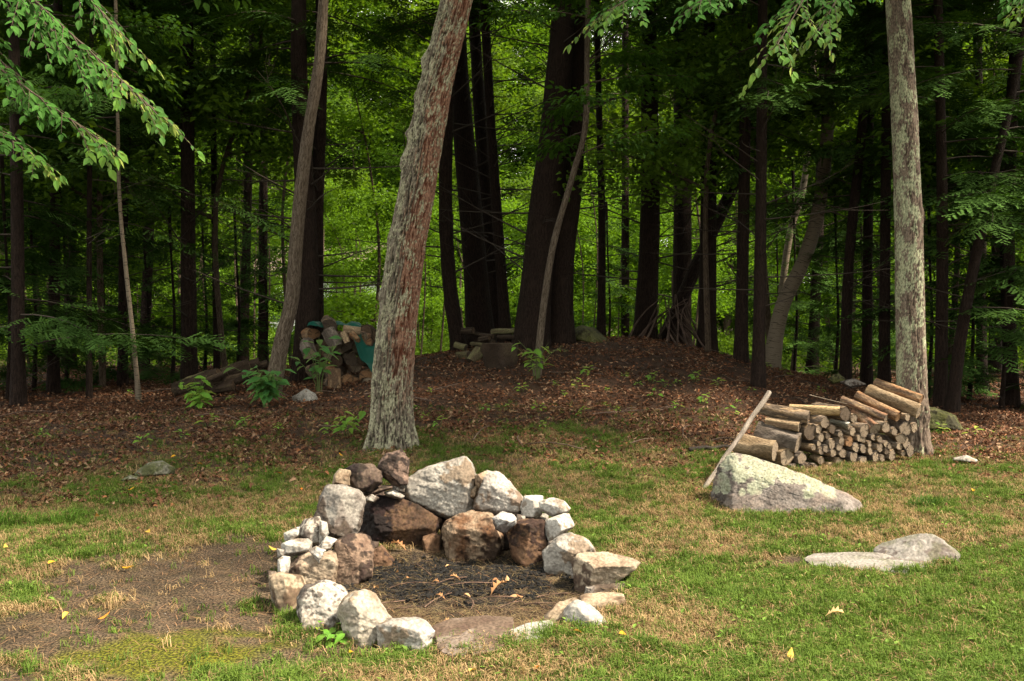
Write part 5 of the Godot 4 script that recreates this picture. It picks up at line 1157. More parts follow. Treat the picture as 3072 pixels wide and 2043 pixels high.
func far_twig(n: int, length: float, leaf: float, seed_: int) -> ArrayMesh:
	var r := RandomNumberGenerator.new()
	r.seed = seed_
	var b := Buf.new()
	for i in n:
		var o := Vector3(r.randf() * length, r.randfn() * length * 0.14, r.randfn() * length * 0.2)
		var bs := Basis.from_euler(Vector3(r.randf_range(-0.9, 0.9), r.randf() * TAU, r.randf_range(-0.8, 0.5)))
		var l := leaf * r.randf_range(0.7, 1.2)
		var g := r.randf_range(0.7, 1.25)
		var q := b.v.size()
		b.v.append_array(PackedVector3Array([o, o + bs * Vector3(0.5 * l, 0.07 * l, 0.3 * l), o + bs * Vector3(l, -0.12 * l, 0), o + bs * Vector3(0.5 * l, 0.07 * l, -0.3 * l)]))
		for k in 4: b.c.append(Color(g, g, g))
		b.ix.append_array(PackedInt32Array([q, q + 1, q + 2, q, q + 2, q + 3]))
	return commit(b)

# ---------------------------------------------------------------- trees
var FAR_TWIGS: Array = []
var SPRAYS: Array = []
var TWIGS: Array = []

func limb(b: Buf, p: Vector3, dir: Vector3, l: float, r0: float, sag: float, segs := 4, n := 5) -> PackedVector3Array:
	var pts := PackedVector3Array()
	var rad := PackedFloat32Array()
	var wob := Vector3(rng.randf_range(-1, 1), 0, rng.randf_range(-1, 1)) * 0.12 * l
	for i in n:
		var t := float(i) / (n - 1)
		pts.append(p + dir * l * t + Vector3(0, -sag * l * t * t, 0) + wob * sin(t * 3.0) * t)
		rad.append(lerpf(r0, r0 * 0.2, t))
	add_tube(b, pts, rad, segs)
	return pts

func trunk_path(d: Array) -> Array:
	var pts := []
	for p in d[4]: pts.append(v3(p))
	var H: float = d[7]
	var last: Vector3 = pts[pts.size() - 1]
	var dir: Vector3 = (last - pts[pts.size() - 2]).normalized()
	while last.y < H:
		dir = dir.lerp(Vector3.UP, 0.25).normalized()
		last += dir * minf(2.0, H - last.y + 0.3)
		pts.append(last)
	return pts

func at_height(path: Array, y: float) -> Vector3:
	for i in path.size() - 1:
		if path[i + 1].y >= y:
			return path[i].lerp(path[i + 1], clampf((y - path[i].y) / maxf(0.01, path[i + 1].y - path[i].y), 0.0, 1.0))
	return path[path.size() - 1]

func forest_tree(d: Array) -> void:
	var kind: String = d[3]
	var path := trunk_path(d)
	var base: Vector3 = path[0]
	var cat := "tree"
	var o := thing(d[0], d[1], cat, base, d[2])
	for i in path.size(): path[i] -= base
	var H: float = d[7] - base.y
	var rb: float = d[5]
	var rt: float = d[6]
	var live: float = d[8]
	var b := Buf.new()
	var n := 40
	var pts := PackedVector3Array()
	var rad := PackedFloat32Array()
	var vis_top: float = v3(d[4][d[4].size() - 1]).y - base.y
	for i in n + 1:
		var p := spline(path, float(i) / n)
		if i == 0: p.y -= 0.15
		pts.append(p)
		var q := lerpf(rb, rt, clampf(p.y / vis_top, 0.0, 1.0))
		if p.y > vis_top: q = lerpf(rt, 0.03, (p.y - vis_top) / maxf(0.5, H - vis_top))
		q *= 1.0 + 0.35 * exp(-maxf(p.y, 0.0) / 0.25) + 0.06 * sn.get_noise_2d(p.y * 1.5, base.x * 9.0)
		rad.append(q)
	add_tube(b, pts, rad, 16)
	part("trunk", commit(b), {"hemlock": M.bark, "birch": M.birch, "grey": M.greybark, "maple": M.greybark}[kind], o)
	var lb := Buf.new()
	var buf := PackedFloat32Array()
	if kind == "hemlock":
		var dens: float = d[10]
		var y: float = minf(1.2, live * 0.6)
		while y < H:
			var t := y / H
			var alive: bool = y > live - 1.2 + 1.6 * rng.randf()
			var az := rng.randf() * TAU
			var p := at_height(path, y)
			var l: float = (d[9] * (1.05 - t * 0.9) * rng.randf_range(0.6, 1.15)) if alive else rng.randf_range(0.6, 2.2)
			var dir := Vector3(cos(az), rng.randf_range(-0.05, 0.3) if alive else rng.randf_range(-0.05, 0.5), sin(az)).normalized()
			var lp := limb(lb, p, dir, l, clampf(rb * 0.16, 0.009, 0.024) * (0.9 if alive else 0.8), 0.22 if alive else -0.05, 4, 6)
			if not alive:
				for k in 3:
					var u := rng.randf_range(0.3, 0.9)
					limb(lb, spline(Array(lp), u), dir.rotated(Vector3.UP, rng.randf_range(-1.0, 1.0)) + Vector3(0, rng.randf_range(-0.2, 0.3), 0), l * 0.35, 0.006, 0.0, 3, 3)
			else:
				var m := int(l * 9.0 * dens) + 2
				for k in m:
					var u := rng.randf_range(0.15, 1.0)
					var q := spline(Array(lp), u) + Vector3(0, rng.randf_range(-0.08, 0.04), 0)
					var side := 1.0 if k % 2 == 0 else -1.0
					var yaw := atan2(-dir.z, dir.x) + side * rng.randf_range(0.2, 1.2)
					var sc := rng.randf_range(0.7, 1.35)
					var bs := Basis(Vector3.UP, yaw) * Basis(Vector3(0, 0, 1), rng.randf_range(-0.45, 0.1)) * Basis(Vector3(1, 0, 0), rng.randf_range(-0.3, 0.3))
					var g := rng.randf_range(0.75, 1.25)
					put(buf, bs.scaled(Vector3(sc, sc, sc)), q, Color(0.045 * g, 0.095 * g, 0.021 * g))
			y += rng.randf_range(0.13, 0.34) / (1.0 if y > live else 1.0)
		part("branches", commit(lb), M.deadtwig, o).set_meta("kind", "stuff")
		copies("crown", SPRAYS[rng.randi() % SPRAYS.size()], M.needle, o, buf)
	else:
		var y := live
		while y < H:
			var az := rng.randf() * TAU
			var p := at_height(path, y)
			var l := rng.randf_range(0.9, 2.0)
			if kind == "maple": l = rng.randf_range(0.9, 1.9)
			var dir := Vector3(cos(az), rng.randf_range(0.05, 0.45), sin(az)).normalized()
			var lp := limb(lb, p, dir, l, 0.014, 0.15, 4, 5)
			for k in int(l * 12.0):
				var u := rng.randf_range(0.25, 1.0)
				var q := spline(Array(lp), u)
				var yaw := atan2(-dir.z, dir.x) + rng.randf_range(-1.3, 1.3)
				var sc := rng.randf_range(0.8, 1.3)
				var bs := Basis(Vector3.UP, yaw) * Basis(Vector3(0, 0, 1), rng.randf_range(-0.5, 0.15)) * Basis(Vector3(1, 0, 0), rng.randf_range(-0.4, 0.4))
				var g := rng.randf_range(0.75, 1.25)
				put(buf, bs.scaled(Vector3(sc, sc, sc)), q, Color(0.05 * g, 0.115 * g, 0.02 * g))
			y += rng.randf_range(0.14, 0.4)
		part("branches", commit(lb), M.twig, o).set_meta("kind", "stuff")
		copies("crown", TWIGS[rng.randi() % TWIGS.size()], M.leaf, o, buf)

func leafy_crown(o: Node3D, path: Array, y0: float, y1: float, spread: float, count: int, droop := 0.2, tint := Color(0.06, 0.13, 0.022), far := false) -> void:
	# limbs and leaf twigs of a broad-leaved tree, in the tree's own axes
	var lb := Buf.new()
	var buf := PackedFloat32Array()
	var nl := int(count / 45.0)
	for i in nl:
		var y := lerpf(y0, y1, (i + rng.randf()) / nl)
		var az := i * 2.4 + rng.randf() * 0.8
		var dir := Vector3(cos(az), rng.randf_range(0.1, 0.5), sin(az)).normalized()
		var l := spread * rng.randf_range(0.6, 1.1) * (1.0 - 0.5 * (y - y0) / maxf(0.1, y1 - y0))
		var lp := limb(lb, at_height(path, y), dir, l, 0.04, droop, 5, 6)
		for k in 45:
			var u := rng.randf_range(0.2, 1.0)
			var q := spline(Array(lp), u) + Vector3(rng.randfn() * 0.3, rng.randfn() * 0.22, rng.randfn() * 0.3) * (0.5 + u)
			var bs := Basis(Vector3.UP, rng.randf() * TAU) * Basis(Vector3(0, 0, 1), rng.randf_range(-0.6, 0.2)) * Basis(Vector3(1, 0, 0), rng.randf_range(-0.5, 0.5))
			var sc := rng.randf_range(0.8, 1.4)
			var g := rng.randf_range(0.75, 1.25)
			put(buf, bs.scaled(Vector3(sc, sc, sc)), q, Color(tint.r * g, tint.g * g, tint.b * g))
	part("branches", commit(lb), M.twig, o).set_meta("kind", "stuff")
	copies("crown", FAR_TWIGS[rng.randi() % 3] if far else TWIGS[rng.randi() % TWIGS.size()], M.leaf, o, buf)

func detailed_trunk(d: Array) -> Array:
	# near trunks: furrows, root flare, knots as geometry; bark and lichen as colours, furrows darker than ridges
	var path := trunk_path(d)
	var base: Vector3 = path[0]
	for i in path.size(): path[i] -= base
	var o := thing(d[0], d[1], "tree", base, d[2])
	var big: bool = d[3] == "big"
	var rb: float = d[5]
	var rt: float = d[6]
	var vis: float = v3(d[4][d[4].size() - 1]).y - base.y
	var b := Buf.new()
	var segs := 150 if big else 100
	var knots := [[4.05, 3.3, 0.10], [3.3, 3.35, 0.08], [3.0, 3.1, 0.06], [2.2, 3.4, 0.05], [3.7, 3.2, 0.05], [1.6, 3.2, 0.05]] if big else [[0.45, 0.9, 0.05], [2.6, 0.1, 0.03]]
	var y := -0.15
	var rows := 0
	while y < d[7]:
		var p := at_height(path, maxf(y, 0.0))
		p.y = y
		var r0 := lerpf(rb, rt, clampf(y / vis, 0.0, 1.0)) if y < vis else lerpf(rt, 0.04, (y - vis) / (d[7] - vis))
		var flare := exp(-maxf(y, 0.0) / (0.22 if big else 0.16))
		for k in segs + 1:
			var a := TAU * (k % segs) / segs
			var u := cos(a)
			var w := sin(a)
			var cx := u * r0
			var cz := w * r0
			var fz := sn.get_noise_3d(cx * 34.0 + 3.0, y * 3.4, cz * 34.0)
			var f2 := sn.get_noise_3d(cx * 45.0, y * 7.0, cz * 45.0)
			var ridge := smoothstep(0.02, 0.34, absf(fz) + 0.06 * f2)
			var lump := sn.get_noise_3d(u * 1.2, y * 1.1, w * 1.2 + 30.0)
			var lobes := 0.5 + 0.5 * sn.get_noise_2d(u * 2.2 + 7.0, w * 2.2)
			var rr := r0 * (1.0 + 0.035 * lump) + flare * r0 * (0.05 + 0.6 * lobes * lobes)
			rr += (0.02 * ridge - 0.012 + 0.006 * f2) if big else (0.008 * ridge + 0.003 * f2)
			for q in knots:
				var da := absf(angle_difference(a, q[1]))
				var e := Vector2(da * r0, y - q[0]).length() / 0.09
				rr += q[2] * 0.55 * exp(-e * e) * (0.8 + 0.6 * f2)
			b.v.append(p + Vector3(u * rr, 0, w * rr))
			var c: Color
			var lich := fb.get_noise_3d(cx * 7.0 + 2.0, y * 3.2, cz * 7.0)
			var streak := fb.get_noise_3d(cx * 44.0 + 5.0, y * 15.0, cz * 44.0)
			var fine := fb.get_noise_3d(cx * 40.0, y * 26.0, cz * 40.0)
			if big:
				var red := smoothstep(-0.35, 0.15, u + 0.35 * lump + 0.5 * fz) * smoothstep(0.25, 1.1, y + 0.3 * fz)
				c = Color(0.03, 0.025, 0.019).lerp(Color(0.17, 0.148, 0.117), ridge)
				var rc := Color(0.075, 0.022, 0.011).lerp(Color(0.215, 0.118, 0.083), ridge)
				c = c.lerp(rc, red)
				var side := 0.20 - 0.20 * u + 0.10 * smoothstep(3.2, 4.3, y) + 0.2 * (1.0 - smoothstep(0.25, 0.8, y)) - 0.05 * smoothstep(1.2, 2.0, y) * (1.0 - smoothstep(2.5, 3.2, y))
				var l := smoothstep(0.44, 0.52, lich * 0.75 + streak * 0.95 + side * 0.9 - 0.1 + 0.22 * ridge)
				c = c.lerp(Color(0.25, 0.25, 0.17).lerp(Color(0.36, 0.35, 0.255), clampf(0.5 + fine, 0.0, 1.0)), l * 0.95)
			else:
				c = Color(0.045, 0.032, 0.025).lerp(Color(0.15, 0.115, 0.094), ridge)
				c = c.lerp(Color(0.17, 0.14, 0.115), smoothstep(0.2, 0.5, -u + 0.4 * lump) * 0.5)
				var band := smoothstep(0.5, 0.95, y) * 0.28 + 0.12 * sn.get_noise_2d(y * 1.7, 4.0) - 0.08 * smoothstep(3.6, 4.6, y)
				var l2 := smoothstep(0.34, 0.42, lich * 0.85 + streak * 0.7 + band + 0.05 - 0.10 * u)
				c = c.lerp(Color(0.23, 0.26, 0.175).lerp(Color(0.36, 0.37, 0.25), clampf(0.5 + fine, 0.0, 1.0)), l2 * 0.95)
			b.c.append(c)
		rows += 1
		y += 0.0105 if y < vis + 0.4 else 0.25
	for i in rows - 1:
		for k in segs:
			var q := i * (segs + 1) + k
			b.ix.append_array(PackedInt32Array([q, q + segs + 1, q + 1, q + 1, q + segs + 1, q + segs + 2]))
	smooth_normals(b)
	if b.n[segs * 3].dot(Vector3(b.v[segs * 3].x, 0, b.v[segs * 3].z)) < 0.0:
		for k in b.n.size(): b.n[k] = -b.n[k]
		for k in range(0, b.ix.size(), 3):
			var t := b.ix[k]
			b.ix[k] = b.ix[k + 1]
			b.ix[k + 1] = t
	for i in rows:  # close the shading seam
		var nn := (b.n[i * (segs + 1)] + b.n[i * (segs + 1) + segs]).normalized()
		b.n[i * (segs + 1)] = nn
		b.n[i * (segs + 1) + segs] = nn
	part("trunk", commit(b), M.bigbark, o)
	return [o, path]

func bough(tree: Node3D, ctrl: Array, side_len: float, n_side: int, leaf: float, most: int, seed_: int) -> void:
	# a leafy bough: one limb mesh, each leaf a part of its own; ctrl in world coordinates
	var r := RandomNumberGenerator.new()
	r.seed = seed_
	var b := Buf.new()
	var o := tree.position
	var P := PackedVector3Array()
	var R := PackedFloat32Array()
	for i in 14:
		var t := i / 13.0
		P.append(spline(ctrl, t) - o)
		R.append(lerpf(0.016, 0.0025, t))
	add_tube(b, P, R, 6)
	var leaves: Array[Transform3D] = []
	for i in n_side:
		var t := 0.22 + 0.78 * (i + r.randf() * 0.5) / n_side
		var q := spline(ctrl, t) - o
		var fwd := (spline(ctrl, minf(1.0, t + 0.03)) - spline(ctrl, t - 0.03)).normalized()
		var side := 1.0 if i % 2 == 0 else -1.0
		var dir := fwd.rotated(Vector3.UP, side * r.randf_range(0.3, 1.1))
		dir = (dir + Vector3(0, r.randf_range(-0.25, 0.3), 0)).normalized()
		var l := side_len * r.randf_range(0.4, 1.1) * (1.1 - 0.65 * t)
		var tw := PackedVector3Array()
		var tr := PackedFloat32Array()
		for k in 6:
			var u := k / 5.0
			tw.append(q + dir * l * u + Vector3(0, -0.16 * l * u * u, 0))
			tr.append(lerpf(0.0035, 0.001, u))
		add_tube(b, tw, tr, 4)
		var m := int(l / (leaf * 0.55)) + 1
		for k in m + 1:
			var u := minf(1.0, (k + 0.6) / m)
			var s2 := 1.0 if k % 2 == 0 else -1.0
			var td := (dir + Vector3(0, -0.32 * u, 0)).normalized()
			var nrm := (Vector3.UP + Vector3(r.randf_range(-0.5, 0.5), 0, r.randf_range(-0.1, 1.0))).normalized()
			var ld := td.rotated(nrm, s2 * r.randf_range(0.5, 1.15) * (1.0 if k < m else 0.1))
			ld = (ld + Vector3(0, r.randf_range(-0.4, 0.1), 0)).normalized()
			var zz := ld.cross(nrm).normalized()
			var sc := leaf * r.randf_range(0.45, 1.2)
			leaves.append(Transform3D(Basis(ld * sc, zz.cross(ld) * sc, zz * sc), q + dir * l * u + Vector3(0, -0.16 * l * u * u, 0)))
	var bg := part("bough", commit(b), M.twig, tree)
	var lm := single_leaf(0.12, 0.12)
	var lm2 := single_leaf(0.05, 0.28)
	var rest := PackedFloat32Array()
	for i in range(leaves.size() - 1, -1, -1):
		if i >= leaves.size() - most:
			part("leaf", lm if i % 3 else lm2, M.bough[r.randi() % 4], bg, leaves[i])
		else:
			var g := r.randf_range(0.75, 1.3)
			put(rest, leaves[i].basis, leaves[i].origin, Color(0.032 * g, 0.09 * g, 0.016 * g))
	if rest.size() > 0: copies("foliage", lm, M.boughleaf, bg, rest)

func build_near_trees() -> void:
	var a := detailed_trunk(TREES[0])
	leafy_crown(a[0], a[1], 6.3, 13.8, 5.0, 2600)
	var c := detailed_trunk(TREES[1])
	leafy_crown(c[0], c[1], 6.0, 12.8, 5.8, 3300)
	var t: Node3D = c[0]
	# leafy boughs of the lichen tree reaching over the lawn
	bough(t, [Vector3(4.15, 5.2, -10.6), Vector3(3.6, 5.1, -9.4), Vector3(2.6, 4.5, -8.0), Vector3(1.85, 3.5, -7.0)], 0.80, 59, 0.070, 110, 21)
	bough(t, [Vector3(4.1, 5.3, -10.6), Vector3(3.4, 5.2, -9.2), Vector3(2.8, 4.5, -8.0), Vector3(2.2, 3.65, -7.2)], 0.65, 48, 0.070, 80, 22)
	bough(t, [Vector3(4.1, 5.4, -10.7), Vector3(2.8, 5.3, -9.6), Vector3(1.6, 4.6, -8.6), Vector3(0.75, 4.0, -7.9)], 0.80, 56, 0.070, 70, 23)
	bough(t, [Vector3(4.2, 5.4, -10.7), Vector3(4.6, 5.3, -10.0), Vector3(4.85, 4.9, -9.4), Vector3(4.6, 4.4, -9.0)], 0.70, 45, 0.075, 40, 24)
	bough(t, [Vector3(4.0, 5.6, -10.7), Vector3(3.0, 5.3, -9.4), Vector3(2.2, 4.6, -8.3), Vector3(1.4, 3.95, -7.5)], 0.80, 59, 0.070, 0, 25)
	bough(t, [Vector3(4.2, 5.3, -10.7), Vector3(4.9, 5.3, -10.4), Vector3(5.4, 5.0, -10.2), Vector3(5.5, 4.5, -10.0)], 0.60, 40, 0.075, 0, 26)
	# a broad-leaved tree whose trunk stands outside the picture
	var path := [Vector3(0, -0.1, 0), Vector3(0.1, 2.5, 0), Vector3(0.2, 5.5, 0.1), Vector3(0.1, 11.0, 0)]
	var o := thing("overhanging_tree", "broad-leaved tree whose large-leaved boughs hang over the lawn beside the evergreens", "tree", Vector3(-5.3, 0.0, -6.6))
	var b := Buf.new()
	var P := PackedVector3Array()
	var R := PackedFloat32Array()
	for i in 20:
		P.append(spline(path, i / 19.0))
		R.append(lerpf(0.2, 0.05, i / 19.0))
	add_tube(b, P, R, 16)
	part("trunk", commit(b), M.greybark, o)
	leafy_crown(o, path, 4.9, 10.5, 3.9, 1700)
	bough(o, [Vector3(-5.1, 4.9, -6.6), Vector3(-3.9, 4.3, -6.0), Vector3(-2.8, 3.5, -5.5), Vector3(-1.85, 2.68, -5.2)], 0.60, 81, 0.062, 130, 31)
	bough(o, [Vector3(-5.1, 4.4, -6.6), Vector3(-4.1, 3.9, -6.0), Vector3(-3.0, 3.1, -5.6), Vector3(-2.2, 2.55, -5.4)], 0.50, 62, 0.062, 70, 32)
	bough(o, [Vector3(-5.1, 5.2, -6.6), Vector3(-3.9, 4.8, -6.2), Vector3(-2.9, 4.0, -5.8), Vector3(-2.2, 3.2, -5.6)], 0.60, 67, 0.062, 60, 33)
	bough(o, [Vector3(-5.1, 3.7, -6.6), Vector3(-4.3, 3.5, -6.2), Vector3(-3.5, 3.0, -6.0), Vector3(-2.8, 2.55, -5.9)], 0.50, 54, 0.062, 40, 34)
	bough(o, [Vector3(-5.1, 4.6, -6.8), Vector3(-4.3, 4.4, -6.5), Vector3(-3.3, 3.8, -6.2), Vector3(-2.6, 3.15, -6.1)], 0.65, 67, 0.062, 0, 35)
	bough(o, [Vector3(-5.1, 4.1, -6.8), Vector3(-4.3, 3.9, -6.5), Vector3(-3.5, 3.5, -6.2), Vector3(-2.9, 2.95, -6.1)], 0.60, 62, 0.062, 0, 36)

func build_forest() -> void:
	for i in 3: SPRAYS.append(spray_mesh(40 + i))
	for i in 3: FAR_TWIGS.append(far_twig(30, 0.8, 0.13, 80 + i))
	for i in 3: TWIGS.append(twig_mesh(16, 0.5, 0.11, 60 + i))
	for i in range(2, TREES.size()): forest_tree(TREES[i])

func proto_tree(called: String, label: String, group: String, h: float, r: float, y0: float, spread: float, count: int, tint: Color) -> Node3D:
	var o := thing(called, label, "tree", Vector3.ZERO, group)
	var path := [Vector3(0, -0.3, 0), Vector3(rng.randf_range(-0.4, 0.4), h * 0.35, rng.randf_range(-0.3, 0.3)), Vector3(rng.randf_range(-0.8, 0.8), h * 0.7, rng.randf_range(-0.4, 0.4)), Vector3(rng.randf_range(-0.9, 0.9), h, 0)]
	var b := Buf.new()
	var P := PackedVector3Array()
	var R := PackedFloat32Array()
	for i in 16:
		P.append(spline(path, i / 15.0))
		R.append(lerpf(r, r * 0.2, i / 15.0))
	add_tube(b, P, R, 9)
	part("trunk", commit(b), M.sapbark, o)
	leafy_crown(o, path, y0, h, spread, count, 0.12, tint, true)
	return o

func build_far_trees() -> void:
	# saplings through the wood, then the sunlit broad-leaved trees beyond it
	var saps := []
	for i in 3:
		saps.append(proto_tree("sapling_tree", "thin bright-leaved sapling growing deep between the dark trunks", "saplings in the wood", 6.5 + i, 0.045 + 0.012 * i, 0.6, 1.7, 225, Color(0.11, 0.215, 0.022)))
	var tall := []
	for i in 4:
		tall.append(proto_tree("broadleaf_tree", "tall bright green broad-leaved tree beyond the dark wood", "broad-leaved trees beyond the wood", 15.0 + 2.0 * i, 0.13 + 0.02 * i, 0.8, 3.9, 1600, Color(0.11, 0.215, 0.022)))
	var r := RandomNumberGenerator.new()
	r.seed = 9
	for i in 70:
		var d := r.randf_range(36.0, 64.0)
		var x := r.randf_range(-0.62, 0.62) * d
		if d > 50.0 and d < 63.0 and x > -16.0 and x < -5.5: continue
		place(saps, i, x, d, r, 0.8, 1.25)
	for i in 72:
		var row := i % 3
		var d := 70.0 + row * 9.0 + r.randf_range(-3.0, 3.0)
		var x := (float(i) / 71.0 * 2.0 - 1.0) * 0.7 * d + r.randf_range(-2.0, 2.0)
		place(tall, i, x, d, r, 1.1, 1.55)
	for i in 16:
		var d := r.randf_range(23.0, 36.0)
		var sd := -1.0 if i % 2 == 0 else 1.0
		place(saps, 70, sd * r.randf_range(0.14, 0.6) * d, d, r, 0.6, 1.0)
	for p in [[-9.2, 42.0], [-8.0, 46.0], [-6.4, 40.0], [-10.8, 45.0], [-7.2, 48.0], [-12.0, 47.0], [-5.6, 44.0]]:
		place(saps, 70, p[0], p[1], r, 0.7, 1.0)
	for i in 22:
		var d := 64.0 + 3.0 * (i % 3)
		place(tall, 80 + i, (float(i) / 21.0 * 2.0 - 1.0) * 0.5 * d, d, r, 1.15, 1.5)
	for p in [[-11.0, 71.0], [-13.5, 75.0], [-8.8, 77.0]]:
		place(tall, 70, p[0], p[1], r, 1.4, 1.6)
	# low undergrowth on the floor beyond the mound
	var ub := PackedFloat32Array()
	for i in 9000:
		var d := 22.0 + 45.0 * pow(r.randf(), 0.4)
		var x := r.randf_range(-0.66, 0.66) * d
		if d < 26.0 and absf(x - 1.0) < 7.0: continue
		var g := r.randf_range(0.7, 1.25)
		var sc := r.randf_range(0.6, 1.3)
		put(ub, (Basis(Vector3.UP, r.randf() * TAU) * Basis(Vector3(0, 0, 1), r.randf_range(0.0, 1.2))).scaled(Vector3(sc, sc, sc)), Vector3(x, ground_h(x, -d) + r.randf_range(0.05, 0.6), -d), Color(0.09 * g, 0.165 * g, 0.02 * g))
	tag(copies("undergrowth", FAR_TWIGS[0], M.leaf, self, ub), "low leafy green undergrowth on the floor of the far wood", "undergrowth")
	# thin bare stems standing through the wood
	var stems := []
	for i in 3:
		stems.append(proto_tree("pole_sapling", "thin bare-stemmed young tree deep in the wood", "thin stems in the wood", 10.0 + i, 0.03 + 0.012 * i, 6.5, 1.0, 90, Color(0.09, 0.16, 0.02)))
	for i in 40:
		var d := r.randf_range(23.0, 42.0)
		place(stems, i, r.randf_range(-0.56, 0.56) * d, d, r, 0.8, 1.2)
	# maples under the evergreens
	var mid := []
	for i in 3:
		mid.append(proto_tree("understory_maple", "leafy green maple growing among the dark evergreens", "maples under the evergreens", 8.5 + i, 0.06, 2.8, 2.3, 405, Color(0.09, 0.17, 0.022)))
	for i in 8:
		var d := r.randf_range(19.0, 33.0)
		var sd := -1.0 if i % 2 == 0 else 1.0
		place(mid, i, sd * r.randf_range(0.16, 0.6) * d, d, r, 0.85, 1.25)
	for p in [[-7.2, 17.5], [-5.3, 18.5], [3.6, 18.2], [7.6, 17.5]]:
		place(mid, 70, p[0], p[1], r, 0.8, 1.15)
	# unseen trees added behind the camera to block low sky light
	for i in 9:
		var nm := "broadleaf_tree"
		var o: Node3D = tall[i % 4].duplicate()
		o.name = numbered(nm)
		add_child(o)
		o.position = Vector3(-26.0 + 6.5 * i, 0.0, 15.0 + 4.0 * (i % 2))
		o.rotation.y = i * 1.3
		o.scale = Vector3.ONE * 0.8
		o.set_meta("label", "broad-leaved tree added out of view to block low sky light")
		o.set_meta("group", "trees added out of view to block low sky light")

func place(protos: Array, i: int, x: float, d: float, r: RandomNumberGenerator, lo: float, hi: float) -> void:
	var o: Node3D = protos[i % protos.size()]
	if i >= protos.size():
		var nm: String = o.name
		o = o.duplicate()
		o.name = numbered(nm.get_slice("_0", 0))
		add_child(o)
	o.position = Vector3(x, ground_h(x, -d), -d)
	o.rotation.y = r.randf() * TAU
	o.scale = Vector3.ONE * r.randf_range(lo, hi)

# ---------------------------------------------------------------- ground cover
func tuft_mesh(n: int, h: float, w: float, lean: float, seed_: int, spread: float) -> ArrayMesh:
	var r := RandomNumberGenerator.new()
	r.seed = seed_
	var b := Buf.new()
	for i in n:
		var az := r.randf() * TAU
		var dir := Vector3(cos(az), 0, sin(az))
		var o := Vector3(r.randfn(), 0, r.randfn()) * spread
		var l := h * r.randf_range(0.5, 1.15)
		var k := lean * r.randf_range(0.3, 1.3)
		var sd := Vector3(-dir.z, 0, dir.x).rotated(Vector3.UP, r.randf_range(-0.8, 0.8)) * w * 0.5
		var mid := o + Vector3(0, l * 0.55, 0) + dir * l * k * 0.35
		var tip := o + Vector3(0, l * maxf(0.15, 0.95 - k * 0.45), 0) + dir * l * k
		var s := b.v.size()
		b.v.append_array(PackedVector3Array([o - sd, o + sd, mid - sd * 0.8, mid + sd * 0.8, tip]))
		var g := r.randf_range(0.75, 1.25)
		for q in 5: b.c.append(Color(g, g, g * r.randf_range(0.9, 1.05)))
		b.ix.append_array(PackedInt32Array([s, s + 1, s + 2, s + 1, s + 3, s + 2, s + 2, s + 3, s + 4]))
	return commit(b)

func surf_h(x: float, z: float) -> float:
	var d := -z
	var near := clampf(1.6 - d / 30.0, 0.0, 1.0)
	var h := ground_h(x, z) + near * (0.03 * fb.get_noise_2d(x * 0.8, z * 0.8) + 0.012 * fb.get_noise_2d(x * 5.0, z * 5.0))
	var pit := 1.0 - smoothstep(0.75, 0.95, ell(x, z, PIT, 0.98, 0.92))
	return h - 0.03 * pit - 0.012 * bare_w(x, z) * near

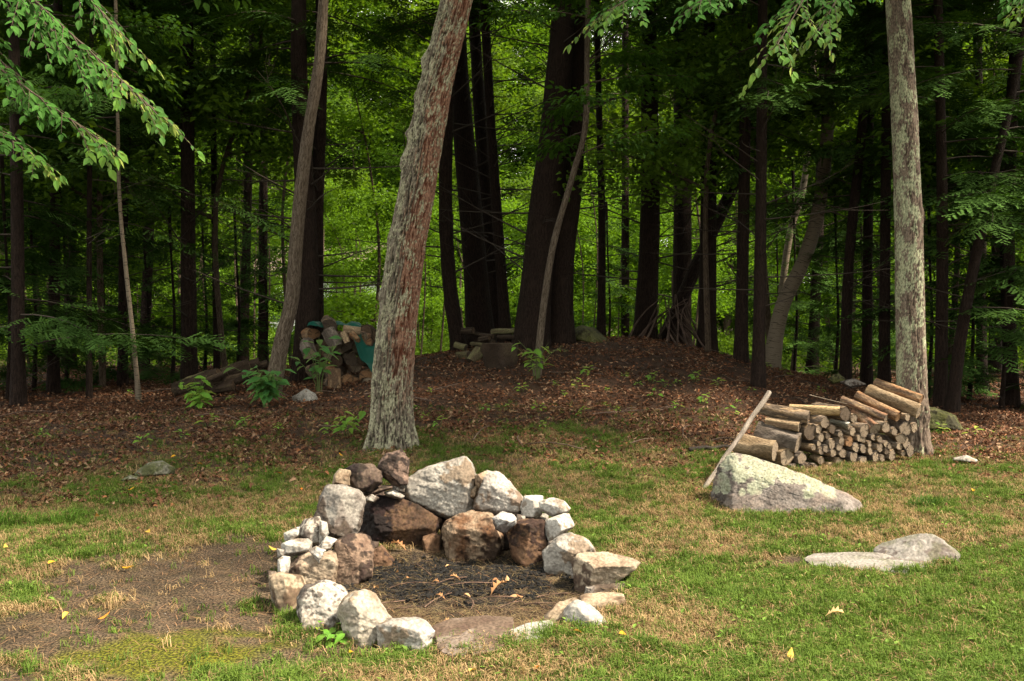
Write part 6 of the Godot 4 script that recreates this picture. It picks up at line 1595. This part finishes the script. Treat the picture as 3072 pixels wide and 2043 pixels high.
func build_grass() -> void:
	var r := RandomNumberGenerator.new()
	r.seed = 3
	var meshes := [tuft_mesh(10, 0.06, 0.0048, 0.55, 1, 0.016), tuft_mesh(12, 0.07, 0.0036, 0.8, 2, 0.022), tuft_mesh(14, 0.058, 0.0038, 1.5, 3, 0.032)]
	var bufs := [PackedFloat32Array(), PackedFloat32Array(), PackedFloat32Array()]
	var n := 190000
	for i in n:
		var d := 3.9 + 9.2 * pow(r.randf(), 1.15)
		var x := r.randf_range(-1.0, 1.0) * (0.56 * d + 1.0)
		var z := -d
		var lw := litter_w(x, z)
		var bw := bare_w(x, z)
		var patch := fb.get_noise_2d(x * 0.9 + 20.0, z * 0.9)
		var clump := fb.get_noise_2d(x * 4.5, z * 4.5 + 3.0)
		var lush := smoothstep(-0.15, 0.35, patch * 0.8 + 0.75 * smoothstep(0.2, 2.0, x) * (1.0 - smoothstep(5.8, 7.4, d)) - 0.0 + 0.25 * clump)
		var dens := (1.0 - (1.0 if ell(x, z, PIT, 0.98, 1.06) < 1.0 else 0.96) * bw) * (1.0 - 0.93 * lw) * (0.55 + 0.45 * lush + 0.5 * clump)
		if r.randf() > dens: continue
		var c: Color
		var kind := 0
		if r.randf() < 0.36 + 0.54 * lush:
			c = Color(0.050, 0.088, 0.017).lerp(Color(0.105, 0.165, 0.028), r.randf() * (0.3 + 0.7 * lush))
			c = c.lerp(Color(0.15, 0.17, 0.05), 0.4 * r.randf() * (1.0 - lush))
			kind = 0 if r.randf() < 0.6 else 1
		else:
			c = Color(0.33, 0.235, 0.125).lerp(Color(0.13, 0.085, 0.045), r.randf())
			kind = 2 if r.randf() < 0.75 else 1
		if d > 8.5: kind = maxi(kind, 1)
		if bw > 0.4 and kind != 0 and r.randf() < 0.65: continue
		var sc := r.randf_range(0.6, 1.25) * (1.0 + 0.25 * clump)
		var bs := Basis(Vector3.UP, r.randf() * TAU).scaled(Vector3(sc, sc * r.randf_range(0.75, 1.2), sc))
		put(bufs[kind], bs, Vector3(x, surf_h(x, z) - 0.006, z), c)
	var labels := ["short green mown grass blades of the lawn", "long fine grass blades of the lawn", "flattened straw-coloured dead grass in the lawn"]
	var names := ["lawn_grass", "fine_grass", "dead_grass"]
	for k in 3: tag(copies(names[k], meshes[k], M.grass, self, bufs[k]), labels[k], "grass")
	# clover and small weeds between the blades
	var wb := PackedFloat32Array()
	for i in 9000:
		var d := 4.0 + 6.5 * r.randf()
		var x := r.randf_range(-1.0, 1.0) * (0.56 * d + 0.6)
		var z := -d
		var patch := sn.get_noise_2d(x * 1.6 + 70.0, z * 1.6)
		if r.randf() > 0.75 * smoothstep(0.05, 0.5, patch) + 0.05 or bare_w(x, z) > 0.4: continue
		var sc := r.randf_range(0.02, 0.04)
		var bs := Basis(Vector3.UP, r.randf() * TAU) * Basis(Vector3(0, 0, 1), r.randf_range(-0.2, 0.7))
		var g := r.randf_range(0.7, 1.2)
		put(wb, bs.scaled(Vector3(sc, sc, sc)), Vector3(x, surf_h(x, z) + r.randf_range(0.01, 0.04), z), Color(0.10 * g, 0.17 * g, 0.03 * g))
	tag(copies("clover", single_leaf(), M.grass, self, wb), "small rounded clover and weed leaves in the lawn", "clover")

func build_litter() -> void:
	var r := RandomNumberGenerator.new()
	r.seed = 4
	var meshes := [single_leaf(0.35, 0.2), oak_leaf(), single_leaf(-0.3, -0.25)]
	var bufs := [PackedFloat32Array(), PackedFloat32Array(), PackedFloat32Array()]
	for i in 150000:
		var d := 8.2 + 17.0 * pow(r.randf(), 1.1)
		var x := r.randf_range(-1.0, 1.0) * (0.57 * d + 1.0)
		var z := -d
		var lw := litter_w(x, z)
		if r.randf() > lw + 0.04: continue
		if fb.get_noise_2d(x * 0.7 + 3.0, z * 0.7) < -0.08 and r.randf() < 0.7: continue
		var kind := r.randi() % 3
		var sc := r.randf_range(0.032, 0.066) * (1.2 if kind == 1 else 1.0)
		var bs := Basis(Vector3.UP, r.randf() * TAU) * Basis(Vector3(0, 0, 1), r.randfn() * 0.28) * Basis(Vector3(1, 0, 0), r.randfn() * 0.3)
		var t := r.randf()
		var c := Color(0.052, 0.027, 0.017).lerp(Color(0.145, 0.07, 0.041), r.randf())
		if t > 0.86: c = Color(0.24, 0.155, 0.10)
		elif t > 0.80: c = Color(0.2, 0.09, 0.045)
		put(bufs[kind], bs.scaled(Vector3(sc, sc, sc)), Vector3(x, surf_h(x, z) + r.randf_range(0.0, 0.03), z), c)
	for k in 3: tag(copies("leaf_litter", meshes[k], M.litter, self, bufs[k]), ["curled brown fallen leaves carpeting the wood floor", "lobed brown oak leaves carpeting the wood floor", "cupped brown fallen leaves carpeting the wood floor"][k], "leaf litter")
	# pine needles and straw, long thin slivers, on litter, bare soil and in the fire bed
	var nb := Buf.new()
	nb.v = PackedVector3Array([Vector3(-0.5, 0, -0.012), Vector3(-0.5, 0, 0.012), Vector3(0.0, 0.05, 0.012), Vector3(0.0, 0.05, -0.012), Vector3(0.5, 0, 0)])
	nb.ix = PackedInt32Array([0, 1, 2, 0, 2, 3, 3, 2, 4])
	var nm := commit(nb)
	var nf := PackedFloat32Array()
	for i in 64000:
		var d := 4.2 + 10.0 * r.randf()
		var x := r.randf_range(-1.0, 1.0) * (0.56 * d + 0.6)
		if i % 4 == 0:
			var a := r.randf() * TAU
			var q := sqrt(r.randf()) * 0.92
			x = PIT.x + cos(a) * q * 0.98
			d = -(PIT.z + sin(a) * q * 0.92)
		var z := -d
		var w := maxf(bare_w(x, z) * (1.0 if i % 4 == 0 else 0.45), maxf(litter_w(x, z), 0.25))
		if r.randf() > w: continue
		if ell(x, z + 0.18, PIT, 0.8, 0.7) < 0.85 + 0.3 * sn.get_noise_2d(x * 5.0, z * 5.0) and r.randf() < 0.72: continue
		var sc := r.randf_range(0.04, 0.10)
		var g := r.randf_range(0.6, 1.3)
		var c := Color(0.2 * g, 0.115 * g, 0.062 * g)
		if i % 4 == 0: c = Color(0.15 * g, 0.115 * g, 0.06 * g) if r.randf() < 0.5 else Color(0.07 * g, 0.045 * g, 0.03 * g)
		put(nf, (Basis(Vector3.UP, r.randf() * TAU) * Basis(Vector3(0, 0, 1), r.randfn() * 0.12)).scaled(Vector3(sc, sc, sc)), Vector3(x, surf_h(x, z) + r.randf_range(0.003, 0.018), z), c)
	tag(copies("pine_needles", nm, M.litter, self, nf), "scattered dry pine needles and straw on soil and fire bed", "needles")
	# charcoal in the back half of the fire bed
	var cb := Buf.new()
	var S := icosphere(1)
	cb.v = S[0]
	for k in cb.v.size(): cb.v[k] *= Vector3(1.0, 0.55, 0.7) * r.randf_range(0.65, 1.2)
	cb.ix = S[1]
	var cf := PackedFloat32Array()
	for i in 9500:
		var a := r.randf() * TAU
		var q := sqrt(r.randf())
		var x := PIT.x - 0.12 + cos(a) * q * 0.8
		var z := PIT.z - 0.22 + sin(a) * q * 0.6
		if r.randf() < smoothstep(0.55, 1.0, q + 0.5 * sn.get_noise_2d(x * 4.0, z * 4.0)): continue
		var sc := r.randf_range(0.006, 0.024)
		var g := r.randf_range(0.012, 0.03)
		put(cf, Basis.from_euler(Vector3(r.randf() * 3.0, r.randf() * 6.0, r.randf() * 3.0)).scaled(Vector3(sc, sc, sc)), Vector3(x, surf_h(x, z) + 0.004, z), Color(g, g, g * 1.05))
	tag(copies("charcoal", commit(cb), M.wood, self, cf), "black charcoal bits strewn over the fire bed", "charcoal")
	# pebbles on the bare soil
	var pf := PackedFloat32Array()
	for i in 500:
		var x := BARE.x + r.randfn() * 0.8
		var z := BARE.z + r.randfn() * 0.7
		var sc := r.randf_range(0.002, 0.006)
		var g := r.randf_range(0.15, 0.5)
		put(pf, Basis.from_euler(Vector3(r.randf() * 3.0, r.randf() * 6.0, 0)).scaled(Vector3(sc, sc, sc)), Vector3(x, surf_h(x, z) + 0.001, z), Color(g, g * 0.92, g * 0.82))
	tag(copies("pebbles", commit(cb), M.wood, self, pf), "tiny pale pebbles on the bare soil", "pebbles")

func build_single_leaves() -> void:
	var r := RandomNumberGenerator.new()
	r.seed = 8
	var lm := [single_leaf(0.3, 0.25), single_leaf(-0.25, -0.3)]
	var om := oak_leaf()
	for i in YELLOW_LEAVES.size():
		var p := v3(YELLOW_LEAVES[i])
		var oak: bool = i == 20
		var sc := 0.10 if oak else r.randf_range(0.045, 0.07)
		var bs := Basis(Vector3.UP, r.randf() * TAU) * Basis(Vector3(0, 0, 1), r.randf_range(-0.2, 0.5)) * Basis(Vector3(1, 0, 0), r.randf_range(-0.5, 0.5))
		var o := part("fallen_leaf", om if oak else lm[i % 2], M.yellow[3] if oak else M.yellow[i % 3], self, Transform3D(bs.scaled(Vector3(sc, sc, sc)), Vector3(p.x, surf_h(p.x, p.z) + 0.03, p.z)))
		if oak: tag(o, "pale lobed oak leaf standing in the green lawn", "leaf")
		else: tag(o, "yellow fallen leaf lying singly on the grass", "leaf", "yellow leaves scattered on the lawn")
	for i in PIT_LEAVES.size():
		var p := v3(PIT_LEAVES[i])
		var big := i == 0 or i == 1
		var sc := 0.13 if big else r.randf_range(0.035, 0.07)
		var bs := Basis(Vector3.UP, r.randf() * TAU if not big else 0.6 + i * 2.0) * Basis(Vector3(0, 0, 1), r.randf_range(-0.1, 0.4)) * Basis(Vector3(1, 0, 0), r.randf_range(-0.4, 0.4))
		var o := part("oak_leaf", om if big or i % 3 == 0 else lm[i % 2], M.tan_leaf[i % 3], self, Transform3D(bs.scaled(Vector3(sc, sc, sc)), Vector3(p.x, surf_h(p.x, p.z) + 0.02, p.z)))
		if i == 0: tag(o, "large lobed brown oak leaf on the bare front of fire bed", "leaf")
		elif i == 1: tag(o, "large brown oak leaf under the soot-blackened slab", "leaf")
		else: tag(o, "curled tan leaf lying in the fire bed", "leaf", "tan leaves in the fire bed")

func leafy_plant(called: String, label: String, group: String, pos: Vector3, stems: int, h: float, leaf: float, per: int, seed_: int, shrub := false) -> Node3D:
	var r := RandomNumberGenerator.new()
	r.seed = seed_
	var o := thing(called, label, "plant", pos, group)
	var b := Buf.new()
	var L: Array[Transform3D] = []
	for i in stems:
		var az := TAU * (i + r.randf() * 0.6) / stems
		var dir := Vector3(cos(az), 0, sin(az))
		var hh := h * r.randf_range(0.6, 1.1)
		var out := hh * r.randf_range(0.15, 0.75)
		var P := PackedVector3Array()
		var R := PackedFloat32Array()
		for k in 5:
			var u := k / 4.0
			P.append(dir * out * u * u + Vector3(0, hh * (u - 0.25 * u * u) / 0.75 - 0.03, 0) + dir * 0.03)
			R.append(lerpf(0.006, 0.002, u) * clampf(h * 2.0, 0.4, 1.4))
		add_tube(b, P, R, 5)
		for k in per:
			var u := 0.35 + 0.65 * (k + r.randf() * 0.5) / per
			var q := P[int(minf(u * 4.0, 3.0))].lerp(P[mini(int(u * 4.0) + 1, 4)], fmod(u * 4.0, 1.0) if u < 1.0 else 1.0)
			var ld := dir.rotated(Vector3.UP, (2.4 * k + r.randf_range(-0.5, 0.5)) if per > 1 else 0.0)
			ld = (ld + Vector3(0, r.randf_range(-0.5, 0.25), 0)).normalized()
			var up := (Vector3.UP + Vector3(r.randf_range(-0.3, 0.3), 0, r.randf_range(-0.2, 0.5))).normalized()
			var zz := ld.cross(up).normalized()
			var sc := leaf * r.randf_range(0.65, 1.15)
			L.append(Transform3D(Basis(ld * sc, zz.cross(ld) * sc, zz * sc), q))
	part("stem", commit(b), M.stem, o)
	var lm := single_leaf(0.16, 0.22)
	for x in L: part("leaf", lm, M.shrub_leaf[r.randi() % 3] if shrub else M.bright_leaf[r.randi() % 3], o, x)
	return o

func on_ground(p: Vector3) -> Vector3:
	return Vector3(p.x, surf_h(p.x, p.z), p.z)

func build_plants() -> void:
	M.stem = mat(Color(0.09, 0.12, 0.04), 0.7)
	M.shrub_leaf = []
	for c in [Color(0.042, 0.125, 0.032), Color(0.05, 0.135, 0.03), Color(0.036, 0.11, 0.034)]: M.shrub_leaf.append(leaf_mat(false, c, Color(0.5, 0.6, 0.35), 0.45))
	M.bright_leaf = []
	for c in [Color(0.08, 0.19, 0.025), Color(0.10, 0.2, 0.03), Color(0.065, 0.16, 0.025)]: M.bright_leaf.append(leaf_mat(false, c, Color(0.6, 0.65, 0.3), 0.45))
	leafy_plant("broad_leaved_shrub", "low dark green shrub with broad pointed leaves beside pale rock", "", on_ground(SHRUB), 18, 0.58, 0.2, 6, 1, true)
	leafy_plant("broad_leaved_shrub", "taller broad-leaved plant in front of the tarp-covered firewood", "", on_ground(SHRUB_TALL + Vector3(0.1, 0, 0.5)), 7, 0.9, 0.21, 5, 2, true)
	leafy_plant("broad_leaved_shrub", "small low plant at the edge of the dark rotten timber", "", on_ground(SHRUB + Vector3(-0.85, 0, 0.2)), 8, 0.3, 0.16, 4, 3)
	leafy_plant("weed", "bright green broad-leaved weed in front of the tall pale stone", "", on_ground(WEED), 8, 0.12, 0.065, 3, 4)
	leafy_plant("weed", "small bright weed below the scooped white stone", "", on_ground(Vector3(-0.13, 0, -4.72)), 3, 0.06, 0.06, 2, 5)
	leafy_plant("seedling_clump", "leafy green seedlings crowding the foot of the leaning trunk", "", on_ground(TREE_IVY + Vector3(0.02, 0, 0.1)), 8, 0.32, 0.13, 3, 6)
	leafy_plant("seedling_clump", "dark green leaves at the foot of the thin grey maple", "", on_ground(MAPLE_FOOT + Vector3(0, 0, 0.15)), 8, 0.55, 0.16, 4, 7)
	leafy_plant("seedling_clump", "dark seedlings at the edge of the evergreen undergrowth", "", on_ground(Vector3(-4.3, 0, -13.6)), 9, 0.45, 0.15, 4, 8)
	var protos := []
	for i in 4:
		protos.append(leafy_plant("seedling", "small green seedling sprouting from the brown leaf litter", "seedlings in the leaf litter", Vector3.ZERO, 3 + i % 3, 0.13 + 0.04 * i, 0.075 + 0.012 * i, 2, 20 + i))
	var r := RandomNumberGenerator.new()
	r.seed = 12
	for i in SEEDLINGS.size():
		var o: Node3D = protos[i % 4]
		if i >= 4:
			o = o.duplicate()
			o.name = numbered("seedling")
			add_child(o)
		o.position = on_ground(v3(SEEDLINGS[i]))
		o.rotation.y = r.randf() * TAU
		o.scale = Vector3.ONE * r.randf_range(0.55, 1.1)
	# tussocks
	var tm := tuft_mesh(70, 0.22, 0.006, 0.75, 50, 0.05)
	for e in [[TUFT, "dark green grass tussock on the lawn behind the lichen boulder", Color(0.045, 0.1, 0.02), 1.0], [MOUND_TUFT, "low green grassy hump at the edge of the shaded lawn", Color(0.07, 0.14, 0.02), 1.5], [Vector3(1.75, 0, -8.1), "fine grass tuft against the foot of the lichen boulder", Color(0.10, 0.13, 0.035), 0.7]]:
		var b := PackedFloat32Array()
		for k in (7 if e[3] > 1.2 else 2):
			var s: float = e[3] * r.randf_range(0.6, 1.0) * (0.75 if e[3] > 1.2 else 1.0)
			put(b, Basis(Vector3.UP, r.randf() * 6.0).scaled(Vector3(s, s * 0.8, s)), Vector3(r.randfn() * 0.12 * e[3], 0, r.randfn() * 0.08), e[2])
		var t := thing("grass_tussock", e[1], "grass tuft", on_ground(e[0]))
		copies("blades", tm, M.grass, t, b)

func stick(called: String, label: String, cat: String, a: Vector3, b: Vector3, r0: float, r1: float, col: Color, group := "", bend := 0.05) -> void:
	var o := thing(called, label, cat, a, group)
	var bf := Buf.new()
	var P := PackedVector3Array()
	var R := PackedFloat32Array()
	var w := Vector3(rng.randf_range(-1, 1), rng.randf_range(0, 1), rng.randf_range(-1, 1)) * bend * a.distance_to(b)
	for i in 12:
		var t := i / 11.0
		P.append((b - a) * t + w * sin(t * PI) + Vector3(rng.randfn(), rng.randfn(), rng.randfn()) * r0 * 0.15)
		R.append(lerpf(r0, r1, t) * rng.randf_range(0.9, 1.1))
	add_tube(bf, P, R, 8)
	for k in bf.c.size():
		bf.c[k] = col.lerp(col * 0.5, clampf(0.5 + 1.5 * sn.get_noise_3dv(bf.v[k] * Vector3(30, 6, 30)), 0.0, 1.0))
	part("wood", commit(bf), M.wood, o)

func build_small_things() -> void:
	stick("leaning_pole", "weathered grey wooden pole leaning on the woodpile beside the lichen boulder", "pole", POLE_FOOT, POLE_TOP, 0.021, 0.024, Color(0.36, 0.31, 0.27), "", 0.01)
	stick("fallen_branch", "dark fallen branch lying on the litter beside the leaning pole", "branch", on_ground(TWIG + Vector3(-0.2, 0, 0)) + Vector3(0, 0.03, 0), on_ground(TWIG + Vector3(0.75, 0, -0.1)) + Vector3(0, 0.05, 0), 0.025, 0.012, Color(0.06, 0.05, 0.045))
	var r := RandomNumberGenerator.new()
	r.seed = 15
	for i in 22:
		var az := TAU * i / 22.0 + r.randf() * 0.3
		var q := on_ground(BRUSH + Vector3(cos(az) * r.randf_range(0.5, 1.1), 0, sin(az) * 0.6))
		var tp := on_ground(BRUSH) + Vector3(r.randf_range(-0.35, 0.35), r.randf_range(0.55, 1.0), r.randf_range(-0.2, 0.2))
		stick("brush_stick", "crooked dead stick leaning in the brush heap on the mound", "stick", q, tp, 0.022, 0.008, Color(0.16, 0.11, 0.09), "sticks of the brush heap", 0.12)
	for i in 14:
		var az := r.randf() * TAU
		var q := Vector3(PIT.x + r.randf_range(-0.5, 0.6), 0, PIT.z + r.randf_range(-0.4, 0.5))
		var l := r.randf_range(0.12, 0.4)
		var e := q + Vector3(cos(az) * l, 0, sin(az) * l * 0.6)
		stick("twig", "thin dry twig lying on the fire bed", "twig", on_ground(q) + Vector3(0, 0.02, 0), on_ground(e) + Vector3(0, 0.03, 0), 0.004, 0.002, Color(0.17, 0.11, 0.085), "twigs in the fire bed", 0.1)
	for i in 44:
		var d := r.randf_range(10.0, 18.0)
		var x := r.randf_range(-0.45, 0.4) * d
		var az := r.randf() * TAU
		var l := r.randf_range(0.3, 0.9)
		var q := on_ground(Vector3(x, 0, -d)) + Vector3(0, 0.03, 0)
		stick("fallen_twig", "thin fallen twig lying on the brown leaf litter", "twig", q, on_ground(q + Vector3(cos(az) * l, 0, sin(az) * l)) + Vector3(0, 0.04, 0), 0.008, 0.003, Color(0.2, 0.14, 0.11), "twigs on the leaf litter", 0.08)
	stick("thin_shoot", "thin pale shoot arching over the woodpile top", "twig", Vector3(2.98, 0.80, -9.95), Vector3(3.32, 0.72, -9.85), 0.005, 0.003, Color(0.34, 0.28, 0.22), "", 0.12)
	# stump on the mound: bark and cut top
	var s := thing("rotten_stump", "rotten dark stump on the slope beside thin grey maple", "stump", on_ground(STUMP + Vector3(0, 0, -0.3)))
	var m := log_mesh(0.42, 0.27, "rotten", 400)
	s.basis = Basis(Vector3(1, 0, 0), -PI / 2.0)
	s.position.y += 0.16
	part("bark", m[0], M.wood, s)
	part("cut_top", m[2], M.wood, s)
	# the tarp, draped over the firewood
	var b := Buf.new()
	var nu := 36
	var nv := 24
	for j in nv + 1:
		for i in nu + 1:
			var u := float(i) / nu
			var v := float(j) / nv
			var x := lerpf(TARP_A.x, TARP_B.x + 0.1, u)
			var drop := 0.4 * smoothstep(0.6, 1.0, u)
			var z := lerpf(-16.5, -15.55, v)
			var y := TARP_A.y + 0.02 - drop - 0.28 * smoothstep(0.55, 1.0, v) * smoothstep(0.6, 0.8, u) - 0.10 * smoothstep(0.3, 0.7, v)
			y += 0.05 * sn.get_noise_2d(x * 5.0, z * 5.0) + 0.025 * sin(u * 34.0 + 4.0 * v) * smoothstep(0.55, 0.9, u)
			if v > 0.62 and u < 0.7: y -= 0.0
			b.v.append(Vector3(x, y, z) - Vector3(TARP_A.x, 0, -16))
	for j in nv:
		for i in nu:
			var u2 := (i + 0.5) / nu
			var v2 := (j + 0.5) / nv
			if v2 > 0.45 and u2 < 0.68: continue
			var k := j * (nu + 1) + i
			b.ix.append_array(PackedInt32Array([k, k + 1, k + nu + 1, k + 1, k + nu + 2, k + nu + 1]))
	smooth_normals(b)
	var t := part("tarp", commit(b), M.tarp, self, Transform3D(Basis.IDENTITY, Vector3(TARP_A.x, 0, -16)))
	tag(t, "green plastic tarp draped over the heap of firewood", "tarp")

func box(parent: Node, called: String, size: Vector3, pos: Vector3, m: Material) -> MeshInstance3D:
	var bm := BoxMesh.new()
	bm.size = size
	return part(called, bm, m, parent, Transform3D(Basis.IDENTITY, pos))

func build_house() -> void:
	var g := ground_h(-10.2, -54.0)
	var h := thing("white_house", "white clapboard house glimpsed between the far saplings", "house", Vector3(-10.2, g, -54.0))
	box(h, "wall", Vector3(7.4, 4.2, 7.0), Vector3(0, 2.0, -3.5), M.siding)
	for i in 20: box(h, "siding_board", Vector3(7.46, 0.17, 0.03), Vector3(0, 0.3 + i * 0.2, 0.02), M.siding)
	for x in [-2.4, 0.2, 2.5]:
		var w := box(h, "window", Vector3(1.1, 1.5, 0.08), Vector3(x, 2.3, 0.06), M.trim)
		box(w, "pane", Vector3(0.9, 0.6, 0.03), Vector3(0, 0.35, 0.045), M.glass)
		box(w, "pane", Vector3(0.9, 0.6, 0.03), Vector3(0, -0.35, 0.045), M.glass)
	var b := Buf.new()
	var pr := [Vector3(-4.1, 4.0, 0.5), Vector3(4.1, 4.0, 0.5), Vector3(4.1, 6.0, -3.5), Vector3(-4.1, 6.0, -3.5), Vector3(-4.1, 4.0, -7.5), Vector3(4.1, 4.0, -7.5)]
	for q in [[0, 1, 2], [0, 2, 3], [3, 2, 5], [3, 5, 4], [0, 3, 4], [1, 5, 2], [0, 4, 5], [0, 5, 1]]:
		for k in q:
			b.ix.append(b.v.size())
			b.v.append(pr[k])
	part("roof", commit(b), M.roof, h)

# ---------------------------------------------------------------- scene
func _ready() -> void:
	var cam := Camera3D.new()
	cam.name = "camera"
	cam.fov = rad_to_deg(2.0 * atan(340.5 / 996.0))
	cam.near = 0.1
	cam.far = 900.0
	cam.position = Vector3(0, 1.65, 0)
	cam.rotation = Vector3(-atan(30.5 / 996.0), 0, 0)
	add_child(cam)
	cam.current = true
	var env := Environment.new()
	env.background_mode = Environment.BG_SKY
	var sky := Sky.new()
	var sm := ProceduralSkyMaterial.new()
	sm.sky_top_color = Color(0.88, 0.87, 0.83)
	sm.sky_horizon_color = Color(0.94, 0.92, 0.87)
	sm.sky_curve = 0.2
	sm.ground_horizon_color = Color(0.30, 0.30, 0.26)
	sm.ground_bottom_color = Color(0.20, 0.19, 0.15)
	sm.sun_angle_max = 0.0
	sky.sky_material = sm
	env.sky = sky
	env.tonemap_mode = Environment.TONE_MAPPER_LINEAR
	env.tonemap_exposure = 3.8
	env.sdfgi_enabled = true
	env.ssao_enabled = true
	env.ssil_enabled = true
	var we := WorldEnvironment.new()
	we.name = "world"
	we.environment = env
	add_child(we)
	var sun := DirectionalLight3D.new()
	sun.name = "sun"
	sun.light_energy = 1.5
	sun.light_color = Color(1.0, 0.93, 0.82)
	sun.light_angular_distance = 6.0
	sun.shadow_enabled = true
	sun.rotation_degrees = Vector3(-53, 79, 0)
	add_child(sun)
	sn = FastNoiseLite.new()
	sn.seed = 7
	sn.frequency = 1.0
	sn.noise_type = FastNoiseLite.TYPE_SIMPLEX_SMOOTH
	sn.fractal_type = FastNoiseLite.FRACTAL_NONE
	fb = FastNoiseLite.new()
	fb.seed = 19
	fb.frequency = 1.0
	fb.noise_type = FastNoiseLite.TYPE_SIMPLEX
	fb.fractal_type = FastNoiseLite.FRACTAL_FBM
	fb.fractal_octaves = 4
	cell = FastNoiseLite.new()
	cell.seed = 31
	cell.frequency = 1.0
	cell.noise_type = FastNoiseLite.TYPE_CELLULAR
	cell.cellular_return_type = FastNoiseLite.RETURN_CELL_VALUE
	cell.cellular_distance_function = FastNoiseLite.DISTANCE_EUCLIDEAN
	cell.domain_warp_enabled = true
	cell.domain_warp_amplitude = 0.25
	cell.domain_warp_frequency = 1.5
	rng.seed = 1234
	var t0 := Time.get_ticks_msec()
	build_materials()
	build_ground()
	print("ground ", Time.get_ticks_msec() - t0)
	build_forest()
	print("forest ", Time.get_ticks_msec() - t0)
	build_near_trees()
	build_far_trees()
	build_house()
	print("trees ", Time.get_ticks_msec() - t0)
	build_stones()
	print("stones ", Time.get_ticks_msec() - t0)
	build_logs()
	print("logs ", Time.get_ticks_msec() - t0)
	build_plants()
	build_small_things()
	build_single_leaves()
	print("small ", Time.get_ticks_msec() - t0)
	build_litter()
	build_grass()
	print("cover ", Time.get_ticks_msec() - t0)
